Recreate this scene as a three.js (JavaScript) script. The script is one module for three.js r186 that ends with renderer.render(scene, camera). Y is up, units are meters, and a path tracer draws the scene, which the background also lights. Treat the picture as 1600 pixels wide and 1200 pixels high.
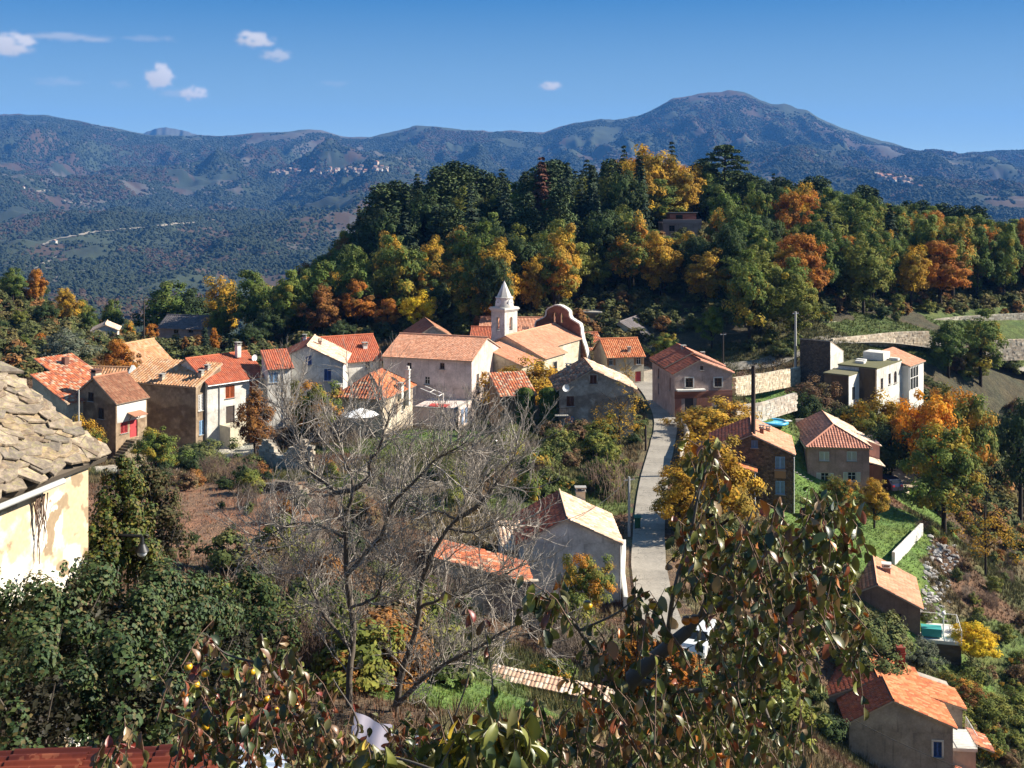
import * as THREE from 'three';
import { mergeGeometries } from 'three/addons/utils/BufferGeometryUtils.js';

// ---------- camera, sky, sun, exposure ----------
const F = 1900, HZ = 260, CX = 800;                 // focal length, eye level and centre in photograph pixels
const scene = new THREE.Scene();
const camera = new THREE.PerspectiveCamera(2 * Math.atan(600 / F) * 180 / Math.PI, 4 / 3, 0.5, 30000);
camera.position.set(0, 0, 0);                        // the eye is the origin; y is metres above the eye
camera.setViewOffset(1600, 1200, 0, 600 - HZ, 1600, 1200);   // level camera, lens shifted down
camera.updateProjectionMatrix();
const renderer = new THREE.WebGLRenderer({ antialias: true });
renderer.setSize(1024, 768);
renderer.toneMapping = THREE.LinearToneMapping;
const EXPO = 2.25;
renderer.toneMappingExposure = EXPO;
renderer.shadowMap.enabled = true;
const SUN_EL = 33 * Math.PI / 180, SUN_AZ = 4 * Math.PI / 180;   // from the right, a little beyond the village
const sunDir = new THREE.Vector3(Math.cos(SUN_EL) * Math.cos(SUN_AZ), Math.sin(SUN_EL), -Math.cos(SUN_EL) * Math.sin(SUN_AZ));
const sun = new THREE.DirectionalLight(new THREE.Color(1, 0.915, 0.775), 5.0);
sun.position.copy(sunDir).multiplyScalar(400).add(new THREE.Vector3(0, -30, -150));
sun.target.position.set(0, -30, -150);
sun.castShadow = true;
Object.assign(sun.shadow.camera, { left: -220, right: 220, top: 220, bottom: -220, near: 1, far: 900 });
sun.shadow.mapSize.set(4096, 4096);
scene.add(sun, sun.target);

// ---------- random numbers and noise ----------
function RNG(seed) { let s = seed >>> 0; return () => { s = (s + 0x6D2B79F5) >>> 0; let t = s; t = Math.imul(t ^ t >>> 15, t | 1); t ^= t + Math.imul(t ^ t >>> 7, t | 61); return ((t ^ t >>> 14) >>> 0) / 4294967296; }; }
const hash2 = (x, y) => { let h = Math.imul(x | 0, 374761393) + Math.imul(y | 0, 668265263) | 0; h = Math.imul(h ^ h >>> 13, 1274126177); return ((h ^ h >>> 16) >>> 0) / 4294967296; };
function noise(x, y) { const xi = Math.floor(x), yi = Math.floor(y); let u = x - xi, v = y - yi; u = u * u * (3 - 2 * u); v = v * v * (3 - 2 * v); const a = hash2(xi, yi), b = hash2(xi + 1, yi), c = hash2(xi, yi + 1), d = hash2(xi + 1, yi + 1); return a + (b - a) * u + (c - a) * v + (a - b - c + d) * u * v; }
function fbm(x, y, o = 4) { let s = 0, a = 0.5, n = 0; for (let i = 0; i < o; i++) { s += a * noise(x, y); n += a; a *= 0.5; x = x * 2.03 + 17.1; y = y * 2.03 + 9.7; } return s / n; }
function ridged(x, y, o = 4) { let s = 0, a = 0.5, n = 0; for (let i = 0; i < o; i++) { s += a * (1 - Math.abs(2 * noise(x, y) - 1)); n += a; a *= 0.5; x = x * 2.07 + 31.1; y = y * 2.07 + 5.7; } return s / n; }
const clamp = (x, a, b) => Math.min(b, Math.max(a, x)), mix = (a, b, t) => a + (b - a) * t, sst = (a, b, x) => { const t = clamp((x - a) / (b - a), 0, 1); return t * t * (3 - 2 * t); };
function table(t, x) { if (x <= t[0][0]) return t[0][1]; for (let i = 1; i < t.length; i++) if (x <= t[i][0]) return mix(t[i - 1][1], t[i][1], (x - t[i - 1][0]) / (t[i][0] - t[i - 1][0])); return t[t.length - 1][1]; }
const V = (x, y, z) => new THREE.Vector3(x, y, z);
const at = (px, py, D) => V((px - CX) * D / F, -(py - HZ) * D / F, -D);   // a point of the place, from where it shows and how far away it is
const deg = Math.PI / 180;

// ---------- sky: clear autumn air with a few small fair-weather clouds ----------
{
  const W = 4096, Hh = 2048, px = new Float32Array(W * Hh * 4);
  const clouds = [];                                 // azimuth (0 = view axis, to the right), elevation, half width, half height (degrees), strength, wispiness, seed
  const put = (x, y, w, h, s, wi, seed) => { const az = Math.atan((x - CX) / F), el = Math.atan((HZ - y) / F * Math.cos(az)); clouds.push([az / deg, el / deg, w * 0.72 / F / deg, h * 0.72 / F / deg, s, wi, seed]); };
  put(18, 70, 46, 24, 1.0, 0.4, 1); put(110, 59, 80, 9, 0.45, 1.6, 2); put(235, 61, 55, 6, 0.24, 1.6, 12); put(398, 64, 38, 18, 0.95, 0.5, 3); put(432, 88, 30, 13, 0.6, 0.8, 4);
  put(250, 124, 27, 27, 1.4, 0.25, 5); put(304, 149, 27, 15, 1.3, 0.3, 6); put(862, 135, 26, 9, 0.95, 0.6, 7); put(92, 128, 50, 9, 0.2, 1.2, 8); put(520, 131, 40, 6, 0.16, 1.2, 9); put(190, 133, 24, 8, 0.15, 1, 11); put(275, 146, 34, 10, 0.25, 1, 13);
  const r = RNG(71);
  for (let i = 0; i < 150; i++) { const az = -180 + 360 * r(); if (Math.abs(az) < 25) { r(); continue; } clouds.push([az, 2 + 9 * r(), 0.5 + 1.6 * r(), 0.2 + 0.6 * r(), 0.3 + 0.9 * r(), 0.3 + r(), 20 + i]); }
  const cells = new Map();
  clouds.forEach(c => { for (let a = Math.floor((c[0] - 2.2 * c[2]) / 4); a <= Math.floor((c[0] + 2.2 * c[2]) / 4); a++) { if (!cells.has(a)) cells.set(a, []); cells.get(a).push(c); } });
  const zen = [0.120, 0.235, 0.420], mid = [0.058, 0.260, 0.605], low = [0.475, 0.730, 0.900];
  const gl = [0.03, 0.025, 0.02], cl = [0.80, 0.80, 0.87], row = [0, 0, 0];
  for (let j = 0; j < Hh; j++) {
    const el = ((j + 0.5) / Hh - 0.5) * 180, e = Math.max(el, 0), ce = Math.cos(e * deg), dy = Math.sin(e * deg);
    const t1 = 1 - Math.pow(clamp((e - 0.8) / 7.4, 0, 1), 0.72), t2 = Math.exp(-Math.max(0, e - 8) / 30);
    for (let n = 0; n < 3; n++) row[n] = mix(mix(zen[n], mid[n], t2), low[n], t1);
    if (el < -0.5) { for (let i = 0; i < W; i++) { const k = (j * W + i) * 4; px[k] = row[0] / EXPO; px[k + 1] = row[1] / EXPO; px[k + 2] = row[2] / EXPO; px[k + 3] = 1; } continue; }
    for (let i = 0; i < W; i++) {
      const th = ((i + 0.5) / W - 0.5) * 2 * Math.PI, k = (j * W + i) * 4, dx = ce * Math.cos(th), dz = ce * Math.sin(th);      // th = atan2(z, x)
      const mu = dx * sunDir.x + dy * sunDir.y + dz * sunDir.z, glow = 0.10 + 0.9 * Math.pow(Math.max(0, mu), 12) + 0.25 * mu * mu, sc = 0.93 + 0.35 * (glow - 0.15);
      for (let n = 0; n < 3; n++) px[k + n] = row[n] * sc + glow * gl[n];
      if (el > 0.3 && el < 14) {
        const az = Math.atan2(dx, -dz) / deg, list = cells.get(Math.floor(az / 4));
        if (list) for (const q of list) {
          const u = (az - q[0]) / q[2], v = (el - q[1]) / q[3];
          if (u * u + v * v > 5) continue;
          const n = fbm(u * 2.3 + q[6] * 13.7, v * (2.1 + q[5]) + q[6] * 7.3, 6), base = v < 0 ? v * 1.25 : v * 0.92;
          const a = clamp(sst(0.34, 0.82, (n * 2.2 - 0.05) * Math.exp(-(u * u + base * base) * 0.8)) * q[4], 0, 0.96), top = 0.82 + 0.18 * clamp(v * 0.6 + u * 0.3 + 0.4, 0, 1);
          for (let m = 0; m < 3; m++) px[k + m] = mix(px[k + m], cl[m] * top, a);
        }
      }
      px[k] /= EXPO; px[k + 1] /= EXPO; px[k + 2] /= EXPO; px[k + 3] = 1;
    }
  }
  const sky = new THREE.DataTexture(px, W, Hh, THREE.RGBAFormat, THREE.FloatType);
  sky.mapping = THREE.EquirectangularReflectionMapping; sky.magFilter = sky.minFilter = THREE.LinearFilter; sky.needsUpdate = true;
  scene.background = sky; scene.environment = sky;
}
scene.fog = new THREE.FogExp2(new THREE.Color(0.11, 0.38, 1.0), 0.000066);

// ---------- shared helpers ----------
const taken = {};
function numbered(n) { taken[n] = (taken[n] ?? -1) + 1; return taken[n] ? n + '_' + String(taken[n]).padStart(3, '0') : n; }
function tag(o, label, category, group, kind) { o.userData.label = label; if (category) o.userData.category = category; if (group) o.userData.group = group; if (kind) o.userData.kind = kind; return o; }
function root(name, label, category, group, pos) { const g = new THREE.Group(); g.name = numbered(name); tag(g, label, category, group); if (pos) g.position.copy(pos); scene.add(g); return g; }
function mesh(name, geo, mat, parent, kind) { const m = new THREE.Mesh(geo, mat); m.name = parent === scene ? numbered(name) : name; m.castShadow = m.receiveShadow = true; if (kind) m.userData.kind = kind; parent.add(m); return m; }
function structure(name, geo, mat, label) { const m = mesh(name, geo, mat, scene, 'structure'); if (label) m.userData.label = label; return m; }
function geoFrom(pos, idx, col, uv) { const g = new THREE.BufferGeometry(); g.setAttribute('position', new THREE.Float32BufferAttribute(pos, 3)); if (col) g.setAttribute('color', new THREE.Float32BufferAttribute(col, 3)); if (uv) g.setAttribute('uv', new THREE.Float32BufferAttribute(uv, 2)); if (idx) g.setIndex(idx); g.computeVertexNormals(); return g; }
const rgb = (r, g, b) => new THREE.Color().setRGB(r, g, b);

// tiling grain: small textures of matter (plaster, stone, soil), uv in metres
function grainTexture(size, fn, srgb) {
  const d = new Uint8Array(size * size * 4);
  for (let y = 0; y < size; y++) for (let x = 0; x < size; x++) { const c = fn(x / size, y / size), k = (y * size + x) * 4; d[k] = clamp(c[0], 0, 1) * 255; d[k + 1] = clamp(c[1], 0, 1) * 255; d[k + 2] = clamp(c[2], 0, 1) * 255; d[k + 3] = 255; }
  const t = new THREE.DataTexture(d, size, size); t.magFilter = THREE.LinearFilter; t.minFilter = THREE.LinearMipmapLinearFilter; t.wrapS = t.wrapT = THREE.RepeatWrapping; t.generateMipmaps = true; if (srgb) t.colorSpace = THREE.SRGBColorSpace; t.needsUpdate = true; return t;
}
// noise that repeats with period n
function pnoise(x, y, n) { const w = (a) => ((a % n) + n) % n; const xi = Math.floor(x), yi = Math.floor(y); let u = x - xi, v = y - yi; u = u * u * (3 - 2 * u); v = v * v * (3 - 2 * v); const a = hash2(w(xi), w(yi)), b = hash2(w(xi + 1), w(yi)), c = hash2(w(xi), w(yi + 1)), d = hash2(w(xi + 1), w(yi + 1)); return a + (b - a) * u + (c - a) * v + (a - b - c + d) * u * v; }
function pfbm(u, v, n, o) { let s = 0, a = 0.5, t = 0; for (let i = 0; i < o; i++) { s += a * pnoise(u * n, v * n, n); t += a; a *= 0.5; n *= 2; } return s / t; }
const repeatOf = (t, x, y = x) => { const c = t.clone(); c.repeat.set(x, y); c.needsUpdate = true; return c; };
// ---------- the near terrain: a smooth surface through measured ground points ----------
const groundPts = [];
const gp = (px, py, D) => groundPts.push([(px - CX) * D / F, D, -(py - HZ) * D / F]);
[[-40, 0, -2.5], [0, 0, -3], [40, 0, -4], [-40, -30, 3], [0, -30, 3], [40, -30, 2], [-15, 10, -8], [0, 10, -8.5], [15, 10, -9.5], [-20, 22, -11.5], [-8, 22, -12.5], [4, 22, -14], [18, 24, -16], [40, 20, -15],
  [-32, 45, -17], [-12, 45, -19], [-4, 46, -20.6], [8, 45, -22.5], [22, 48, -28], [40, 45, -30], [-60, 45, -14], [-60, 80, -21], [70, 60, -40], [110, 60, -46], [5, 64, -28.5], [20, 62, -33], [30, 75, -42],
  [120, 110, -56], [110, 150, -52], [-90, 120, -27], [-110, 180, -26], [-95, 230, -24], [-120, 260, -30], [-75, 230, -34], [-150, 330, -70],
  [-60, 300, -66], [-20, 340, -52], [20, 350, -46], [80, 350, -48], [140, 340, -58], [170, 260, -42], [-60, 260, -40], [-40, 240, -35],
  [200, 200, -46], [180, 150, -58], [210, 320, -62]].forEach(p => groundPts.push(p));
[[700, 672, 152], [300, 712, 140], [385, 700, 143], [180, 722, 132], [90, 700, 138], [480, 640, 150], [600, 680, 140], [330, 790, 98], [300, 850, 82], [390, 900, 66], [450, 800, 92], [560, 760, 108], [620, 720, 122], [700, 760, 108], [560, 900, 72], [250, 760, 108],
  [1005, 598, 178], [1035, 650, 150], [1022, 745, 122], [1018, 820, 106], [1005, 960, 84], [1075, 1015, 77], [900, 700, 134], [860, 665, 140], [800, 690, 135], [800, 760, 115], [900, 970, 84], [800, 1015, 76], [850, 880, 94],
  [960, 590, 178], [800, 600, 175], [1150, 613, 160], [1255, 592, 176], [1190, 640, 152], [1240, 655, 148], [1130, 660, 146], [1300, 615, 172], [1380, 632, 170], [1455, 610, 182], [1200, 575, 182], [1120, 575, 184],
  [1240, 797, 122], [1150, 775, 122], [1310, 762, 145], [1390, 752, 150], [1430, 730, 158], [1300, 700, 160], [1360, 850, 122], [1440, 800, 136], [1395, 890, 115], [1400, 995, 107], [1455, 1003, 108], [1500, 930, 118],
  [1380, 1235, 88], [1500, 1230, 92], [1300, 1180, 88], [1530, 1045, 112], [1580, 1150, 100], [1550, 900, 142], [1590, 800, 172], [1590, 700, 196], [1480, 700, 176], [1590, 620, 214], [1500, 600, 200],
  [1500, 545, 205], [1590, 548, 214], [1380, 545, 200], [1590, 500, 232], [1400, 505, 215], [1280, 520, 196], [1500, 480, 235],
  [1262, 764, 144], [1356, 764, 144], [1250, 778, 137], [1340, 990, 104], [1400, 1003, 105],
  [870, 540, 190], [700, 560, 182], [560, 560, 180], [430, 560, 185], [290, 545, 205], [145, 545, 195], [160, 580, 172], [60, 575, 165],
  [1000, 540, 195], [1060, 500, 205], [1060, 365, 255], [1000, 365, 275], [880, 395, 262], [700, 395, 262], [1180, 370, 275], [1300, 395, 272], [1450, 420, 275], [1590, 430, 285], [600, 430, 255], [500, 480, 245],
  [800, 440, 228], [950, 440, 225], [1150, 430, 228], [1300, 450, 232], [1450, 450, 250], [650, 470, 222]].forEach(p => gp(...p));
const roadLine = [[1085, 1030, 75], [1050, 1000, 79.5], [1022, 930, 88], [1014, 880, 95], [1014, 830, 103], [1018, 780, 113], [1026, 730, 125], [1036, 690, 137], [1040, 660, 147], [1030, 632, 158], [1018, 612, 168], [1004, 598, 177]].map(p => at(...p));
const tps = (() => {
  const n = groundPts.length, S = 60, ph = r2 => r2 < 1e-12 ? 0 : 0.5 * r2 * Math.log(r2), N = n + 3;
  const A = Array.from({ length: N }, () => new Float64Array(N + 1));
  for (let i = 0; i < n; i++) {
    const [x, d, h] = groundPts[i];
    for (let j = 0; j < n; j++) { const a = (x - groundPts[j][0]) / S, b = (d - groundPts[j][1]) / S; A[i][j] = ph(a * a + b * b); }
    A[i][i] += 0.012; A[i][n] = 1; A[i][n + 1] = x / S; A[i][n + 2] = d / S; A[n][i] = 1; A[n + 1][i] = x / S; A[n + 2][i] = d / S; A[i][N] = h;
  }
  for (let c = 0; c < N; c++) {
    let p = c; for (let r = c + 1; r < N; r++) if (Math.abs(A[r][c]) > Math.abs(A[p][c])) p = r;
    [A[c], A[p]] = [A[p], A[c]];
    for (let r = c + 1; r < N; r++) { const f = A[r][c] / A[c][c]; if (f) for (let k = c; k <= N; k++) A[r][k] -= f * A[c][k]; }
  }
  const w = new Float64Array(N);
  for (let r = N - 1; r >= 0; r--) { let s = A[r][N]; for (let k = r + 1; k < N; k++) s -= A[r][k] * w[k]; w[r] = s / A[r][r]; }
  return (x, d) => { let s = w[n] + w[n + 1] * x / S + w[n + 2] * d / S; for (let j = 0; j < n; j++) { const a = (x - groundPts[j][0]) / S, b = (d - groundPts[j][1]) / S; s += w[j] * ph(a * a + b * b); } return s; };
})();
// far terrain: valley and mountains, from their profile rows
const ridge = [[-600, 215], [-300, 190], [0, 178], [30, 177], [75, 181], [150, 193], [200, 204], [232, 209], [310, 208], [350, 211], [410, 205], [470, 202], [500, 203], [535, 213], [580, 212], [612, 205], [650, 193], [690, 197], [722, 200], [760, 204], [800, 201], [850, 205], [900, 193], [940, 186], [962, 187], [1000, 180], [1030, 168], [1055, 155], [1090, 147], [1140, 142], [1165, 147], [1190, 158], [1205, 163], [1224, 162], [1245, 172], [1262, 173], [1285, 187], [1330, 205], [1380, 222], [1430, 236], [1475, 243], [1490, 245], [1520, 238], [1600, 235], [1900, 225], [2300, 240]];
const rowsD = [330, 480, 800, 1200, 1800, 2600, 3400, 4200, 5000, 6000];
const colsX = [-600, 0, 200, 400, 600, 800, 1100, 1400, 1600, 2300];
const rowsY = [   // photograph row of the slope at each distance, per column
  [640, 640, 620, 560, 545, 545, 540, 545, 560, 600], [640, 620, 600, 580, 570, 570, 560, 560, 580, 640], [545, 540, 528, 520, 515, 515, 510, 500, 510, 560], [480, 478, 486, 482, 478, 475, 470, 450, 455, 480],
  [425, 420, 432, 430, 425, 420, 415, 395, 400, 410], [365, 358, 362, 365, 360, 355, 350, 335, 340, 345], [318, 312, 312, 318, 308, 305, 305, 296, 305, 310], [282, 278, 276, 280, 275, 270, 270, 272, 285, 285], [240, 236, 246, 247, 246, 240, 225, 262, 268, 268]];
function farY(px, D) {
  const ry = table(ridge, px);
  let ci = 0; while (ci < colsX.length - 2 && px > colsX[ci + 1]) ci++;
  const cu = clamp((px - colsX[ci]) / (colsX[ci + 1] - colsX[ci]), 0, 1), cs = cu * cu * (3 - 2 * cu);
  const row = i => i >= rowsD.length - 1 ? ry : mix(rowsY[i][ci], rowsY[i][ci + 1], cs);
  if (D >= 6000) return ry + (D - 6000) / 6000 * 120;
  let ri = 0; while (ri < rowsD.length - 2 && D > rowsD[ri + 1]) ri++;
  const u = clamp((D - rowsD[ri]) / (rowsD[ri + 1] - rowsD[ri]), 0, 1);
  const p0 = row(Math.max(0, ri - 1)), p1 = row(ri), p2 = row(ri + 1), p3 = row(Math.min(rowsD.length - 1, ri + 2));
  const m1 = ri ? (p2 - p0) * 0.42 : p2 - p1, m2 = (p3 - p1) * 0.42, u2 = u * u, u3 = u2 * u;
  return (2 * u3 - 3 * u2 + 1) * p1 + (u3 - 2 * u2 + u) * m1 + (-2 * u3 + 3 * u2) * p2 + (u3 - u2) * m2;
}
function farH(x, d) {
  const px = CX + x / d * F, base = -(farY(px, d) - HZ) * d / F;
  const fade = sst(480, 1100, d) * (1 - 0.93 * sst(4900, 5900, d)), amp = 16 + d * 0.0175;
  const wx = x + 260 * (fbm(x / 900, d / 900 + 7, 3) - 0.5), wd = d + 260 * (fbm(x / 900 + 40, d / 900, 3) - 0.5);
  const spur = ridged(wx / 760 + 3, wd / 1300, 5) - 0.62, lump = fbm(wx / 300, wd / 420, 4) - 0.5;
  const high = sst(4200, 5300, d), crest = (ridged(wx / 260 + 9, wd / 1400, 3) - 0.6) * 330 * high * fade * sst(8, 60, farY(px, 5000) - table(ridge, px));
  const small = (fbm(x / 70, d / 90, 3) - 0.5) * (6 + d * 0.0016);
  return base + fade * (spur * amp * 2.7 + lump * amp * 1.5) + crest + fade * (ridged(wx / 150 + 2, wd / 210, 4) - 0.6) * (10 + d * 0.0065) + small * sst(480, 900, d) * (d > 5900 ? 0.8 : 1);
}
const far0 = 330, far1 = 470;
function groundRaw(x, d) {
  if (d > far1) return farH(x, d);
  const n = tps(x, d) + (fbm(x / 9 + 50, d / 9, 3) - 0.5) * 0.9 * sst(8, 40, d);
  if (d < far0) return n;
  const t = sst(far0, far1, d); return mix(n, farH(x, d), t);
}
// the near terrain is tabulated once; everything stands on this table
const G = { x0: -230, d0: -32, s: 1.25, nx: 376, nd: 404 };
G.h = new Float32Array(G.nx * G.nd);
function roadNear(x, d) { let best = 1e9, h = 0; for (let i = 0; i < roadLine.length - 1; i++) { const a = roadLine[i], b = roadLine[i + 1], ex = b.x - a.x, ed = -b.z + a.z, t = clamp(((x - a.x) * ex + (d + a.z) * ed) / (ex * ex + ed * ed), 0, 1), q = Math.hypot(x - a.x - ex * t, d + a.z - ed * t); if (q < best) { best = q; h = mix(a.y, b.y, t); } } return [best, h]; }
for (let j = 0; j < G.nd; j++) for (let i = 0; i < G.nx; i++) {
  const x = G.x0 + i * G.s, d = G.d0 + j * G.s; let h = groundRaw(x, d);
  if (x > 0 && x < 30 && d > 66 && d < 186) { const [q, rh] = roadNear(x, d); if (q < 5) h = mix(rh - 0.12, h, sst(2.6, 5, q)); }
  G.h[j * G.nx + i] = h;
}
function ground(x, d) {
  const u = (x - G.x0) / G.s, v = (d - G.d0) / G.s;
  if (u < 0 || v < 0 || u >= G.nx - 1 || v >= G.nd - 1) return groundRaw(x, d);
  const i = Math.floor(u), j = Math.floor(v), a = u - i, b = v - j, k = j * G.nx + i;
  return (G.h[k] * (1 - a) + G.h[k + 1] * a) * (1 - b) + (G.h[k + G.nx] * (1 - a) + G.h[k + G.nx + 1] * a) * b;
}
// where the line of sight through a photograph point meets the ground
function hit(px, py, d0 = 14, d1 = 460) { const sx = (px - CX) / F, sy = -(py - HZ) / F; let prev = d0; for (let d = d0; d < d1; d += 0.5) { if (ground(sx * d, d) >= sy * d) { let a = prev, b = d; for (let k = 0; k < 8; k++) { const m = (a + b) / 2; ground(sx * m, m) >= sy * m ? b = m : a = m; } return V(sx * b, ground(sx * b, b), -b); } prev = d; } return V(sx * d1, sy * d1, -d1); }
const onGround = (px, D) => { const x = (px - CX) * D / F; return V(x, ground(x, D), -D); };

// what covers the ground where: [photograph x, y, radius m, kind]
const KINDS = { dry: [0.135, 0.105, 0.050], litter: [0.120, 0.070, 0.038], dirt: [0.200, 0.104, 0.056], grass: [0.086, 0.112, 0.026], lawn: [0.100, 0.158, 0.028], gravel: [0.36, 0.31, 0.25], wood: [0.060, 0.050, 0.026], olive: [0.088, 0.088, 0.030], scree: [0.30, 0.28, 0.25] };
const spots = [];
[[330, 800, 12, 'dirt'], [300, 850, 9, 'dirt'], [400, 830, 9, 'dirt'], [380, 770, 8, 'dirt'], [450, 860, 8, 'litter'], [420, 930, 7, 'litter'], [560, 850, 9, 'litter'], [560, 700, 5, 'grass'], [640, 700, 7, 'grass'], [690, 680, 6, 'lawn'], [740, 660, 5, 'grass'], [620, 760, 9, 'grass'], [720, 730, 9, 'olive'], [800, 760, 10, 'grass'], [880, 740, 8, 'olive'], [500, 780, 8, 'litter'], [500, 720, 6, 'litter'],
  [210, 735, 4, 'gravel'], [350, 712, 5, 'gravel'], [300, 722, 5, 'gravel'], [250, 740, 4, 'litter'], [700, 1080, 6, 'lawn'], [660, 1010, 5, 'grass'], [900, 1000, 6, 'litter'], [950, 1000, 4, 'dry'],
  [990, 595, 5, 'gravel'], [1200, 607, 6, 'lawn'], [1240, 603, 5, 'lawn'], [1170, 612, 5, 'lawn'], [1230, 650, 7, 'lawn'], [1200, 660, 6, 'lawn'], [1260, 655, 6, 'lawn'], [1160, 640, 5, 'olive'], [1265, 690, 5, 'grass'], [1260, 760, 6, 'lawn'], [1300, 790, 7, 'lawn'], [1360, 850, 8, 'lawn'], [1340, 820, 7, 'lawn'], [1400, 810, 7, 'lawn'], [1380, 870, 6, 'lawn'], [1290, 830, 6, 'lawn'], [1440, 790, 5, 'lawn'], [1400, 690, 7, 'olive'], [1360, 680, 6, 'olive'], [1410, 735, 4.5, 'gravel'], [1395, 752, 4, 'gravel'], [1425, 728, 3.5, 'gravel'],
  [1500, 870, 6, 'dry'], [1480, 910, 5, 'dry'], [1520, 830, 8, 'dry'], [1560, 900, 12, 'olive'], [1560, 960, 9, 'dry'], [1590, 1010, 7, 'grass'], [1520, 1060, 6, 'lawn'], [1570, 1060, 7, 'grass'], [1580, 1120, 8, 'grass'], [1560, 1160, 7, 'olive'], [1580, 780, 12, 'dry'], [1450, 740, 5, 'grass'], [1470, 780, 5, 'grass'], [1350, 530, 9, 'grass'], [1420, 520, 9, 'grass'], [1300, 525, 9, 'olive'], [1560, 515, 9, 'grass'], [1500, 500, 9, 'grass'], [1590, 490, 9, 'grass'], [1250, 530, 8, 'olive'], [1100, 575, 6, 'olive'], [1150, 560, 5, 'olive']].forEach(([x, y, r, k]) => { const p = hit(x, y); spots.push([p.x, -p.z, r, k]); });
function cover(x, d) {
  const nx = x + 5 * (fbm(x / 4, d / 4, 3) - 0.5), nd = d + 7 * (fbm(x / 4 + 30, d / 4 + 11, 3) - 0.5);
  let best = 0.34, k = 'dry';
  for (const s of spots) { const a = nx - s[0], b = nd - s[1], r2 = (a * a + b * b) / (s[2] * s[2]); if (r2 < 1.6) { const w = Math.exp(-r2); if (w > best) { best = w; k = s[3]; } } }
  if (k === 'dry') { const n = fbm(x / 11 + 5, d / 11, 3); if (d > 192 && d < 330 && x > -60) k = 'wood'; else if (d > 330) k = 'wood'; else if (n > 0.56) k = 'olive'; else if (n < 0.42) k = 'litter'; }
  return k;
}
{
  const N = 1280, x0 = -115, d0 = 20, span = 285, d = new Uint8Array(N * N * 4), s = c => c <= 0.0031308 ? 12.92 * c : 1.055 * Math.pow(c, 1 / 2.4) - 0.055;
  for (let j = 0; j < N; j++) for (let i = 0; i < N; i++) {
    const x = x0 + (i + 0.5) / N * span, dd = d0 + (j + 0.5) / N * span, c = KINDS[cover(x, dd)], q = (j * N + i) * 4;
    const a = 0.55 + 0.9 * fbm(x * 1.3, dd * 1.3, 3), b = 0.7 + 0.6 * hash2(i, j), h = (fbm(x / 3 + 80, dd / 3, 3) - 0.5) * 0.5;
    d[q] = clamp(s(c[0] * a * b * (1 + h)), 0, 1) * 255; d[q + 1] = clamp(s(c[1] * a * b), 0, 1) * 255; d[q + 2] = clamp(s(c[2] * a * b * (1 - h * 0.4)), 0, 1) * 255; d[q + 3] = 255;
  }
  const t = new THREE.DataTexture(d, N, N); t.magFilter = THREE.LinearFilter; t.minFilter = THREE.LinearMipmapLinearFilter; t.generateMipmaps = true; t.wrapS = t.wrapT = THREE.MirroredRepeatWrapping; t.colorSpace = THREE.SRGBColorSpace; t.needsUpdate = true;
  const bump = repeatOf(grainTexture(256, (u, v) => { const n = 0.6 * pfbm(u, v, 16, 4) + 0.4 * pnoise(u * 64, v * 64, 64); return [n, n, n]; }), 70, 70);
  const m = new THREE.MeshStandardMaterial({ map: t, roughness: 1, bumpMap: bump, bumpScale: 0.18 });
  const pos = [], uv = [], idx = [];
  for (let j = 0; j < G.nd; j++) for (let i = 0; i < G.nx; i++) { const x = G.x0 + i * G.s, dd = G.d0 + j * G.s; pos.push(x, G.h[j * G.nx + i], -dd); uv.push((x - x0) / span, (dd - d0) / span); }
  for (let j = 0; j < G.nd - 1; j++) for (let i = 0; i < G.nx - 1; i++) { const a = j * G.nx + i; idx.push(a, a + 1, a + G.nx, a + 1, a + G.nx + 1, a + G.nx); }
  structure('ground', geoFrom(pos, idx, null, uv), m, 'hillside of soil, grass and fallen leaves under the village');
}
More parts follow.
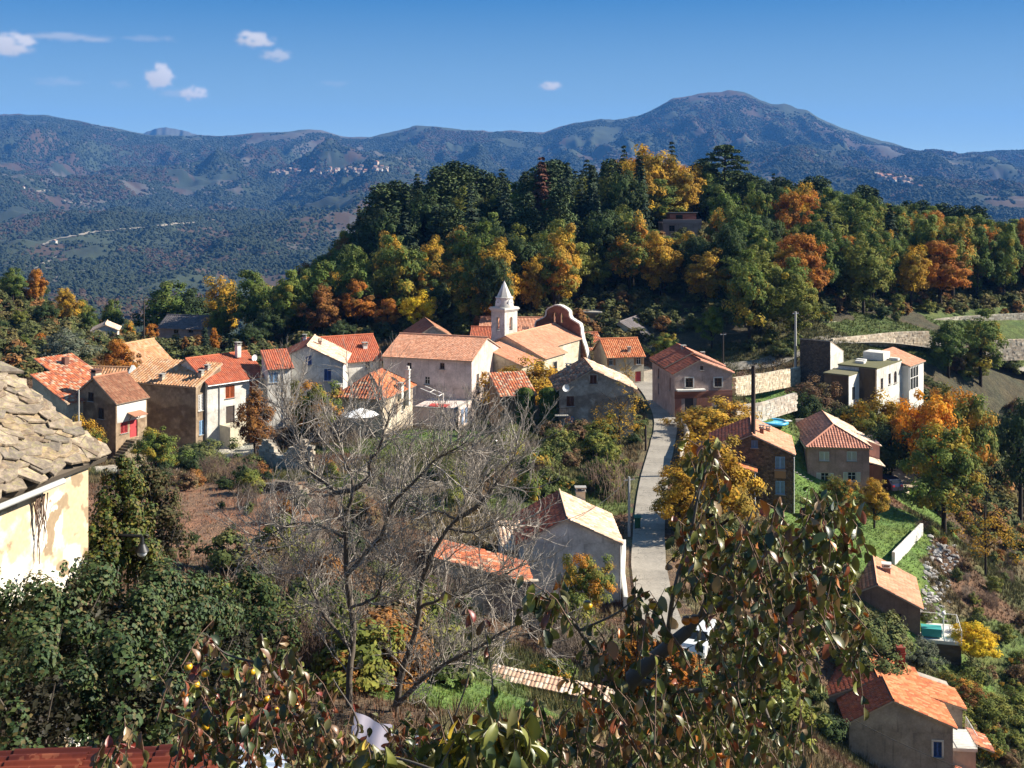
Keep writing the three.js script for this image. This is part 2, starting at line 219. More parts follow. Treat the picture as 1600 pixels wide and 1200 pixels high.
// ---------- valley and mountains ----------
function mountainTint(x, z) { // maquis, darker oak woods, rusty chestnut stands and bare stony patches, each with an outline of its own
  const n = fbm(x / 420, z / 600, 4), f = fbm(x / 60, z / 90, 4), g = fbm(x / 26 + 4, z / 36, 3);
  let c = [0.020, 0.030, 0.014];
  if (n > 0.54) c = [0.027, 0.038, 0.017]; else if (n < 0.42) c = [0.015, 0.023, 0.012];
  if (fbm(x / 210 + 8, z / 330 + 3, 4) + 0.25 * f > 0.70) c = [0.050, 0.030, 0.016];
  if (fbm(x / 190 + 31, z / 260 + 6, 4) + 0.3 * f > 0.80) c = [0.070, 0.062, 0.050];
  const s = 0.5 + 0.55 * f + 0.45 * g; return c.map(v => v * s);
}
const farGrid = {};
{
  const xs = [], ds = []; for (let p = -260; p <= 1860; p += p < -40 || p > 1640 ? 12 : 3.6) xs.push(p);
  for (let d = 466; d < 6600; d += 6 + d * 0.0055) ds.push(d);
  const pos = [], idx = [], col = [], nx = xs.length, H = [];
  for (const d of ds) for (const p of xs) { const x = (p - CX) * d / F, h = farH(x, d) - (d < 470 ? 0.6 : 0); H.push(h); pos.push(x, h, -d); }
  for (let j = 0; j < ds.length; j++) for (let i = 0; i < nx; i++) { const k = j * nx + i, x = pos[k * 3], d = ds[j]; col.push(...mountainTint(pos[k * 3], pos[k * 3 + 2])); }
  for (let j = 0; j < ds.length - 1; j++) for (let i = 0; i < nx - 1; i++) { const a = j * nx + i; idx.push(a, a + 1, a + nx, a + 1, a + nx + 1, a + nx); }
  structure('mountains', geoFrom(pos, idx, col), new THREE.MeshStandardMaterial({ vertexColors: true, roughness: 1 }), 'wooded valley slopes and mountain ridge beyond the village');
  // a farther hump showing over the saddle
  const p2 = [], i2 = []; const N = 60;
  for (let i = 0; i <= N; i++) { const px = 205 + i * 2.1, y = table([[205, 216], [225, 208], [243, 201], [256, 199], [270, 200], [290, 205], [320, 214], [335, 220]], px) + (noise(px / 5, 3) - 0.5) * 1.6, D = 8200; for (let k = 0; k < 6; k++) { const q = at(px, y + k * 9, D - k * 120); p2.push(q.x, q.y + (k ? (noise(px / 7, k) - 0.5) * 30 : 0), q.z); } }
  for (let i = 0; i < N; i++) for (let k = 0; k < 5; k++) { const a = i * 6 + k; i2.push(a, a + 1, a + 6, a + 1, a + 7, a + 6); }
  structure('far_peak', geoFrom(p2, i2), new THREE.MeshStandardMaterial({ color: rgb(0.07, 0.07, 0.05), roughness: 1 }), 'far hump of hills showing over the ridge');
  const farAt = (px, d) => { let lo = 0, hi = nx - 1; while (hi - lo > 1) { const m = (lo + hi) >> 1; xs[m] <= px ? lo = m : hi = m; } let a = 0, b = ds.length - 1; while (b - a > 1) { const m = (a + b) >> 1; ds[m] <= d ? a = m : b = m; } const u = (px - xs[lo]) / (xs[hi] - xs[lo]), v = (d - ds[a]) / (ds[b] - ds[a]); return mix(mix(H[a * nx + lo], H[a * nx + hi], u), mix(H[b * nx + lo], H[b * nx + hi], u), v); };
  // woods on the slopes: countless small crowns that read as one mass
  const ico = new THREE.IcosahedronGeometry(1, 1); { const p = ico.attributes.position, r = RNG(5), off = new Map(); for (let i = 0; i < p.count; i++) { const key = [p.getX(i), p.getY(i), p.getZ(i)].map(v => v.toFixed(3)).join(); if (!off.has(key)) off.set(key, 0.75 + 0.5 * r()); const s = off.get(key); p.setXYZ(i, p.getX(i) * s, p.getY(i) * s, p.getZ(i) * s); } ico.computeVertexNormals(); }
  const CNT = 215000, inst = new THREE.InstancedMesh(ico, new THREE.MeshStandardMaterial({ color: 0xffffff, roughness: 1 }), CNT); inst.name = numbered('far_woods');
  const r = RNG(9), M = new THREE.Matrix4(), q = new THREE.Quaternion(), e = new THREE.Euler(), c = new THREE.Color(); let k = 0, guard = 0;
  while (k < CNT && guard++ < 700000) {
    const d = 520 + 5350 * Math.pow(r(), 0.8), px = -60 + 1720 * r(), x = (px - CX) * d / F;
    if (px > 640 && px < 1150 && d < 3500) continue; const n = fbm(x / 150 + 11, d / 200, 3), rust = fbm(x / 210 + 8, d / 330 + 3, 3); if (n < 0.30 + 0.24 * r()) continue;
    const h = farAt(px, d), s = (1.5 + 2.3 * r()) * (d > 2600 ? 1.4 : 1);
    e.set(r() * 6, r() * 6, r() * 6); q.setFromEuler(e); M.compose(V(x, h + s * 0.25, -d), q, V(s * 1.35, s * 0.7, s * 1.35)); inst.setMatrixAt(k, M);
    const v = 0.9 + 0.2 * r(); if (rust > 0.555 && r() < 0.55) c.setRGB(0.052 * v, 0.031 * v, 0.016 * v); else c.setRGB(0.020 * v, 0.030 * v, 0.014 * v);
    inst.setColorAt(k, c); k++;
  }
  inst.count = k; tag(inst, 'scattered dark oak woods covering the far valley slopes', null, null, 'stuff'); scene.add(inst);
}
// ---------- materials of buildings ----------
const plasterMap = grainTexture(512, (u, v) => { const n = pfbm(u, v, 6, 5), f = pfbm(u, v, 48, 2), st = pnoise(u * 30, v * 3, 30) * 0.6 + pnoise(u * 60, v * 5, 60) * 0.4, k = 0.72 + 0.28 * n + 0.09 * (f - 0.5) - 0.10 * sst(0.62, 0.85, st) ; return [k, k * (0.985 + 0.02 * n), k * (0.96 + 0.04 * n)]; }, true);
const wornMap = grainTexture(512, (u, v) => { const n = pfbm(u, v, 4, 6), m = pfbm(u, v, 13, 5), f = pfbm(u, v, 60, 2), a = sst(0.40, 0.62, n), k = mix(0.80, 0.98, a) * (0.86 + 0.32 * (m - 0.4)) + 0.12 * (f - 0.5); return [k, k * mix(0.93, 0.97, a), k * mix(0.86, 0.93, a)]; }, true);
const rubbleCells = (() => { const r = RNG(31), a = []; const nx = 9, ny = 16; for (let j = 0; j < ny; j++) for (let i = 0; i < nx; i++) a.push([(i + 0.5 * (j % 2) + 0.2 + 0.6 * r()) / nx, (j + 0.25 + 0.5 * r()) / ny, r(), r()]); return (u, v) => { let b1 = 9, b2 = 9, c = a[0]; for (const p of a) { let dx = Math.abs(u - p[0]), dy = Math.abs(v - p[1]); dx = Math.min(dx, 1 - dx) * 0.62; dy = Math.min(dy, 1 - dy); const q = dx * dx + dy * dy; if (q < b1) { b2 = b1; b1 = q; c = p; } else if (q < b2) b2 = q; } return [Math.sqrt(b2) - Math.sqrt(b1), c[2], c[3]]; }; })();
const rubbleMap = grainTexture(256, (u, v) => { const [e, a, b] = rubbleCells(u, v), f = pfbm(u, v, 40, 2), k = (e < 0.008 ? 0.78 : 0.62 + 0.38 * a) + 0.15 * (f - 0.5); return [k, k * (0.93 + 0.05 * b), k * (0.80 + 0.14 * b)]; }, true);
const rubbleBump = grainTexture(256, (u, v) => { const [e, a] = rubbleCells(u, v), k = clamp(e * 18, 0, 1) * (0.6 + 0.4 * a); return [k, k, k]; });
const wallMats = {};
function wallMat(key, c, kind = 'plaster') {
  if (wallMats[key]) return wallMats[key];
  const t = kind === 'rubble' ? repeatOf(rubbleMap, 1 / 3.2) : repeatOf(kind === 'worn' ? wornMap : plasterMap, 1 / 5);
  const m = new THREE.MeshStandardMaterial({ color: rgb(...c), map: t, roughness: 0.96 });
  if (kind === 'rubble') { m.bumpMap = repeatOf(rubbleBump, 1 / 3.2); m.bumpScale = 0.05; } else { m.bumpMap = t; m.bumpScale = 0.012; }
  return wallMats[key] = m;
}
const paintMats = {};
function paint(r, g, b, rough = 0.65, metal = 0) { const k = [r, g, b, rough, metal].join(); return paintMats[k] ??= new THREE.MeshStandardMaterial({ color: rgb(r, g, b), roughness: rough, metalness: metal }); }
const glassMat = new THREE.MeshStandardMaterial({ color: rgb(0.018, 0.02, 0.022), roughness: 0.12 });
const tileMat = new THREE.MeshStandardMaterial({ vertexColors: true, roughness: 0.9 });
const concrete = wallMat('concrete', [0.42, 0.40, 0.37]);
const WHITE = [0.80, 0.78, 0.74], CREAM = [0.74, 0.66, 0.50], TAN = [0.46, 0.37, 0.27], PINKW = [0.56, 0.42, 0.37], GREYW = [0.50, 0.46, 0.42], OCHRE = [0.55, 0.38, 0.22];
const FRAME = paint(0.72, 0.70, 0.66, 0.5), WOODF = paint(0.12, 0.06, 0.035), IRON = paint(0.03, 0.03, 0.032, 0.5, 0.6), ZINC = paint(0.42, 0.43, 0.45, 0.4, 0.7);
const SHUT = { orange: paint(0.52, 0.125, 0.04), blue: paint(0.045, 0.11, 0.34), brown: paint(0.13, 0.055, 0.035), red: paint(0.42, 0.045, 0.05), white: paint(0.74, 0.72, 0.70), paleblue: paint(0.26, 0.42, 0.62), wood: paint(0.32, 0.17, 0.07), dark: paint(0.05, 0.035, 0.03), teal: paint(0.04, 0.30, 0.28), slate: paint(0.16, 0.23, 0.36) };
function box(w, h, d, x = 0, y = 0, z = 0, rx = 0, ry = 0, rz = 0) { const g = new THREE.BoxGeometry(w, h, d); if (rx) g.rotateX(rx); if (rz) g.rotateZ(rz); if (ry) g.rotateY(ry); g.translate(x, y, z); return g; }
const merged = a => { const plain = a.map(g => { const n = g.index ? g.toNonIndexed() : g; for (const k of Object.keys(n.attributes)) if (!['position', 'normal', 'uv', 'color'].includes(k)) n.deleteAttribute(k); return n; }); const hasC = plain.every(g => g.attributes.color); plain.forEach(g => { if (!hasC) g.deleteAttribute('color'); if (!g.attributes.uv) g.setAttribute('uv', new THREE.Float32BufferAttribute(new Float32Array(g.attributes.position.count * 2), 2)); }); return mergeGeometries(plain); };
// a bar from a to b
function bar(a, b, r0, r1 = r0, n = 6) { const d = b.clone().sub(a), L = d.length(), g = new THREE.CylinderGeometry(r1, r0, L, n, 1); g.translate(0, L / 2, 0); g.applyQuaternion(new THREE.Quaternion().setFromUnitVectors(V(0, 1, 0), d.normalize())); g.translate(a.x, a.y, a.z); return g; }

// ---------- roofs ----------
// palettes: [colour, weight]
const PAL = {
  orange: [[0.50, 0.150, 0.052], [0.54, 0.185, 0.072], [0.42, 0.120, 0.045], [0.58, 0.24, 0.11]],
  salmon: [[0.56, 0.255, 0.145], [0.60, 0.285, 0.17], [0.50, 0.22, 0.125], [0.58, 0.30, 0.19]],
  pale: [[0.66, 0.47, 0.33], [0.60, 0.40, 0.27], [0.70, 0.54, 0.41], [0.55, 0.33, 0.22]],
  red: [[0.40, 0.098, 0.045], [0.44, 0.12, 0.055], [0.35, 0.085, 0.042], [0.38, 0.12, 0.065]],
  brown: [[0.29, 0.125, 0.068], [0.34, 0.155, 0.088], [0.25, 0.11, 0.062], [0.36, 0.19, 0.11]],
  mixed: [[0.46, 0.125, 0.048], [0.30, 0.105, 0.06], [0.52, 0.19, 0.085], [0.48, 0.33, 0.22], [0.40, 0.11, 0.05]],
  tan: [[0.47, 0.245, 0.115], [0.52, 0.29, 0.15], [0.43, 0.21, 0.10], [0.50, 0.31, 0.19]],
  pink: [[0.44, 0.19, 0.125], [0.49, 0.225, 0.15], [0.40, 0.165, 0.105]],
  old: [[0.24, 0.120, 0.075], [0.30, 0.165, 0.105], [0.19, 0.10, 0.065], [0.38, 0.25, 0.17], [0.27, 0.125, 0.07]],
  slate: [[0.115, 0.10, 0.105], [0.14, 0.12, 0.125], [0.10, 0.09, 0.095]],
};
let roofSeed = 1;
function tileGeo(e0, e1, up, Vlen, a, b, o) {
  const dir = e1.clone().sub(e0), L = dir.length(); dir.normalize(); const nrm = dir.clone().cross(up).normalize();
  const p = o.p ?? 0.28, amp = o.amp ?? 0.075, row = o.row ?? 0.38, seg = o.seg ?? 4, pal = PAL[o.col], r = RNG(777 + roofSeed++ * 131), pos = [], col = [], idx = [];
  const vmax = s => Vlen * Math.max(0, Math.min(1, a > 0 ? s / a : 1, b > 0 ? (L - s) / b : 1));
  const nW = Math.max(1, Math.round(L / p)), rows = Math.ceil(Vlen / row), base = 0.02, sgn = r() * 100;
  const hp = f => amp * Math.pow(0.5 - 0.5 * Math.cos(2 * Math.PI * f), 0.8);
  for (let w = 0; w < nW; w++) for (let k = 0; k < rows; k++) {
    const c = pal[Math.floor(r() * pal.length)], j = 0.86 + 0.28 * r(), pat = 0.86 + 0.28 * fbm(w * p / 1.7 + sgn, k * row / 1.7, 2), v0 = k * row, v1 = Math.min(Vlen, v0 + row * 1.0), slip = (r() - 0.5) * (o.rough ?? 0.02), lift = (r() - 0.5) * (o.rough ?? 0.02);
    const st = pos.length / 3; let any = false;
    for (let q = 0; q <= seg; q++) {
      const s = (w + q / seg) * L / nW, m = vmax(s), A = Math.min(m, Math.max(0, v0 + slip)), B = Math.min(m, v1 + 0.02); if (m > v0) any = true;
      const h = hp(q / seg) + base + lift;
      for (const [vv, hh] of [[A, h - 0.03], [A, h + 0.028], [B, h]]) { const P = e0.clone().addScaledVector(dir, s).addScaledVector(up, vv).addScaledVector(nrm, hh); pos.push(P.x, P.y, P.z); col.push(c[0] * j * pat, c[1] * j * pat, c[2] * j * pat); }
    }
    if (!any) { pos.length = st * 3; col.length = st * 3; continue; }
    for (let q = 0; q < seg; q++) for (let z = 0; z < 2; z++) { const i = st + q * 3 + z; idx.push(i, i + 3, i + 4, i, i + 4, i + 1); }
  }
  const g = geoFrom(pos, idx, col); return g.toNonIndexed();
}
function slabGeo(pts, nrm, t) { const n = pts.length, pos = [], idx = []; for (const p of pts) pos.push(p.x, p.y, p.z); for (const p of pts) pos.push(p.x - nrm.x * t, p.y - nrm.y * t, p.z - nrm.z * t); for (let i = 1; i < n - 1; i++) { idx.push(0, i, i + 1, n, n + i + 1, n + i); } for (let i = 0; i < n; i++) { const j = (i + 1) % n; idx.push(i, n + i, n + j, i, n + j, j); } const g = geoFrom(pos, idx).toNonIndexed(); g.computeVertexNormals(); return g; }
function addRoof(g, planes, ridges, o) {
  const decks = [], tiles = [];
  for (const P of planes) {
    const { e0, e1, up, V: L, a = 0, b = 0 } = P, dir = e1.clone().sub(e0).normalize(), n = dir.clone().cross(up).normalize();
    const r1 = e1.clone().addScaledVector(up, L).addScaledVector(dir, -b), r0 = e0.clone().addScaledVector(up, L).addScaledVector(dir, a);
    const raise = n.clone().multiplyScalar(0.10), q = [e0, e1, r1, r0].map(v => v.clone().add(raise));
    decks.push(slabGeo(r0.distanceTo(r1) < 0.01 ? q.slice(0, 3) : q, n, 0.10));
    tiles.push(tileGeo(q[0], q[1], up, L, a, b, { ...o, col: P.col ?? o.col }));
  }
  const roof = mesh('roof', merged(decks), o.deck ?? paint(0.42, 0.33, 0.25, 0.9), g);
  mesh('roof_tiles', merged(tiles), tileMat, roof, 'stuff');
  if (ridges.length) {
    const rg = ridges.map(([a, b]) => { const d = b.clone().sub(a), L = d.length(), nn = Math.max(1, Math.round(L / 0.4)), parts = []; d.normalize(); for (let i = 0; i < nn; i++) { const c = new THREE.CylinderGeometry(0.12, 0.135, L / nn + 0.03, 6, 1, true, -Math.PI / 2, Math.PI); c.rotateY(Math.PI / 2); c.rotateX(Math.PI / 2); const m = new THREE.Matrix4().lookAt(V(0, 0, 0), d, V(0, 1, 0)); c.applyMatrix4(m); c.translate(a.x + d.x * L * (i + 0.5) / nn, a.y + d.y * L * (i + 0.5) / nn + 0.08, a.z + d.z * L * (i + 0.5) / nn); parts.push(c); } return merged(parts); });
    const c = PAL[o.col][1]; mesh('ridge_tiles', merged(rg), paint(c[0], c[1], c[2], 0.9), roof, 'stuff');
  }
  return roof;
}

// ---------- houses ----------
function faceFrame(H, f) { const { x0, w } = H; if (f === 'f') return { o: V(x0, 0, 0), ry: 0, n: V(0, 0, 1), u: V(1, 0, 0) }; if (f === 'r') return { o: V(x0 + w, 0, 0), ry: Math.PI / 2, n: V(1, 0, 0), u: V(0, 0, -1) }; return { o: V(x0, 0, 0), ry: -Math.PI / 2, n: V(-1, 0, 0), u: V(0, 0, -1) }; }
function toFace(H, f, px, py) { const F0 = faceFrame(H, f), inv = new THREE.Matrix4().copy(H.g.matrixWorld).invert(), o = V(0, 0, 0).applyMatrix4(inv), p = at(px, py, 1).applyMatrix4(inv), d = p.sub(o); const t = F0.o.clone().sub(o).dot(F0.n) / d.dot(F0.n), q = o.addScaledVector(d, t); return { u: q.clone().sub(F0.o).dot(F0.u), v: q.y }; }
function slatPanel(w, h, n) { const a = [box(0.05, h, 0.04, -w / 2 + 0.025), box(0.05, h, 0.04, w / 2 - 0.025), box(w - 0.1, 0.05, 0.04, 0, h / 2 - 0.025), box(w - 0.1, 0.05, 0.04, 0, -h / 2 + 0.025)]; for (let i = 0; i < n; i++) a.push(box(w - 0.1, h / n * 0.9, 0.012, 0, -h / 2 + 0.05 + (h - 0.1) * (i + 0.5) / n, 0, 0.6)); return merged(a); }
function paneled(g, name, w, h, m) { const p = mesh(name, merged([box(w, h, 0.05)]), m, g); mesh('panel', merged([box(w * 0.7, h * 0.34, 0.02, 0, h * 0.24, 0.035), box(w * 0.7, h * 0.34, 0.02, 0, -h * 0.24, 0.035)]), m, p); mesh('handle', box(0.03, 0.12, 0.05, w * 0.38, 0, 0.05), IRON, p); return p; }
function opening(H, o) {
  const FF = faceFrame(H, o.f), g = H.g, put = (m, du, dv, dz) => { m.position.copy(FF.o).addScaledVector(FF.u.clone().multiplyScalar(o.f === 'l' ? 1 : 1), o.u).add(V(0, o.v + dv, 0)).addScaledVector(FF.n, dz); const side = o.f === 'l' ? FF.u.clone().negate() : FF.u; m.position.addScaledVector(side, du); m.rotation.y = FF.ry; return m; };
  const { w, h } = o, k = o.k;
  if (o.surround) { const s = 0.14; put(mesh('window_surround', merged([box(w + 2 * s, s, 0.04, 0, h / 2 + s / 2), box(s, h, 0.04, -w / 2 - s / 2), box(s, h, 0.04, w / 2 + s / 2)]), o.surround, g), 0, 0, 0.022); }
  if (k === 'win' || k === 'open' || k === 'arch') {
    const fr = [box(w, 0.06, 0.05, 0, h / 2 - 0.03), box(w, 0.06, 0.05, 0, -h / 2 + 0.03), box(0.06, h - 0.12, 0.05, -w / 2 + 0.03), box(0.06, h - 0.12, 0.05, w / 2 - 0.03), box(0.05, h - 0.12, 0.05), box(w - 0.12, 0.035, 0.045, 0, h * 0.12)];
    const win = put(mesh('window', merged(fr), o.frame ?? FRAME, g), 0, 0, -0.13);
    const pane = mesh('pane', new THREE.PlaneGeometry(w - 0.04, h - 0.04), glassMat, win); pane.position.z = -0.012;
    const sill = mesh('sill', box(w + 0.2, 0.06, 0.22, 0, -h / 2 - 0.03, 0.20), o.sill ?? concrete, win); sill.position.z = 0.01;
  }
  if (k === 'open') for (const s of [-1, 1]) put(mesh('shutter', slatPanel(w / 2, h, 9), SHUT[o.c], g), s * (w * 0.75 + 0.04), 0, 0.045);
  if (k === 'shut') for (const s of [-1, 1]) put(mesh('shutter', slatPanel(w / 2 - 0.01, h, 10), SHUT[o.c], g), s * w / 4, 0, -0.05);
  if (k === 'shut') put(mesh('sill', box(w + 0.2, 0.06, 0.2, 0, -h / 2 - 0.03), concrete, g), 0, 0, 0.03);
  if (k === 'door') put(paneled(g, 'door', w, h, SHUT[o.c]), 0, 0, -0.14);
  if (k === 'glass') { const d = put(mesh('glazed_door', merged([box(w, 0.07, 0.05, 0, h / 2 - 0.035), box(w, 0.12, 0.05, 0, -h / 2 + 0.06), box(0.07, h - 0.19, 0.05, -w / 2 + 0.035, 0.025), box(0.07, h - 0.19, 0.05, w / 2 - 0.035, 0.025), box(0.06, h - 0.19, 0.05, 0, 0.025)]), o.frame ?? FRAME, g), 0, 0, -0.14); mesh('pane', new THREE.PlaneGeometry(w - 0.04, h - 0.04), glassMat, d).position.z = -0.012; }
}
function house(o) {
  const { w, d, h, yaw } = o, A = at(...o.A), rf = o.roof, H = { x0: o.side === 'r' ? -w : 0, w, d, h, rise: rf.rise ?? 0, o };
  const g = H.g = o.parent ?? root(o.name ?? 'house', o.label, o.category ?? 'house', o.group); g.position.set(A.x, A.y - h, A.z); g.rotation.y = yaw * deg; g.updateMatrixWorld(true);
  const t = 0.3, B = -(o.foot ?? 2.5), rise = H.rise, ap = rf.ap ?? 0.5, T = rf.t;
  const ops = (o.ops ?? []).map(q => { const r = { k: 'win', f: 'f', w: 0.95, h: 1.25, ...q }; if (q.p) Object.assign(r, toFace(H, r.f, ...q.p)); return r; });
  const prof = {   // tops of the four walls, along u
    f: T === 'gz' ? [[0, h], [w * ap, h + rise], [w, h]] : T === 'shedr' ? [[0, h + rise], [w, h]] : T === 'shedl' ? [[0, h], [w, h + rise]] : [[0, h], [w, h]],
    s: T === 'gx' ? [[0, h], [d * ap, h + rise], [d, h]] : T === 'shed' ? [[0, h], [d, h + rise]] : T === 'shedf' ? [[0, h + rise], [d, h]] : null };
  prof.b = T === 'shed' ? [[0, h + rise], [w, h + rise]] : T === 'shedf' ? [[0, h], [w, h]] : prof.f;
  const fTop = T === 'shedf' ? [[0, h + rise], [w, h + rise]] : prof.f;
  const topAt = (pr, u) => table(pr, u);
  const mk = (pr, u0, u1, holes) => {
    const s = new THREE.Shape(); s.moveTo(u0, B); s.lineTo(u1, B); s.lineTo(u1, topAt(pr, u1)); for (const [u, y] of pr.slice().reverse()) if (u > u0 + 0.01 && u < u1 - 0.01) s.lineTo(u, y); s.lineTo(u0, topAt(pr, u0)); s.lineTo(u0, B);
    for (const q of holes) { const p = new THREE.Path(), a = q.u - q.w / 2, b = q.u + q.w / 2, c = q.v - q.h / 2, e = q.v + q.h / 2; if (a < u0 + 0.05 || b > u1 - 0.05) { q.skip = true; continue; } p.moveTo(a, c); p.lineTo(b, c); p.lineTo(b, q.k === 'arch' ? e - q.w / 2 : e); if (q.k === 'arch') p.absarc(q.u, e - q.w / 2, q.w / 2, 0, Math.PI, false); p.lineTo(a, q.k === 'arch' ? e - q.w / 2 : e); p.lineTo(a, c); s.holes.push(p); }
    return new THREE.ExtrudeGeometry(s, { depth: t, bevelEnabled: false, curveSegments: 5 });
  };
  const gs = [], hol = f => ops.filter(q => q.f === f);
  { const q = mk(fTop, 0, w, hol('f')); q.translate(H.x0, 0, -t); gs.push(q); }
  { const q = mk(prof.b, 0, w, []); q.translate(H.x0, 0, -d); gs.push(q); }
  const sideR = prof.s ?? (T === 'shedl' ? [[0, h + rise], [d, h + rise]] : [[0, h], [d, h]]), sideL = prof.s ?? (T === 'shedr' ? [[0, h + rise], [d, h + rise]] : [[0, h], [d, h]]);
  const M = new THREE.Matrix4().makeBasis(V(0, 0, -1), V(0, 1, 0), V(1, 0, 0));
  { const q = mk(sideR, t, d - t, hol('r')); q.applyMatrix4(M); q.translate(H.x0 + w - t, 0, 0); gs.push(q); }
  { const q = mk(sideL, t, d - t, hol('l')); q.applyMatrix4(M); q.translate(H.x0, 0, 0); gs.push(q); }
  mesh('wall', merged(gs), o.wall, g);
  for (const q of ops) if (!q.skip) opening(H, q);
  // roof
  const ov = rf.over ?? 0.35, vg = rf.verge ?? 0.18, x0 = H.x0, x1 = x0 + w, planes = [], ridges = [];
  if (T === 'gz') { const wl = w * ap, wr = w - wl, al = Math.atan2(rise, wl), ar = Math.atan2(rise, wr), Ll = Math.hypot(rise, wl) + ov / Math.cos(al), Lr = Math.hypot(rise, wr) + ov / Math.cos(ar), bl = rf.hipf ? wl + ov : 0;
    planes.push({ e0: V(x0 - ov, h - ov * Math.tan(al), -d - vg), e1: V(x0 - ov, h - ov * Math.tan(al), vg), up: V(Math.cos(al), Math.sin(al), 0), V: Ll, col: rf.colL });
    planes.push({ e0: V(x1 + ov, h - ov * Math.tan(ar), vg), e1: V(x1 + ov, h - ov * Math.tan(ar), -d - vg), up: V(-Math.cos(ar), Math.sin(ar), 0), V: Lr, col: rf.colR });
    ridges.push([V(x0 + wl, h + rise + 0.1, vg), V(x0 + wl, h + rise + 0.1, -d - vg)]); }
  if (T === 'gx') { const a = Math.atan2(rise, d / 2), L = Math.hypot(rise, d / 2) + ov / Math.cos(a), y = h - ov * Math.tan(a);
    planes.push({ e0: V(x0 - vg, y, ov), e1: V(x1 + vg, y, ov), up: V(0, Math.sin(a), -Math.cos(a)), V: L, col: rf.colF }, { e0: V(x1 + vg, y, -d - ov), e1: V(x0 - vg, y, -d - ov), up: V(0, Math.sin(a), Math.cos(a)), V: L });
    ridges.push([V(x0 - vg, h + rise + 0.1, -d / 2), V(x1 + vg, h + rise + 0.1, -d / 2)]); }
  if (T === 'shed') { const a = Math.atan2(rise, d); planes.push({ e0: V(x0 - vg, h - ov * Math.tan(a), ov), e1: V(x1 + vg, h - ov * Math.tan(a), ov), up: V(0, Math.sin(a), -Math.cos(a)), V: Math.hypot(rise, d) + 2 * ov }); }
  if (T === 'shedf') { const a = Math.atan2(rise, d); planes.push({ e0: V(x1 + vg, h - ov * Math.tan(a), -d - ov), e1: V(x0 - vg, h - ov * Math.tan(a), -d - ov), up: V(0, Math.sin(a), Math.cos(a)), V: Math.hypot(rise, d) + ov * 1.2 }); }
  if (T === 'shedr') { const a = Math.atan2(rise, w); planes.push({ e0: V(x1 + ov, h - ov * Math.tan(a), vg), e1: V(x1 + ov, h - ov * Math.tan(a), -d - vg), up: V(-Math.cos(a), Math.sin(a), 0), V: Math.hypot(rise, w) + 2 * ov }); }
  if (T === 'shedl') { const a = Math.atan2(rise, w); planes.push({ e0: V(x0 - ov, h - ov * Math.tan(a), -d - vg), e1: V(x0 - ov, h - ov * Math.tan(a), vg), up: V(Math.cos(a), Math.sin(a), 0), V: Math.hypot(rise, w) + 2 * ov }); }
  if (T === 'hip' || T === 'hipf') { // ridge along z; front hip, and back hip or gable
    const hw = w / 2, a = Math.atan2(rise, hw), y = h - ov * Math.tan(a), L = (hw + ov) / Math.cos(a), ins = hw + ov, back = T === 'hip' ? ins : 0, zb = -d - (T === 'hip' ? ov : vg);
    planes.push({ e0: V(x0 - ov, y, zb), e1: V(x0 - ov, y, ov), up: V(Math.cos(a), Math.sin(a), 0), V: L, a: back, b: ins, col: rf.colL }, { e0: V(x1 + ov, y, ov), e1: V(x1 + ov, y, zb), up: V(-Math.cos(a), Math.sin(a), 0), V: L, a: ins, b: back, col: rf.colR }, { e0: V(x0 - ov, y, ov), e1: V(x1 + ov, y, ov), up: V(0, Math.sin(a), -Math.cos(a)), V: L, a: ins, b: ins, col: rf.colF });
    if (back) planes.push({ e0: V(x1 + ov, y, zb), e1: V(x0 - ov, y, zb), up: V(0, Math.sin(a), Math.cos(a)), V: L, a: ins, b: ins });
    const top = h + rise + 0.1, xm = x0 + hw, zf = ov - ins; ridges.push([V(xm, top, zf), V(xm, top, zb + back)], [V(x0 - ov, y + 0.1, ov), V(xm, top, zf)], [V(x1 + ov, y + 0.1, ov), V(xm, top, zf)]);
    if (back) ridges.push([V(x0 - ov, y + 0.1, zb), V(xm, top, zb + back)], [V(x1 + ov, y + 0.1, zb), V(xm, top, zb + back)]); 
    if (T === 'hipf') { const s = new THREE.Shape(); s.moveTo(0, h); s.lineTo(w, h); s.lineTo(hw, h + rise); const q = new THREE.ExtrudeGeometry(s, { depth: 0.3, bevelEnabled: false }); q.translate(x0, 0, -d); mesh('gable', q, o.wall, g); } }
  if (T === 'flat') { mesh('roof', merged([box(w + 0.1, 0.18, d + 0.1, x0 + w / 2, h + 0.092, -d / 2)]), rf.deck ?? concrete, g); }
  H.planes = planes; H.roof = planes.length ? addRoof(g, planes, ridges, rf) : null;
  if (o.gutter) for (const P of planes.slice(0, o.gutter)) { const d0 = P.e1.clone().sub(P.e0).normalize(), n = d0.clone().cross(P.up); mesh('gutter', bar(P.e0.clone().addScaledVector(P.up, -0.05), P.e1.clone().addScaledVector(P.up, -0.05), 0.07, 0.07, 6), ZINC, g); }
  return H;
}
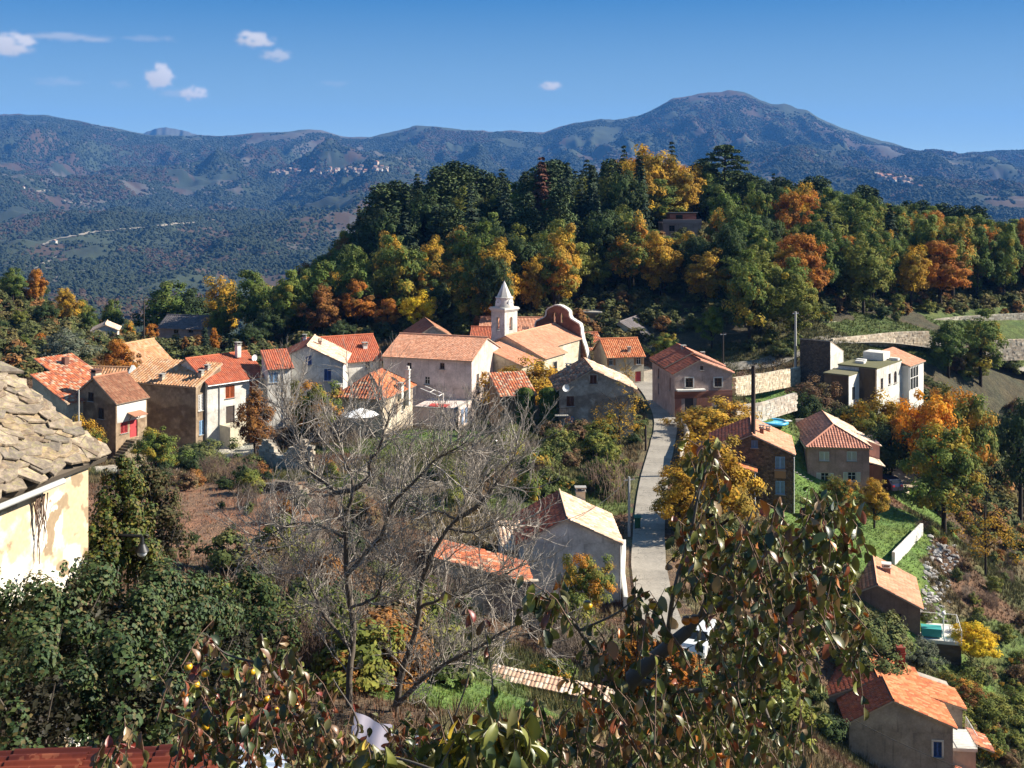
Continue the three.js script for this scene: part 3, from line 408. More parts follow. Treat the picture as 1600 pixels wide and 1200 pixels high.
// the point of a roof plane seen at a photograph point, in the house's own frame
function onRoof(H, i, px, py) { const P = H.planes[i], n = P.e1.clone().sub(P.e0).cross(P.up).normalize(), inv = new THREE.Matrix4().copy(H.g.matrixWorld).invert(), o = V(0, 0, 0).applyMatrix4(inv), d = at(px, py, 1).applyMatrix4(inv).sub(o); return o.clone().addScaledVector(d, P.e0.clone().sub(o).dot(n) / d.dot(n)); }
function chimney(H, i, px, py, o = {}) {
  const p = onRoof(H, i, px, py), { w = 0.55, d = 0.55, h = 1.1, m = wallMats.cream ?? concrete, cap = concrete, ry = 0 } = o;
  const c = mesh('chimney', box(w, h + 0.8, d, 0, h / 2 - 0.4), m, H.g); c.position.copy(p); c.rotation.y = ry;
  mesh('chimney_cap', merged([box(w + 0.14, 0.08, d + 0.14, 0, h + 0.045), box(0.1, 0.22, d * 0.9, -w / 2 + 0.05, h + 0.195), box(0.1, 0.22, d * 0.9, w / 2 - 0.05, h + 0.195), box(w + 0.2, 0.07, d + 0.2, 0, h + 0.345)]), cap, c);
  return c;
}
function dish(label, p, ry) { const g = root('satellite_dish', label, 'satellite dish', null, p); const prof = []; for (let i = 0; i <= 6; i++) prof.push(new THREE.Vector2(0.42 * i / 6, 0.10 * (i / 6) ** 2)); const l = new THREE.LatheGeometry(prof, 14); l.rotateX(Math.PI / 2); l.rotateY(ry); mesh('reflector', l, paint(0.78, 0.78, 0.78, 0.5), g); mesh('bracket', merged([bar(V(0, 0, 0), V(0, -0.5, -0.1), 0.025), bar(V(0, -0.3, 0.05), V(Math.sin(ry) * 0.4, 0.02, Math.cos(ry) * 0.4), 0.012)]), ZINC, g); return g; }
// a part box given in a house's own frame
const part = (H, name, geo, m) => mesh(name, geo, m, H.g);
wallMat('white', WHITE); wallMat('cream', CREAM); wallMat('tan', TAN, 'worn'); wallMat('pinkw', PINKW); wallMat('grey', GREYW, 'worn'); wallMat('ochre', OCHRE, 'worn'); wallMat('stone', [0.38, 0.33, 0.26], 'rubble'); wallMat('darkstone', [0.20, 0.145, 0.10], 'rubble'); wallMat('oldwhite', [0.70, 0.64, 0.54], 'worn');
const W = wallMats;
wallMat('house3', [0.40, 0.31, 0.22], 'worn'); wallMat('house4', [0.36, 0.29, 0.215], 'worn');
// ---------- the village ----------
const VIL = 'houses of the village';
// left: orange-roofed pair beside the stone roof
{
  const H = house({ label: 'two-level house with mottled orange tile roofs beside the stone slab roof', A: [104, 630, 134], side: 'r', yaw: -36, w: 6.5, d: 6, h: 6, wall: W.cream, roof: { t: 'shedr', rise: 2.3, col: 'mixed', p: 0.34, rough: 0.05 }, ops: [{ f: 'r', p: [98, 645], w: 0.4, h: 0.5 }] });
  const a = at(101, 596, 141), loc = H.g.worldToLocal(a.clone());
  mesh('upper_wall', box(6, 4.5, 4.6, loc.x - 3.02, loc.y - 2.3, loc.z - 2.4), W.cream, H.g);
  const al = Math.atan2(2.0, 6); addRoof(H.g, [{ e0: V(loc.x + 0.3, loc.y - 0.1, loc.z + 0.2), e1: V(loc.x + 0.3, loc.y - 0.1, loc.z - 5), up: V(-Math.cos(al), Math.sin(al), 0), V: 6.6 }], [], { col: 'mixed', p: 0.34, rough: 0.05 });
  mesh('chimney', box(0.7, 1.5, 0.6, loc.x - 3.6, loc.y + 1.4, loc.z - 2.5), SHUT.brown, H.g);
}
{ const H = house({ label: 'low house with tan canal-tile roof and white gable parapet behind the red-door house', A: [104, 611, 148], side: 'l', yaw: -6, w: 6.6, d: 6.5, h: 6, wall: W.oldwhite, roof: { t: 'gx', rise: 2.3, col: 'tan', p: 0.36 } });
  const s = new THREE.Shape(); s.moveTo(-0.2, 6.1); s.lineTo(3.25, 8.75); s.lineTo(6.7, 6.1); s.lineTo(6.7, 5); s.lineTo(-0.2, 5); const q = new THREE.ExtrudeGeometry(s, { depth: 0.35, bevelEnabled: false }); q.applyMatrix4(new THREE.Matrix4().makeBasis(V(0, 0, -1), V(0, 1, 0), V(1, 0, 0))); q.translate(6.82, 0, 0); part(H, 'gable_parapet', q, W.white); }
{ const H = house({ label: 'old dark-gabled house with brown roof, chimney and red door under a small awning', A: [181, 630, 133], side: 'r', yaw: -31, w: 7.0, d: 4.4, h: 5.4, wall: W.house3, roof: { t: 'gz', rise: 2.35, col: 'brown', p: 0.2, over: 0.25 },
    ops: [{ f: 'r', p: [194, 666], k: 'shut', c: 'red', w: 1.0, h: 1.5 }, { f: 'r', p: [209, 668], k: 'door', c: 'red', w: 1.1, h: 2.1 }, { f: 'f', p: [142, 620], w: 0.9, h: 1.0, k: 'shut', c: 'dark' }, { f: 'f', p: [158, 646], w: 0.9, h: 1.2, k: 'shut', c: 'dark' }] });
  part(H, 'lime_wash', box(0.02, 2.2, 4.1, 0.012, 4.25, -2.2), W.white);
  const dq = toFace(H, 'r', 209, 645); part(H, 'door_awning', merged([box(1.25, 0.07, 1.9, 0.62, 0, 0, 0, 0, -0.25)]), paint(0.36,0.17,0.10,0.9)).position.set(0, dq.v, -dq.u);
  for (const z of [0.7, -0.7]) part(H, 'awning_bracket', box(0.06, 0.7, 0.06, 0.1, -0.35, z, 0, 0, -0.6), WOODF).position.set(0.2, dq.v, -dq.u);
  chimney(H, 0, 150, 600, { w: 0.8, d: 0.8, h: 1.3, m: W.oldwhite, cap: SHUT.brown });
  const q = toFace(H, 'r', 209, 684); for (let i = 0; i < 9; i++) part(H, 'stair_step', box(1.3, 0.24 * (9 - i) + 1.5, 0.32, 0.67, 0.12 * (9 - i) - 0.75, 0), W.stone).position.set(0.004, q.v - 2.16, -q.u + 0.9 + i * 0.32);
  part(H, 'stair_landing', box(1.5, 3.6, 1.6, 0.76, -1.8, 0), W.stone).position.set(0.003, q.v, -q.u - 0.2);
}
{ const H = house({ label: 'tall plain house with dark unrendered wall and striped mono-pitch tile roof', A: [306, 606, 141], side: 'r', yaw: -23, w: 10.6, d: 4.8, h: 7.9, wall: W.house4, roof: { t: 'shed', rise: 1.95, col: 'tan', p: 0.42, amp: 0.14, over: 0.15, seg: 6 }, ops: [{ f: 'r', p: [314, 629], k: 'shut', c: 'white', w: 1.0, h: 1.9 }, { f: 'r', p: [315, 668], k: 'shut', c: 'paleblue', w: 0.9, h: 1.7 }] });
  chimney(H, 0, 253, 596, { w: 0.5, d: 0.5, h: 0.55, m: W.oldwhite }); chimney(H, 0, 314, 591, { w: 0.5, d: 0.5, h: 0.6, m: W.oldwhite }); chimney(H, 0, 324, 580, { w: 0.5, d: 0.5, h: 0.4, m: W.oldwhite }); }
{ const H = house({ label: 'white house with red tile roof and orange shutters', A: [417, 587, 148], side: 'r', yaw: 45, w: 8.2, d: 9.4, h: 8.4, wall: W.white, roof: { t: 'gx', rise: 2.3, col: 'red', p: 0.26 }, gutter: 1,
    ops: [{ p: [359.5, 612], k: 'shut', c: 'orange', w: 1.25, h: 1.5 }, { p: [397, 605], k: 'shut', c: 'orange', w: 1.25, h: 1.5 }, { p: [360, 648], k: 'door', c: 'dark', w: 1.2, h: 2.1 }, { p: [392, 645], k: 'shut', c: 'orange', w: 1.1, h: 1.6 }] });
  const q = toFace(H, 'f', 362, 660); part(H, 'terrace', box(3.4, 3.8, 2.4, 0, -1.9, 1.21), W.cream).position.set(-8.2 + q.u, q.v, 0);
  const rails = [bar(V(-1.65, 0.95, 2.35), V(1.65, 0.95, 2.35), 0.03)]; for (let i = 0; i <= 10; i++) rails.push(bar(V(-1.65 + i * 0.33, 0, 2.35), V(-1.65 + i * 0.33, 0.95, 2.35), 0.015)); part(H, 'railing', merged(rails), IRON).position.set(-8.2 + q.u, q.v, 0);
  chimney(H, 1, 372, 548, { h: 0.7, m: W.white }); part(H, 'downpipe', bar(V(-6.62, -1, 0.07), V(-6.62, 8.3, 0.07), 0.05), ZINC); }
dish('white satellite dish at the end of the red roof', at(397, 559, 150), 0.9);
{ const H = house({ label: 'white house with blue shutters and a gable end in shade', A: [536, 568, 150], side: 'r', yaw: 3, w: 8.9, d: 9, h: 7, wall: W.white, roof: { t: 'gz', rise: 2.1, col: 'pale', colL: 'red', p: 0.27 },
    ops: [{ p: [482, 563], k: 'shut', c: 'blue', w: 0.75, h: 1.15 }, { p: [512, 586], k: 'shut', c: 'blue', w: 0.85, h: 1.45 }] });
  chimney(H, 0, 476, 534, { h: 0.6, m: SHUT.white, w: 0.4, d: 0.4 }); chimney(H, 1, 500, 541, { h: 0.6, m: W.pinkw, w: 0.4, d: 0.4 }); }
{ house({ label: 'low white wing with pale blue window joined to the blue-shuttered house', A: [456, 573, 147.5], side: 'r', yaw: 28, w: 3.0, d: 2.5, h: 6.5, wall: W.white, roof: { t: 'shed', rise: 1.6, col: 'red', p: 0.27 }, ops: [{ p: [428, 590], k: 'shut', c: 'paleblue', w: 1.1, h: 1.2 }] }); }
{ const H = house({ label: 'white house with long red roof between the blue-shuttered house and the big white house', A: [597, 561, 159], side: 'r', yaw: 26, w: 9.5, d: 8, h: 6.5, wall: W.white, roof: { t: 'gx', rise: 2.6, col: 'red', p: 0.27 }, ops: [{ p: [575, 570], w: 0.7, h: 1.0 }] }); chimney(H, 0, 570, 545, { h: 0.5, m: W.white }); }
{ house({ label: 'house with dark red striped roof and pale gable against the wood', A: [646, 530, 178], side: 'l', yaw: 12, w: 5.8, d: 9, h: 6, wall: W.oldwhite, roof: { t: 'gz', rise: 1.8, col: 'brown', colL: 'red', p: 0.42, amp: 0.12 } }); }
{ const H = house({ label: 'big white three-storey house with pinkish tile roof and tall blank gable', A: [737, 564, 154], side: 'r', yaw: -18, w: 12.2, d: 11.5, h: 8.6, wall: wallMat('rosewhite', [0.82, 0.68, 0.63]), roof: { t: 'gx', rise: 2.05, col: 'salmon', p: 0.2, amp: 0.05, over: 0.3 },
    ops: [{ p: [639.5, 571.5], w: 0.62, h: 0.78, frame: WOODF }, { p: [691, 572], w: 0.62, h: 0.78, frame: WOODF }, { p: [667.5, 594.5], w: 0.72, h: 1.0 }, { f: 'r', p: [746.5, 597], k: 'glass', w: 1.1, h: 2.1 }, { f: 'r', p: [746.5, 646], k: 'door', c: 'wood', w: 1.0, h: 2.0 }, { f: 'r', p: [760, 607], w: 0.5, h: 0.5 }] });
  const q = toFace(H, 'r', 746.5, 607); const rails = [bar(V(0.35, 0.5, -0.75), V(0.35, 0.5, 0.75), 0.03)]; for (let i = 0; i <= 9; i++) rails.push(bar(V(0.35, -0.5, -0.75 + i / 6), V(0.35, 0.5, -0.75 + i / 6), 0.014)); rails.push(box(0.4, 0.08, 1.6, 0.2, -0.52, 0)); part(H, 'balcony', merged(rails), IRON).position.set(0, q.v, -q.u);
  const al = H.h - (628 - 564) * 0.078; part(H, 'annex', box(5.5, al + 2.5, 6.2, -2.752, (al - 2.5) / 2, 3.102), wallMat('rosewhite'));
  part(H, 'annex_coping', merged([box(5.62, 0.1, 0.3, -2.75, al + 0.052, 6.1), box(0.3, 0.1, 5.9, -0.1, al + 0.052, 2.99)]), concrete);
  for (const [px, py, k] of [[714, 655, 'wood'], [722, 651, 'slate'], [728, 648, 'slate']]) { const t = toFace(H, 'r', px, py); const dr = paneled(H.g, 'door', 0.85, 1.9, SHUT[k]); dr.position.set(0.03, t.v, -t.u); dr.rotation.y = Math.PI / 2; }
  part(H, 'aerial', merged([bar(V(-0.9, al, 5.4), V(-0.9, al + 1.5, 5.4), 0.03), bar(V(-1.3, al + 1.45, 5.4), V(-0.2, al + 1.7, 5.4), 0.02)]), ZINC);
  part(H, 'terrace_cover', box(2.4, 0.06, 1.2, -2.4, al + 0.2, 5.2, 0.1), paint(0.5, 0.06, 0.05)); }
{ const H = house({ label: 'hip-roofed house of mixed old orange tiles behind the bare tree', A: [598, 622, 139], side: 'r', yaw: -17, w: 5.6, d: 9.2, h: 4.6, wall: W.oldwhite, roof: { t: 'hip', rise: 2.0, col: 'mixed', colL: 'old', colR: 'orange', p: 0.36, amp: 0.11, rough: 0.06 },
    ops: [{ f: 'r', p: [616, 640], k: 'open', c: 'brown', w: 0.8, h: 1.3 }, { f: 'r', p: [642, 632], k: 'glass', w: 1.2, h: 2.0 }, { f: 'r', p: [629, 636], w: 0.7, h: 1.2 }] });
  chimney(H, 1, 626, 612, { h: 0.7, w: 0.5, d: 0.7, m: W.white }); part(H, 'tall_chimney', merged([box(0.45, 4.2, 0.45, 0.35, 4.6, -6.8), box(0.6, 0.12, 0.6, 0.35, 6.76, -6.8), box(0.3, 0.4, 0.3, 0.35, 7.0, -6.8)]), W.white); chimney(H, 0, 530, 618, { h: 1.0, m: SHUT.brown });
  const s = toFace(H, 'r', 657, 612); part(H, 'glass_porch', merged([bar(V(0, 0.4, 0), V(2.4, -0.4, 0), 0.06), bar(V(0, 0.4, -1.6), V(2.4, -0.4, -1.6), 0.06), bar(V(2.4, -0.4, 0), V(2.4, -0.4, -1.6), 0.06), bar(V(2.4, -0.4, 0), V(2.4, -3, 0), 0.06), bar(V(2.4, -0.4, -1.6), V(2.4, -3, -1.6), 0.06), box(0.08, 1.2, 1.5, 2.4, -2.2, -0.8), bar(V(1.2, 0, 0), V(1.2, 0, -1.6), 0.04)]), FRAME).position.set(0, s.v, -s.u); }
{ const g = root('garden_parasol', 'white garden parasol over the terrace behind the bare tree', 'parasol', null, at(563, 668, 134)); g.position.y = ground(g.position.x, 134); const top = at(563, 637, 134).y - g.position.y; const c = new THREE.ConeGeometry(2.1, 0.75, 8, 1, true); c.translate(0, top - 0.37, 0); mesh('canopy', c, paint(0.8, 0.79, 0.76), g); mesh('pole', bar(V(0, 0, 0), V(0, top, 0), 0.03), FRAME, g); for (let i = 0; i < 8; i++) { const t = i * Math.PI / 4; mesh('rib', bar(V(0, top - 0.05, 0), V(Math.sin(t) * 2.05, top - 0.72, Math.cos(t) * 2.05), 0.012), FRAME, g); } mesh('base', new THREE.CylinderGeometry(0.3, 0.35, 0.12, 12).translate(0, 0.06, 0), concrete, g); }
// ---------- the church ----------
{
  const g = root('church', 'village church with orange tile nave, white spired bell tower and scalloped baroque facade', 'church');
  const A = at(850, 560, 165), yaw = -29; const h = 6.5; g.position.set(A.x, A.y - h, A.z); g.rotation.y = yaw * deg; g.updateMatrixWorld(true);
  const L = 15, w = 11.7, hw = 5.85, rise = 2.55, al = Math.atan2(rise, hw), cs = Math.cos(al), sn = Math.sin(al), inset = 1.75, hN = h + inset * Math.tan(al);
  // nave body (inset from the side chapel), chapel on the near right
  const gable = (x0, x1, hl, hr, apx, apy) => { const s = new THREE.Shape(); s.moveTo(x0, -3); s.lineTo(x1, -3); s.lineTo(x1, hr); s.lineTo(apx, apy); s.lineTo(x0, hl); return s; };
  const nave = new THREE.ExtrudeGeometry(gable(-w, -inset, h, hN, -hw, h + rise), { depth: L, bevelEnabled: false }); nave.translate(0, 0, -L);
  mesh('nave_wall', nave, W.cream, g);
  const cs2 = new THREE.Shape(); cs2.moveTo(-inset - 0.3, -3); cs2.lineTo(0, -3); cs2.lineTo(0, h); cs2.lineTo(-inset - 0.3, hN + 0.14); const ch = new THREE.ExtrudeGeometry(cs2, { depth: 6.5, bevelEnabled: false }); ch.translate(0, 0, -6.503);
  mesh('side_chapel', ch, W.cream, g);
  const ov = 0.3, full = hw / cs;
  const planes = [{ e0: V(-w - ov, h - ov * Math.tan(al), -L), e1: V(-w - ov, h - ov * Math.tan(al), 0.25), up: V(cs, sn, 0), V: full + ov / cs },
    { e0: V(ov, h - ov * Math.tan(al), 0.25), e1: V(ov, h - ov * Math.tan(al), -6.6), up: V(-cs, sn, 0), V: full + ov / cs }, { e0: V(-inset + ov, hN - ov * Math.tan(al), -6.62), e1: V(-inset + ov, hN - ov * Math.tan(al), -L), up: V(-cs, sn, 0), V: full - (inset - ov) / cs }];
  addRoof(g, planes, [[V(-hw, h + rise + 0.1, 0.25), V(-hw, h + rise + 0.1, -L)]], { col: 'salmon', p: 0.2, amp: 0.045 });
  const H = { x0: -w, w, d: L, h, g };
  const q = toFace({ ...H }, 'r', 867, 576); const win = mesh('window', merged([box(0.05, 1.9, 1.0), ...[-0.25, 0, 0.25].map(z => box(0.09, 1.9, 0.04, 0, 0, z))]), glassMat, g); win.position.set(0.03, q.v, -q.u); mesh('window_frame', merged([box(0.08, 0.1, 1.2, 0.02, 1.0), box(0.08, 0.1, 1.2, 0.02, -1.0), box(0.08, 1.9, 0.1, 0.02, 0, 0.55), box(0.08, 1.9, 0.1, 0.02, 0, -0.55)]), concrete, win);
  mesh('porch', merged([box(1.9, 5.4, 0.3, -0.8, 0.6, -8.6), box(0.3, 5.4, 2.4, 0.0, 0.6, -9.96), box(2.2, 0.22, 3.0, -0.7, 3.42, -9.9)]), W.ochre, g);
  mesh('porch_door', box(1.2, 2.6, 0.1, -0.85, 0.4, -8.4), SHUT.brown, g);
  // scalloped facade: curved volutes on both sides, two slits for bells
  const cx = -5.5, pts = [[5.1, -3], [5.1, 2.50], [5.0, 3.50], [4.8, 4.90], [4.5, 6.00], [4.1, 7.00], [3.85, 8.10], [3.8, 8.80], [3.6, 9.35], [2.9, 9.70], [2.2, 10.05], [1.95, 10.40], [1.9, 11.00], [1.6, 11.35], [1.1, 11.60], [0.55, 11.85], [0, 11.92]];
  const prof = pts.map(([a, b]) => [a, b]), s = new THREE.Shape(); s.moveTo(cx + prof[0][0], prof[0][1]); for (const [a, b] of prof.slice(1)) s.lineTo(cx + a, b); for (const [a, b] of prof.slice(0, -1).reverse()) s.lineTo(cx - a, b); s.lineTo(cx + prof[0][0], prof[0][1]);
  for (const o of [-0.6, 0.55]) { const p = new THREE.Path(); p.moveTo(cx + o - 0.24, 9.3); p.lineTo(cx + o + 0.24, 9.3); p.lineTo(cx + o + 0.24, 10.6); p.absarc(cx + o, 10.6, 0.24, 0, Math.PI, false); p.lineTo(cx + o - 0.24, 9.0); s.holes.push(p); }
  const fg = new THREE.ExtrudeGeometry(s, { depth: 0.7, bevelEnabled: false, curveSegments: 5 }); fg.translate(0, 0, -L - 0.705);
  mesh('facade', fg, wallMat('facade', [0.27, 0.135, 0.095], 'worn'), g);
  const cop = []; for (const sgn of [-1, 1]) for (let i = 1; i < prof.length; i++) { const a = V(cx + sgn * prof[i - 1][0], prof[i - 1][1], 0), b = V(cx + sgn * prof[i][0], prof[i][1], 0), d = b.clone().sub(a), n = Math.atan2(d.y, d.x), l = d.length(); const c = box(l + 0.06, 0.18, 1.0); c.rotateZ(n); c.translate((a.x + b.x) / 2, (a.y + b.y) / 2, -L - 0.355); cop.push(c); }
  mesh('facade_coping', merged(cop), W.white, g, 'stuff');
  mesh('iron_cross', merged([bar(V(cx, 11.9, -L - 0.35), V(cx, 13.6, -L - 0.35), 0.05), bar(V(cx - 0.5, 13.0, -L - 0.35), V(cx + 0.5, 13.0, -L - 0.35), 0.04)]), IRON, g);
  // bell tower
  const T = at(774, 520, 172), inv = g.worldToLocal(T.clone()), tw = new THREE.Group(); tw.name = 'bell_tower'; tw.position.set(inv.x, 0, inv.z); tw.rotation.y = -14 * deg; g.add(tw); tw.updateMatrixWorld(true);
  const ty = py => at(787.5, py, 172).y - g.position.y, c0 = ty(484.5), sw = 2.62, half2 = sw / 2, bTop = ty(496), bBot = ty(517);
  const bodyWall = (holes) => { const s = new THREE.Shape(); s.moveTo(-half2, -3); s.lineTo(half2, -3); s.lineTo(half2, c0); s.lineTo(-half2, c0); s.lineTo(-half2, -3); const p = new THREE.Path(); p.moveTo(-0.33, bBot); p.lineTo(0.33, bBot); p.lineTo(0.33, bTop - 0.3); p.absarc(0, bTop - 0.3, 0.33, 0, Math.PI, false); p.lineTo(-0.33, bBot); s.holes.push(p); return new THREE.ExtrudeGeometry(s, { depth: 0.4, bevelEnabled: false, curveSegments: 6 }); };
  const walls = []; for (let i = 0; i < 4; i++) { const q2 = bodyWall(); q2.translate(0, 0, half2 - 0.4 - (i % 2) * 0.003); if (i % 2) q2.scale(0.996, 1, 1); q2.rotateY(i * Math.PI / 2); q2.translate(0, 0, -half2 * 1.41); walls.push(q2); }
  const tower = mesh('tower_shaft', merged(walls), W.white, tw);
  const bell = new THREE.LatheGeometry([[0, 0.7], [0.16, 0.68], [0.22, 0.4], [0.28, 0.15], [0.42, 0]].map(a => new THREE.Vector2(...a)), 14); bell.translate(0, bBot + 0.6, -half2 * 1.41); mesh('bell', bell, paint(0.16, 0.11, 0.05, 0.4, 0.9), tw);
  const zc = -half2 * 1.41, cor = merged([box(sw + 0.5, 0.18, sw + 0.5, 0, c0 + 0.092, zc), box(sw + 0.25, 0.16, sw + 0.25, 0, c0 - 0.1, zc), box(sw + 0.3, 0.14, sw + 0.3, 0, c0 + 0.254, zc)]); mesh('cornice', cor, W.white, tw);
  const d0 = c0 + 0.33, dTop = ty(466.5), oct = new THREE.CylinderGeometry(1.22, 1.45, dTop - d0, 8, 1); oct.rotateY(Math.PI / 8); oct.translate(0, (d0 + dTop) / 2, zc); mesh('clock_stage', oct.toNonIndexed(), W.white, tw);
  const sp = new THREE.CylinderGeometry(0.03, 1.2, ty(440) - dTop, 8, 1); sp.rotateY(Math.PI / 8); sp.translate(0, (dTop + ty(440)) / 2, zc); const spn = sp.toNonIndexed(); spn.computeVertexNormals(); mesh('spire', spn, W.white, tw);
  mesh('spire_eave', new THREE.CylinderGeometry(1.36, 1.36, 0.14, 8).rotateY(Math.PI / 8).translate(0, dTop + 0.02, zc), W.white, tw);
  mesh('spire_rod', merged([bar(V(0, ty(441), zc), V(0, ty(417), zc), 0.035), bar(V(-0.35, ty(424), zc), V(0.35, ty(424), zc), 0.025)]), IRON, tw);
  for (const rot of [0, Math.PI / 2]) { const cf = new THREE.Group(); const y = (d0 + dTop) / 2 + 0.05, dist = 1.27; const f = mesh('clock', new THREE.CylinderGeometry(0.5, 0.5, 0.07, 20).rotateX(Math.PI / 2), paint(0.62, 0.66, 0.68), tw); f.position.set(Math.sin(rot) * dist, y, zc + Math.cos(rot) * dist); f.rotation.y = rot; const dl = [box(0.05, 0.34, 0.02, 0, 0.12, 0.045, 0, 0, -0.5), box(0.05, 0.26, 0.02, 0.05, -0.02, 0.05, 0, 0, 1.4)]; for (let i = 0; i < 12; i++) dl.push(box(0.03, 0.08, 0.012, Math.sin(i * Math.PI / 6) * 0.42, Math.cos(i * Math.PI / 6) * 0.42, 0.042, 0, 0, -i * Math.PI / 6)); mesh('clock_hands', merged(dl), IRON, f, 'stuff'); }
}
{ const H = house({ label: 'low house with orange roof and skylight behind the bell tower', A: [748, 517, 190], side: 'l', yaw: -6, w: 12, d: 7, h: 5.5, wall: W.cream, roof: { t: 'gx', rise: 1.6, col: 'salmon', p: 0.22 } }); const p = onRoof(H, 0, 821, 514); mesh('skylight', box(1.0, 0.1, 0.9, 0, 0.15, 0, 0.4), glassMat, H.g).position.copy(p); }
{ house({ label: 'sacristy with orange lean-to roof in front of the nave', name: 'sacristy', category: 'building', A: [815, 572, 160], side: 'r', yaw: -29, w: 6, d: 5, h: 5, wall: W.cream, roof: { t: 'shedr', rise: 1.9, col: 'salmon', p: 0.22 } }); }
{ house({ label: 'low pale building with reddish roof left of the bell tower', A: [735, 528, 184], side: 'l', yaw: -4, w: 7, d: 5, h: 4.5, wall: W.cream, roof: { t: 'gx', rise: 1.2, col: 'red', p: 0.24 } }); }
{ house({ label: 'narrow cream house with red roof next to the facade', A: [946, 546, 191], side: 'r', yaw: 20, w: 5.6, d: 7, h: 5.2, wall: W.cream, roof: { t: 'gx', rise: 2.1, col: 'mixed', p: 0.3, rough: 0.04 }, ops: [{ p: [928, 556], w: 0.5, h: 0.9 }] }); }
{ const H = house({ label: 'cream house with orange roof, brown shutters and a red door facing the lane', A: [1006, 556, 178], side: 'r', yaw: 12, w: 5.6, d: 7, h: 4.7, wall: W.cream, roof: { t: 'gx', rise: 2.0, col: 'orange', p: 0.3, rough: 0.05 }, ops: [{ p: [955, 565], k: 'open', c: 'wood', w: 0.6, h: 1.1 }, { p: [998, 563], k: 'open', c: 'wood', w: 0.7, h: 1.2 }, { p: [997, 591], k: 'door', c: 'red', w: 0.9, h: 2 }, { p: [955, 585], w: 0.7, h: 0.9 }, { p: [981, 590], w: 0.7, h: 0.8 }] }); chimney(H, 0, 983, 551, { h: 0.5, w: 0.4, d: 0.4, m: W.cream }); }
{ house({ label: 'pale gabled house with dark garage openings behind the facade', A: [930, 524, 200], side: 'l', yaw: -24, w: 8.6, d: 9, h: 4.2, wall: W.cream, roof: { t: 'gz', rise: 2.3, col: 'slate', p: 0.3, amp: 0.04 }, ops: [{ p: [954, 527], k: 'door', c: 'dark', w: 1.6, h: 1.8 }, { p: [978, 526], k: 'door', c: 'dark', w: 1.5, h: 1.7 }] });
  house({ label: 'brown flat-roofed block above the pale gabled house', A: [910, 489, 206], side: 'l', yaw: -8, w: 3.2, d: 4, h: 5.5, wall: W.ochre, roof: { t: 'flat' } });
  house({ label: 'house with brown hipped roof above the lane beside the plane tree', A: [977, 515, 206], side: 'l', yaw: -10, w: 6.6, d: 6, h: 4, wall: W.cream, roof: { t: 'hip', rise: 1.3, col: 'old', p: 0.26 } }); }
// ---------- houses round the garden and lane ----------
{ const H = house({ label: 'old grey-brown gabled house with dark worn canal tiles beside the lane', A: [874, 609, 138], side: 'l', yaw: 4, w: 8.5, d: 7.6, h: 6.2, wall: W.grey, roof: { t: 'gz', rise: 2.15, col: 'old', colR: 'pale', p: 0.46, amp: 0.20, row: 0.42, rough: 0.10, seg: 6, ap: 0.44 },
    ops: [{ p: [927, 593], k: 'shut', c: 'brown', w: 0.75, h: 1.0, surround: W.grey }, { p: [891, 627], k: 'shut', c: 'brown', w: 0.85, h: 1.15 }, { p: [891, 663], k: 'door', c: 'slate', w: 0.95, h: 1.9 }] });
  const q = toFace(H, 'f', 877, 648); part(H, 'balcony_floor', box(1.5, 0.1, 0.9, 0, 0, 0.46), concrete).position.set(q.u, q.v, 0); const r = [bar(V(-0.7, 0.9, 0.85), V(0.7, 0.9, 0.85), 0.03)]; for (let i = 0; i < 8; i++) r.push(bar(V(-0.7 + i * 0.2, 0, 0.85), V(-0.7 + i * 0.2, 0.9, 0.85), 0.014)); part(H, 'balcony_railing', merged(r), IRON).position.set(q.u, q.v, 0); chimney(H, 0, 888, 583, { h: 0.8, w: 0.5, d: 0.5, m: W.grey }); }
dish('white satellite dish on the eave of the old grey-brown house', at(884, 606, 137.4), 0.3);
{ const H = house({ label: 'small ochre house with striped orange roof between two columns of ivy', A: [782, 619, 144], side: 'l', yaw: 16, w: 4.3, d: 5, h: 5, wall: W.ochre, roof: { t: 'shed', rise: 1.7, col: 'mixed', p: 0.34, rough: 0.06 } });
  part(H, 'stone_front', box(1.9, 6.5, 0.5, 4.4, 0.4, 0.252), W.stone); const w = part(H, 'window', box(0.5, 0.7, 0.05, 4.7, 1.0, 0.53), glassMat); mesh('window_frame', merged([box(0.7, 0.08, 0.1, 4.7, 1.4, 0.54), box(0.7, 0.08, 0.1, 4.7, 0.6, 0.54)]), concrete, w); }
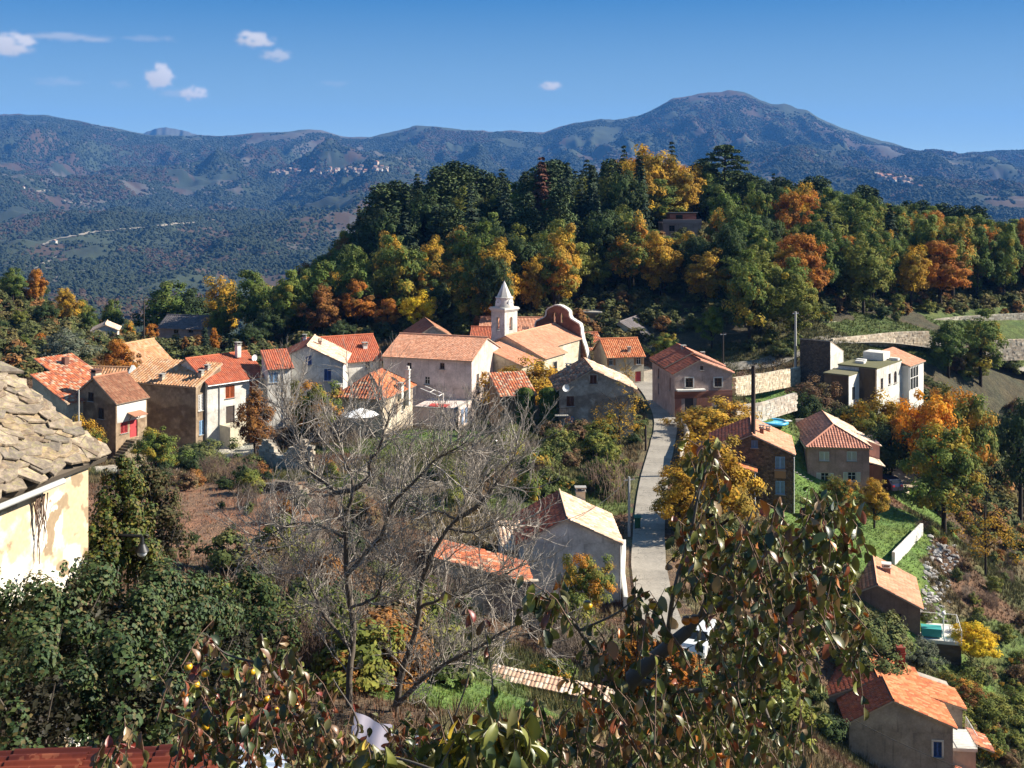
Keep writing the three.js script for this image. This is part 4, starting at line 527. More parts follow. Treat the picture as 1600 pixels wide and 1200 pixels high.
{ const H = house({ label: 'two-storey pinkish house with stepped red roofs and a balcony slab beside the lane', A: [1054, 585, 150], side: 'l', yaw: 8, w: 7.35, d: 10.8, h: 5.9, wall: W.pinkw, roof: { t: 'gz', rise: 1.6, col: 'red', colR: 'pink', p: 0.42, amp: 0.10, over: 0.25, ap: 0.43 },
    ops: [{ p: [1077, 598], w: 0.95, h: 1.15, frame: WOODF, surround: W.white }, { p: [1122, 597.5], w: 0.95, h: 1.1, frame: WOODF, surround: W.white }, { p: [1096.5, 575], w: 0.4, h: 0.5, frame: WOODF }, { p: [1077, 632], k: 'door', c: 'dark', w: 1.1, h: 1.75 }, { p: [1123, 627], w: 1.05, h: 1.1, frame: WOODF }, { f: 'l', p: [1029, 583], w: 0.6, h: 1.2, k: 'shut', c: 'brown' }, { f: 'l', p: [1047, 600], w: 0.5, h: 1.6, k: 'shut', c: 'brown' }, { f: 'l', p: [1029, 608], w: 0.5, h: 1.5, k: 'door', c: 'brown' }] });
  const q = toFace(H, 'f', 1078, 608.5); part(H, 'balcony_slab', box(3.6, 0.2, 0.9, 0, 0, 0.452), W.white).position.set(q.u, q.v, 0);
  part(H, 'base_storey', merged([box(7.39, 0.9, 0.06, 3.675, 3.35, 0.034), box(0.8, 2.6, 0.06, 0.45, 1.6, 0.034), box(1.9, 2.6, 0.06, 3.75, 1.6, 0.034), box(0.9, 2.6, 0.06, 6.9, 1.6, 0.034)]), wallMat('redbase', [0.42, 0.19, 0.14], 'worn'));
  // higher rear roof, one step up
  const al = Math.atan2(1.6, 3.3); addRoof(H.g, [{ e0: V(-0.35, 6.1, -10.95), e1: V(-0.35, 6.1, -3.4), up: V(Math.cos(al), Math.sin(al), 0), V: 4.1 }, { e0: V(7.6, 6.05, -3.4), e1: V(7.6, 6.05, -10.95), up: V(-0.915, 0.40, 0), V: 4.6, col: 'pink' }], [[V(3.2, 8.0, -3.4), V(3.2, 8.0, -10.95)]], { col: 'red', p: 0.42, amp: 0.10 }); chimney(H, 0, 1068, 551, { h: 0.6, w: 0.5, d: 0.5, m: W.pinkw }); chimney(H, 1, 1098, 560, { h: 0.5, w: 0.4, d: 0.4, m: W.pinkw }); }
{ const H = house({ label: 'brown stone house with blue shutters and orange roof above the lane', A: [1240, 711, 121], side: 'r', yaw: -10, w: 8.2, d: 8.2, h: 6.4, wall: W.darkstone, roof: { t: 'gz', rise: 1.8, col: 'salmon', colL: 'red', p: 0.32, amp: 0.10, over: 0.15, ap: 0.5 },
    ops: [{ p: [1179, 694], k: 'shut', c: 'slate', w: 0.65, h: 0.75 }, { p: [1219, 724], k: 'shut', c: 'paleblue', w: 0.95, h: 1.35 }, { p: [1219, 762], k: 'shut', c: 'paleblue', w: 0.9, h: 1.35 }] });
  const q = toFace(H, 'f', 1219, 740); part(H, 'wooden_panel', box(1.1, 0.9, 0.08, 0, 0, 0.042), SHUT.wood).position.set(-8.2 + q.u, q.v, 0); part(H, 'downpipe', bar(V(-3.8, -2, 1.9), V(-3.8, 4.9, 1.9), 0.05), SHUT.white); part(H, 'corner_pipe', bar(V(0.05, -2, 0.06), V(0.05, 6.2, 0.06), 0.05), SHUT.white);
  part(H, 'lean_to_wall', (() => { const s = new THREE.Shape(); s.moveTo(-8.2, -3); s.lineTo(-3.85, -3); s.lineTo(-3.85, 4.95); s.lineTo(-8.2, 6.2); const e = new THREE.ExtrudeGeometry(s, { depth: 1.8, bevelEnabled: false }); e.translate(0, 0, 0.004); return e; })(), W.darkstone);
  const b = Math.atan2(1.25, 4.35); addRoof(H.g, [{ e0: V(-3.6, 4.9, 2.0), e1: V(-3.6, 4.9, 0.01), up: V(-Math.cos(b), Math.sin(b), 0), V: 4.6 }], [], { col: 'orange', p: 0.3 });
  chimney(H, 1, 1190, 680, { h: 0.7, w: 0.4, d: 0.4, m: SHUT.brown }); chimney(H, 1, 1200, 677, { h: 0.4, w: 0.35, d: 0.35, m: W.ochre }); }
{ const H = house({ label: 'mauve-pink house with hipped tile roof and white roller shutters above the lawn', A: [1262, 698, 144], side: 'l', yaw: -5, w: 7.15, d: 11.8, h: 4.7, wall: wallMat('mauve', [0.62, 0.375, 0.33]), roof: { t: 'hipf', rise: 1.75, col: 'pink', colR: 'pale', colF: 'pink', p: 0.34, amp: 0.09, over: 0.25 }, gutter: 2,
    ops: [{ p: [1288, 713], k: 'shut', c: 'white', w: 1.15, h: 1.1 }, { p: [1331, 713], k: 'shut', c: 'white', w: 1.15, h: 1.15 }, { p: [1289, 746], k: 'open', c: 'white', w: 0.95, h: 1.1 }, { p: [1331, 745], k: 'open', c: 'white', w: 0.95, h: 1.1 }] });
  part(H, 'rear_wing', box(2.0, 6.4, 4.6, 8.152, 1.2, -6.2), wallMat('mauve')); part(H, 'wing_roof', box(2.5, 0.12, 5.0, 8.2, 4.5, -6.2, 0, 0, -0.35), paint(0.66, 0.5, 0.37, 0.9)); part(H, 'porch', box(1.6, 5.2, 3.2, 7.95, 0.0, -2.0), wallMat('brickporch', [0.36, 0.16, 0.10], 'worn')); part(H, 'porch_roof', box(2.1, 0.12, 3.5, 8.05, 2.7, -2.0, 0, 0, -0.25), paint(0.66, 0.5, 0.37, 0.9));
  part(H, 'garden_stair', (() => { const a = []; for (let i = 0; i < 11; i++) a.push(box(0.5, 0.24, 0.9, -2.4 + i * 0.42, 2.3 - i * 0.24, 0.9)); return merged(a); })(), concrete).userData.kind = 'stuff'; }
{ const H = house({ label: 'low brown house with chimney above the terrace and teal cover', A: [1438, 951, 108], side: 'r', yaw: -14, w: 7.4, d: 8.2, h: 2.9, foot: 4, wall: wallMat('brownw', [0.30, 0.19, 0.145]), roof: { t: 'gz', rise: 1.75, col: 'salmon', colL: 'brown', p: 0.30, amp: 0.09, over: 0.2 }, ops: [{ p: [1399, 968], w: 1.1, h: 1.1, k: 'win', frame: WOODF }] }); chimney(H, 1, 1385, 896, { w: 0.7, d: 0.7, h: 0.6, m: wallMat('brownw'), cap: W.white });
  const c = toFace(H, 'f', 1437, 998); part(H, 'terrace', box(3.4, 0.3, 4.2, 1.75, 0, -1.4), W.white).position.set(0, c.v + 0.1, 0); part(H, 'terrace_wall', box(3.3, 2.5, 4.1, 1.72, 0, -1.4), W.darkstone).position.set(0, c.v - 1.32, 0);
  const rl = [bar(V(3.4, 1.0, 0.6), V(3.4, 1.0, -3.4), 0.03), bar(V(3.4, 0.5, 0.6), V(3.4, 0.5, -3.4), 0.02), bar(V(0.1, 1, -3.4), V(3.4, 1, -3.4), 0.03)]; for (let i = 0; i < 5; i++) rl.push(bar(V(3.4, 0, 0.6 - i), V(3.4, 1, 0.6 - i), 0.03)); part(H, 'terrace_railing', merged(rl), FRAME).position.set(0, c.v + 0.22, 0);
  const tg = root('covered_table', 'table under a teal cover on the terrace', 'table', null, at(1455, 983, 108)); tg.position.y = at(1437, 998, 108).y + 0.3; tg.rotation.y = -0.25; mesh('cover', box(1.7, 0.7, 1.1, 0, 0.42, 0), SHUT.teal, tg); for (const [x, z] of [[-0.7, 0.4], [0.7, 0.4], [0.7, -0.4], [-0.7, -0.4]]) mesh('leg', bar(V(x, -0.1, z), V(x, 0.4, z), 0.03), FRAME, tg);
  const lp = root('terrace_lamp', 'white globe lamp post at the terrace corner', 'lamp', null, at(1474, 1000, 108)); lp.position.y = tg.position.y - 0.1; mesh('post', bar(V(0, 0, 0), V(0, 1.9, 0), 0.06), FRAME, lp); mesh('globe', new THREE.SphereGeometry(0.2, 12, 8).translate(0, 2.05, 0), SHUT.white, lp); mesh('collar', new THREE.CylinderGeometry(0.12, 0.08, 0.12, 8).translate(0, 1.88, 0), FRAME, lp); }
{ const gw = wallMat('greige', [0.46, 0.40, 0.34]); const H = house({ label: 'grey house with bright orange roofs and one blue-shuttered gable window, lowest on the slope', A: [1489, 1137, 90], side: 'r', yaw: -6, w: 7.5, d: 4.2, h: 5.5, wall: gw, roof: { t: 'gz', rise: 1.75, col: 'orange', colL: 'red', p: 0.29, amp: 0.09, over: 0.25, seg: 6, ap: 0.42 }, ops: [{ p: [1465, 1171], k: 'shut', c: 'blue', w: 0.6, h: 1.15, surround: W.white }] });
  const b = at(1371, 1060, 94.6), q = H.g.worldToLocal(b.clone()); // rear block, ridge one step up and to the left
  const hl = 4.9, hr = 6.4, y = q.y - 0.1, z1 = q.z, z0 = q.z - 5, yl = y - 1.9, yr = y - 1.95; const s = new THREE.Shape(); s.moveTo(q.x - hl, -4); s.lineTo(q.x + hr, -4); s.lineTo(q.x + hr, yr); s.lineTo(q.x, y); s.lineTo(q.x - hl, yl); const e = new THREE.ExtrudeGeometry(s, { depth: 5, bevelEnabled: false }); e.translate(0, 0, z0); part(H, 'rear_wall', e, gw);
  const aL = Math.atan2(1.9, hl), aR = Math.atan2(1.95, hr); addRoof(H.g, [{ e0: V(q.x - hl - 0.25, yl - 0.1, z0 - 0.2), e1: V(q.x - hl - 0.25, yl - 0.1, z1 + 0.2), up: V(Math.cos(aL), Math.sin(aL), 0), V: 5.5, col: 'red' }, { e0: V(q.x + hr + 0.25, yr - 0.08, z1 + 0.2), e1: V(q.x + hr + 0.25, yr - 0.08, z0 + 1.4), up: V(-Math.cos(aR), Math.sin(aR), 0), V: 3.0 }, { e0: V(q.x + hr + 0.25 - 2.9 * Math.cos(aR), yr - 0.08 + 2.9 * Math.sin(aR), z1 + 0.2), e1: V(q.x + hr + 0.25 - 2.9 * Math.cos(aR), yr - 0.08 + 2.9 * Math.sin(aR), z0 - 0.2), up: V(-Math.cos(aR), Math.sin(aR), 0), V: 4.05 }], [[V(q.x, y + 0.1, z1 + 0.2), V(q.x, y + 0.1, z0 - 0.2)]], { col: 'orange', p: 0.29, amp: 0.09, seg: 6 });
  part(H, 'chimney', merged([box(0.6, 1.6, 0.6, q.x + 2.6, y + 0.2, z0 + 0.9), box(0.75, 0.1, 0.75, q.x + 2.6, y + 0.6, z0 + 0.9), box(0.7, 0.1, 0.7, q.x + 2.6, y + 1.05, z0 + 0.9)]), wallMat('redchimney', [0.40, 0.10, 0.07], 'worn'));
  part(H, 'balcony', box(1.9, 0.25, 3.2, 0.98, 3.6, -2.2), W.white); const rl = [bar(V(1.9, 4.7, -0.6), V(1.9, 4.7, -3.8), 0.03)]; for (let i = 0; i < 9; i++) rl.push(bar(V(1.9, 3.7, -0.6 - i * 0.4), V(1.9, 4.7, -0.6 - i * 0.4), 0.015)); part(H, 'balcony_railing', merged(rl), FRAME); part(H, 'balcony_wall', box(1.8, 5, 3.0, 0.92, 0.95, -2.2), gw);
  addRoof(H.g, [{ e0: V(2.4, 1.6, 1.6), e1: V(2.4, 1.6, -0.4), up: V(-0.94, 0.34, 0), V: 2.4 }, { e0: V(3.4, 3.0, -1.6), e1: V(3.4, 3.0, -4.4), up: V(-0.94, 0.34, 0), V: 1.5 }], [], { col: 'mixed', p: 0.3, rough: 0.06 }); part(H, 'lean_to', box(2.2, 3.2, 1.9, 1.12, 0.1, 0.62), gw); }
{ const H = house({ label: 'white-gabled house with chimney beside the lane behind the persimmon tree', A: [968, 849, 87], side: 'r', yaw: 2, w: 7.2, d: 7, h: 5.0, wall: W.white, roof: { t: 'gz', rise: 1.75, col: 'pale', colL: 'red', p: 0.27, amp: 0.10, over: 0.2, seg: 6, ap: 0.47, rough: 0.04 } }); chimney(H, 1, 907, 782, { w: 0.7, d: 0.5, h: 0.7, m: W.cream }); part(H, 'corner_pipe', bar(V(0.06, -2, 0.06), V(0.06, 4.9, 0.06), 0.05), SHUT.white); }
{ const H = house({ label: 'grey house with broken orange roof edge in the shade behind the bare twigs', A: [828, 912, 80], side: 'r', yaw: 5, w: 6.2, d: 4, h: 4.6, wall: W.grey, roof: { t: 'shedr', rise: 1.8, col: 'mixed', p: 0.30, amp: 0.10, rough: 0.10, seg: 6, over: 0.2 } }); part(H, 'corner_pillar', box(0.55, 6.5, 0.5, 0.28, 1.6, 0.1), W.oldwhite); }
{ house({ label: 'small outbuilding with sandy old tile roof behind the white-gabled house', A: [838, 857, 88], side: 'r', yaw: 8, w: 2.4, d: 3, h: 3, wall: W.oldwhite, roof: { t: 'shed', rise: 0.9, col: 'pale', p: 0.3, amp: 0.09, rough: 0.08 } }); }
// stone tower house and the modern flat-roofed house
{ house({ name: 'stone_tower', category: 'building', label: 'tall dark stone tower with mono-pitch top beside the pole', A: [1297, 556, 172], side: 'r', yaw: -36, w: 4.5, d: 5, h: 5.2, wall: wallMat('slatewall', [0.12, 0.105, 0.10], 'rubble'), roof: { t: 'shedf', rise: 2.0, col: 'slate', p: 0.3, amp: 0.03, over: 0.1, verge: 0.08 }, ops: [{ f: 'r', p: [1302, 568], w: 0.5, h: 1.2, frame: WOODF }, { f: 'r', p: [1301, 600], w: 0.6, h: 1.4, frame: WOODF }] });
  const T = scene.children[scene.children.length - 1]; const s = new THREE.Shape(); s.moveTo(0.02, -3); s.lineTo(5, -3); s.lineTo(5, 5.2); s.lineTo(0.02, 7.15); const e = new THREE.ExtrudeGeometry(s, { depth: 0.05, bevelEnabled: false }); e.applyMatrix4(new THREE.Matrix4().makeBasis(V(0, 0, -1), V(0, 1, 0), V(1, 0, 0))); e.translate(0.002, 0, 0); mesh('lime_wash', e, W.white, T); }
{ const H = house({ label: 'modern house with grassy flat roof, white walls and dark stone wing walls', A: [1370, 577, 168], side: 'r', yaw: -38, w: 5.6, d: 9.5, h: 5, wall: W.white, roof: { t: 'flat', deck: paint(0.12, 0.115, 0.05, 1) },
    ops: [{ f: 'r', p: [1378, 600], w: 0.9, h: 1.6, frame: WOODF }, { f: 'r', p: [1390, 592], w: 0.9, h: 1.5, frame: WOODF }, { f: 'r', p: [1399, 589], w: 1.1, h: 1.7, k: 'arch', frame: WOODF }] });
  part(H, 'front_stone', box(2.4, 7.4, 0.3, -1.25, 1.3, 0.152), W.darkstone);
  part(H, 'left_wing', box(3.4, 6.6, 4, -4.2, 1.0, 2.0), W.darkstone); part(H, 'left_wing_wall', box(0.1, 6.6, 3.9, -2.44, 1.02, 2.0), W.white); part(H, 'left_wing_roof', box(3.7, 0.2, 4.2, -4.2, 4.4, 2.0), paint(0.14, 0.13, 0.07, 1));
  part(H, 'wing_door', box(0.9, 2.2, 0.08, -4.8, 1.4, 4.04), SHUT.dark); part(H, 'wing_window', box(0.08, 1.7, 0.8, -2.37, 1.8, 2.4), glassMat);
  part(H, 'roof_box', box(3, 1.2, 2.6, -3, 5.7, -7.6), W.white); part(H, 'rear_wing', box(4.5, 7.2, 6, -1.2, 0.7, -12.52), W.white); addRoof(H.g, [{ e0: V(1.3, 4.2, -9.3), e1: V(1.3, 4.2, -15.7), up: V(-0.95, 0.31, 0), V: 5.2 }], [], { col: 'salmon', p: 0.24, amp: 0.05 });
  for (let i = 0; i < 3; i++) part(H, 'tall_window', box(0.06, 3.0, 0.85, 1.08, 2.4, -10.3 - i * 1.1), glassMat); for (let i = 0; i < 4; i++) part(H, 'window_post', box(0.14, 3.2, 0.1, 1.1, 2.4, -9.75 - i * 1.1), FRAME); part(H, 'window_rail', box(0.12, 0.08, 3.3, 1.1, 2.5, -11.4), FRAME);
  for (const [x, z] of [[-3.4, -2.6], [-3.9, -4.2], [-0.6, -8.2]]) part(H, 'roof_light', box(1.3, 0.35, 0.8, x, 5.35, z), W.white); }
// house in the wood on the hill, houses behind the village
{ const H = house({ label: 'pink house with flat terrace roof half hidden in the wood on the hill', A: [1036, 350, 250], side: 'l', yaw: 4, w: 8, d: 5, h: 3.6, wall: wallMat('hillpink', [0.52, 0.36, 0.32]), roof: { t: 'flat', deck: wallMat('hillpink') }, ops: [{ p: [1050, 357], w: 1.2, h: 1.2, frame: WOODF }] }); part(H, 'upper_floor', box(5.5, 1.9, 3.5, 4.4, 4.7, -2.8), wallMat('redbase')); part(H, 'upper_roof', box(6.1, 0.16, 4.1, 4.4, 5.8, -2.8, -0.06), concrete); part(H, 'terrace_wall', box(8.1, 0.9, 0.2, 4, 4.1, 0.02), wallMat('hillpink')); part(H, 'upper_window', box(1.4, 1.0, 0.06, 3.6, 4.9, -1.02), glassMat); }
{ house({ label: 'small white house with shallow gable behind the left trees', A: [145, 517, 205], side: 'l', yaw: 14, w: 3.9, d: 5, h: 3.4, wall: W.white, roof: { t: 'gz', rise: 0.9, col: 'pale', p: 0.3 } });
  house({ label: 'barn-like house with steep tan roof behind the orange bush', A: [216, 572, 168], side: 'r', yaw: -26, w: 6.6, d: 6.5, h: 2.8, wall: W.tan, roof: { t: 'gz', rise: 2.6, col: 'tan', p: 0.3 } });
  house({ label: 'grey-roofed house with pale gable half in shade behind the village', A: [247, 512, 215], side: 'l', yaw: -12, w: 10, d: 7, h: 4.2, wall: W.pinkw, roof: { t: 'gx', rise: 1.7, col: 'slate', p: 0.4, amp: 0.04 }, ops: [{ p: [298, 516], w: 0.9, h: 0.9, frame: WOODF }, { p: [275, 517], w: 0.9, h: 0.9, frame: WOODF }] }); }
// ---------- lane, drive, retaining walls ----------
function ribbon(pts, w, lift, cols = 5) {
  const c = new THREE.CatmullRomCurve3(pts), n = Math.max(8, Math.round(c.getLength() / 1.0)), pos = [], uv = [], idx = [];
  for (let i = 0; i <= n; i++) { const p = c.getPointAt(i / n), t = c.getTangentAt(i / n), s = V(-t.z, 0, t.x).normalize(); for (let k = 0; k <= cols; k++) { const q = p.clone().addScaledVector(s, (k / cols - 0.5) * (w * (1 + 0.05 * (noise(i * 0.3, k) - 0.5)))); const yy = Math.max(ground(q.x, -q.z) + lift, lift > 0.05 ? p.y - 0.06 : -1e9); pos.push(q.x, yy, q.z); uv.push(k / cols * w, i / n * c.getLength()); } }
  for (let i = 0; i < n; i++) for (let k = 0; k < cols; k++) { const a = i * (cols + 1) + k; idx.push(a, a + 1, a + cols + 1, a + 1, a + cols + 2, a + cols + 1); }
  const g = geoFrom(pos, idx, null, uv); if (g.attributes.normal.getY(0) < 0) { idx.reverse(); return geoFrom(pos, idx, null, uv); } return g;
}
const laneMap = grainTexture(512, (u, v) => { const n = pfbm(u, v, 5, 5), f = pfbm(u, v, 70, 2), e = Math.abs(pfbm(u, v, 4, 4) - 0.5) < 0.006 ? 0.78 : 1, k = (0.78 + 0.26 * n + 0.16 * (f - 0.5)) * e; return [k, k * 0.985, k * 0.95]; }, true);
{
  const m = new THREE.MeshStandardMaterial({ color: rgb(0.35, 0.325, 0.295), map: repeatOf(laneMap, 1 / 6), roughness: 0.95 });
  structure('lane', ribbon(roadLine.map(p => p.clone()), 2.7, 0.14), m, 'pale concrete lane running through the village');
  const up = [[1004, 598, 177], [1030, 590, 181], [1075, 588, 183], [1130, 582, 184], [1190, 575, 184], [1250, 570, 188], [1330, 560, 196], [1430, 552, 204], [1540, 550, 211], [1640, 552, 216]].map(p => onGround(p[0], p[2]));
  structure('upper_road', ribbon(up, 4, 0.13), m, 'pale road along the foot of the wooded hill');
  structure('drive', ribbon([[1376, 752, 147], [1400, 740, 151], [1425, 728, 157], [1420, 715, 164]].map(p => onGround(p[0], p[2])), 4, 0.12), new THREE.MeshStandardMaterial({ color: rgb(0.46, 0.38, 0.29), map: repeatOf(laneMap, 1 / 4), roughness: 1 }), 'beige gravel drive beside the mauve-pink house');
}
const stoneVar = [[0.42, 0.37, 0.29], [0.36, 0.32, 0.26], [0.48, 0.43, 0.35], [0.33, 0.28, 0.22], [0.40, 0.33, 0.25]];
function stoneWall(label, pts, h, o = {}) {
  const g = root('stone_wall', label, 'wall', o.group), r = RNG(o.seed ?? 3), c = new THREE.CatmullRomCurve3(pts, false, 'catmullrom', 0.1), L = c.getLength(), stones = [], cols = [], th = o.th ?? 0.45, sw = o.sw ?? 0.5, sh = o.sh ?? 0.28, tint = o.tint ?? [1, 1, 1];
  const rows = Math.ceil((h + 0.6) / sh), up = V(0, 1, 0);
  const core = [];
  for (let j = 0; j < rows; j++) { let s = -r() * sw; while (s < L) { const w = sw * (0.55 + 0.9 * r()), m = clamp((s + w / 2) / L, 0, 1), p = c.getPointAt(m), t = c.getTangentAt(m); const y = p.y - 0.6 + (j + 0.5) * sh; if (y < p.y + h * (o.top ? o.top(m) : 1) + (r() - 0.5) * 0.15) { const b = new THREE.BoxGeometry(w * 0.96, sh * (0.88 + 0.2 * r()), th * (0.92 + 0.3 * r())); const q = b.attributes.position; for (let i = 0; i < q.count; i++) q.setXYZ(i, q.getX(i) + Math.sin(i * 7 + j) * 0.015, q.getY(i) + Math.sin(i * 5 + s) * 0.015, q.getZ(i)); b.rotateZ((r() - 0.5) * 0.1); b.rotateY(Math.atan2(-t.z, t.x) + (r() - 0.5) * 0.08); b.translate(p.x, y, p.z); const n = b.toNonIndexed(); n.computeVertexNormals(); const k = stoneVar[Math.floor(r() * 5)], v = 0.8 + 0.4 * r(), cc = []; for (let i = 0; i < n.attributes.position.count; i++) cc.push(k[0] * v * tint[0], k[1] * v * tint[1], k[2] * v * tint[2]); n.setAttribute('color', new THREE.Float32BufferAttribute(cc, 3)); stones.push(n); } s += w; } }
  mesh('stones', merged(stones), tileMat, g, 'stuff');
  const n = Math.ceil(L / 2); for (let i = 0; i < n; i++) { const a = c.getPointAt(i / n), b = c.getPointAt((i + 1) / n), d = b.clone().sub(a), hh = h * (o.top ? Math.min(o.top(i / n), o.top((i + 1) / n)) : 1); if (hh < 0.2) continue; const q = box(Math.hypot(d.x, d.z) + 0.02, hh + 0.4, th * 0.8, 0, hh / 2 - 0.35, 0); q.rotateY(Math.atan2(-d.z, d.x)); q.translate((a.x + b.x) / 2, Math.min(a.y, b.y), (a.z + b.z) / 2); core.push(q); }
  mesh('mortar_core', merged(core), paint(0.24, 0.20, 0.16, 1), g); return g;
}
const P = (px, py, D) => { const p = at(px, py, D); p.y = Math.min(p.y, ground(p.x, D) + 0.4); return p; };
stoneWall('pale dry-stone retaining wall along the upper road above the lawn', [at(1148, 613, 158), at(1200, 604, 166), at(1250, 594, 175)], 1.9, { seed: 5, tint: [1.25, 1.2, 1.1] });
stoneWall('lower grey retaining wall between the two lawn terraces', [at(1150, 655, 146), at(1190, 650, 149), at(1242, 634, 156)], 1.7, { seed: 6, tint: [1.1, 1.1, 1.15] });
stoneWall('long rough stone terrace wall behind the modern house', [at(1300, 562, 192), at(1350, 556, 197), at(1400, 550, 202), at(1450, 548, 205)], 3.3, { seed: 7, tint: [1.1, 1.05, 1] });
stoneWall('pale stone wall beside the upper road at the right', [at(1440, 560, 206), at(1500, 562, 209), at(1560, 558, 211), at(1640, 556, 214)], 3.0, { seed: 8, tint: [1.3, 1.25, 1.2] });
stoneWall('upper terrace wall below the wood at the right', [at(1440, 515, 222), at(1500, 508, 228), at(1570, 504, 232), at(1640, 500, 236)], 1.6, { seed: 9 });
stoneWall('mossy broken terrace wall on the slope above the road', [at(1280, 512, 205), at(1340, 512, 212), at(1400, 514, 216)], 1.1, { seed: 10, tint: [0.8, 0.85, 0.75] });
stoneWall('stone wall beside the gravel opposite the cream house', [at(1055, 582, 190), at(1085, 578, 191), at(1130, 572, 193)], 2.4, { seed: 11, tint: [1.3, 1.25, 1.15] });
stoneWall('crumbling pale stone wall in the garden behind the bare tree', [P(408, 708, 122), P(440, 712, 119), P(486, 716, 117)], 2.6, { seed: 12, top: m => 0.7 + 0.3 * Math.sin(m * 9) });
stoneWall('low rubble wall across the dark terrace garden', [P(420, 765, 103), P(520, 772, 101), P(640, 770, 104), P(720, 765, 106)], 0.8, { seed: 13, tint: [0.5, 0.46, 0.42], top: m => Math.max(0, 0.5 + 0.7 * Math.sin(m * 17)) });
{ // garden wall in shade below the modern house, with white coping
  const g = root('garden_wall', 'long dark garden wall with white coping below the modern house', 'wall'), a = P(1243, 650, 156), b = P(1310, 658, 157), c = P(1372, 678, 156); const seg = (p, q, h, th, dy) => { const d = q.clone().sub(p), e = box(Math.hypot(d.x, d.z), h, th, 0, 0, 0); e.rotateY(Math.atan2(-d.z, d.x)); e.translate((p.x + q.x) / 2, (p.y + q.y) / 2 + dy, (p.z + q.z) / 2); return e; };
  mesh('wall', seg(a, b, 3.4, 0.35, 0.2), W.grey, g); mesh('wall', seg(b.clone().add(V(0, -0.02, 0)), c, 3.4, 0.35, 0.25), W.grey, g); mesh('coping', seg(b, c, 0.12, 0.55, 2.03), W.white, g); }
{ const g = root('parapet', 'white curved garden parapet at the lower edge of the lawn', 'wall'), pts = [[1440, 815, 131], [1424, 845, 126], [1410, 868, 122], [1396, 890, 118]].map(p => onGround(p[0], p[2])); for (let i = 0; i < 3; i++) { const p = pts[i], q = pts[i + 1], d = q.clone().sub(p), e = box(d.length() + 0.05, 1.7, 0.3); e.rotateZ(Math.atan2(d.y, Math.hypot(d.x, d.z))); e.rotateY(Math.atan2(-d.z, d.x)); e.translate((p.x + q.x) / 2, (p.y + q.y) / 2 + 0.35 + 0.01 * i, (p.z + q.z) / 2); mesh('wall_panel', e, W.white, g); } }
{ // low wall along the right side of the lane
  const pts = [[1066, 668, 144], [1075, 690, 137], [1066, 712, 130], [1064, 735, 124]].map(p => onGround(p[0], p[2])); const g = root('lane_wall', 'low rendered wall along the lane beside the pinkish house', 'wall'); for (let i = 0; i < 3; i++) { const p = pts[i], q = pts[i + 1], d = q.clone().sub(p), e = box(Math.hypot(d.x, d.z) + 0.05, 2.0, 0.3); e.rotateY(Math.atan2(-d.z, d.x)); e.translate((p.x + q.x) / 2, (p.y + q.y) / 2 + 0.3 + 0.01 * i, (p.z + q.z) / 2); mesh('wall_panel', e, W.oldwhite, g); }
  const g2 = root('lane_kerb_wall', 'white kerb wall between the lane and the white-gabled house', 'wall'), ps = [[975, 860, 98], [973, 900, 91], [978, 950, 85]].map(p => onGround(p[0], p[2])); for (let i = 0; i < 2; i++) { const p = ps[i], q = ps[i + 1], d = q.clone().sub(p), e = box(Math.hypot(d.x, d.z) + 0.05, 1.5, 0.3); e.rotateY(Math.atan2(-d.z, d.x)); e.translate((p.x + q.x) / 2, (p.y + q.y) / 2 + 0.3 + 0.01 * i, (p.z + q.z) / 2); mesh('wall_panel', e, W.white, g2); } }
// rubble heap below the lawn
{ const g = root('rubble_heap', 'strip of grey rubble stones below the white parapet', 'stones'), r = RNG(44), proto = [0, 1, 2].map(i => { const q = new THREE.IcosahedronGeometry(1, 0), p = q.attributes.position, rr = RNG(90 + i), map = new Map(); for (let k = 0; k < p.count; k++) { const key = [p.getX(k), p.getY(k), p.getZ(k)].map(v => v.toFixed(2)).join(); if (!map.has(key)) map.set(key, 0.65 + 0.6 * rr()); const s = map.get(key); p.setXYZ(k, p.getX(k) * s, p.getY(k) * s * 0.6, p.getZ(k) * s); } q.computeVertexNormals(); return q; }); const ms = [paint(0.34, 0.32, 0.30, 1), paint(0.44, 0.42, 0.40, 1), paint(0.26, 0.24, 0.22, 1)];
  for (let i = 0; i < 190; i++) { const t = r(), px = mix(1476, 1455, t) + (r() - 0.5) * 44, D = mix(131, 112, t) + (r() - 0.5) * 5, p = onGround(px, D), s = 0.14 + 0.4 * r() * r(); const m = mesh('stone', proto[i % 3], ms[Math.floor(r() * 3)], g); m.position.copy(p).add(V(0, s * 0.2, 0)); m.scale.setScalar(s); m.rotation.set(0, r() * 6, r() * 0.6); } }
// paddling pool
{ const p = hit(1209, 663), g = root('paddling_pool', 'small round turquoise paddling pool on the lawn', 'pool', null, p); mesh('rim', new THREE.TorusGeometry(1.6, 0.2, 8, 24).rotateX(Math.PI / 2).translate(0, 0.25, 0), paint(0.05, 0.36, 0.62, 0.4), g); mesh('pool_water', new THREE.CylinderGeometry(1.55, 1.55, 0.2, 24).translate(0, 0.14, 0), paint(0.10, 0.52, 0.68, 0.15), g); mesh('folded_towel', box(0.9, 0.06, 0.6, 1.7, 0.47, 0.2, 0, 0.3), W.white, g); }
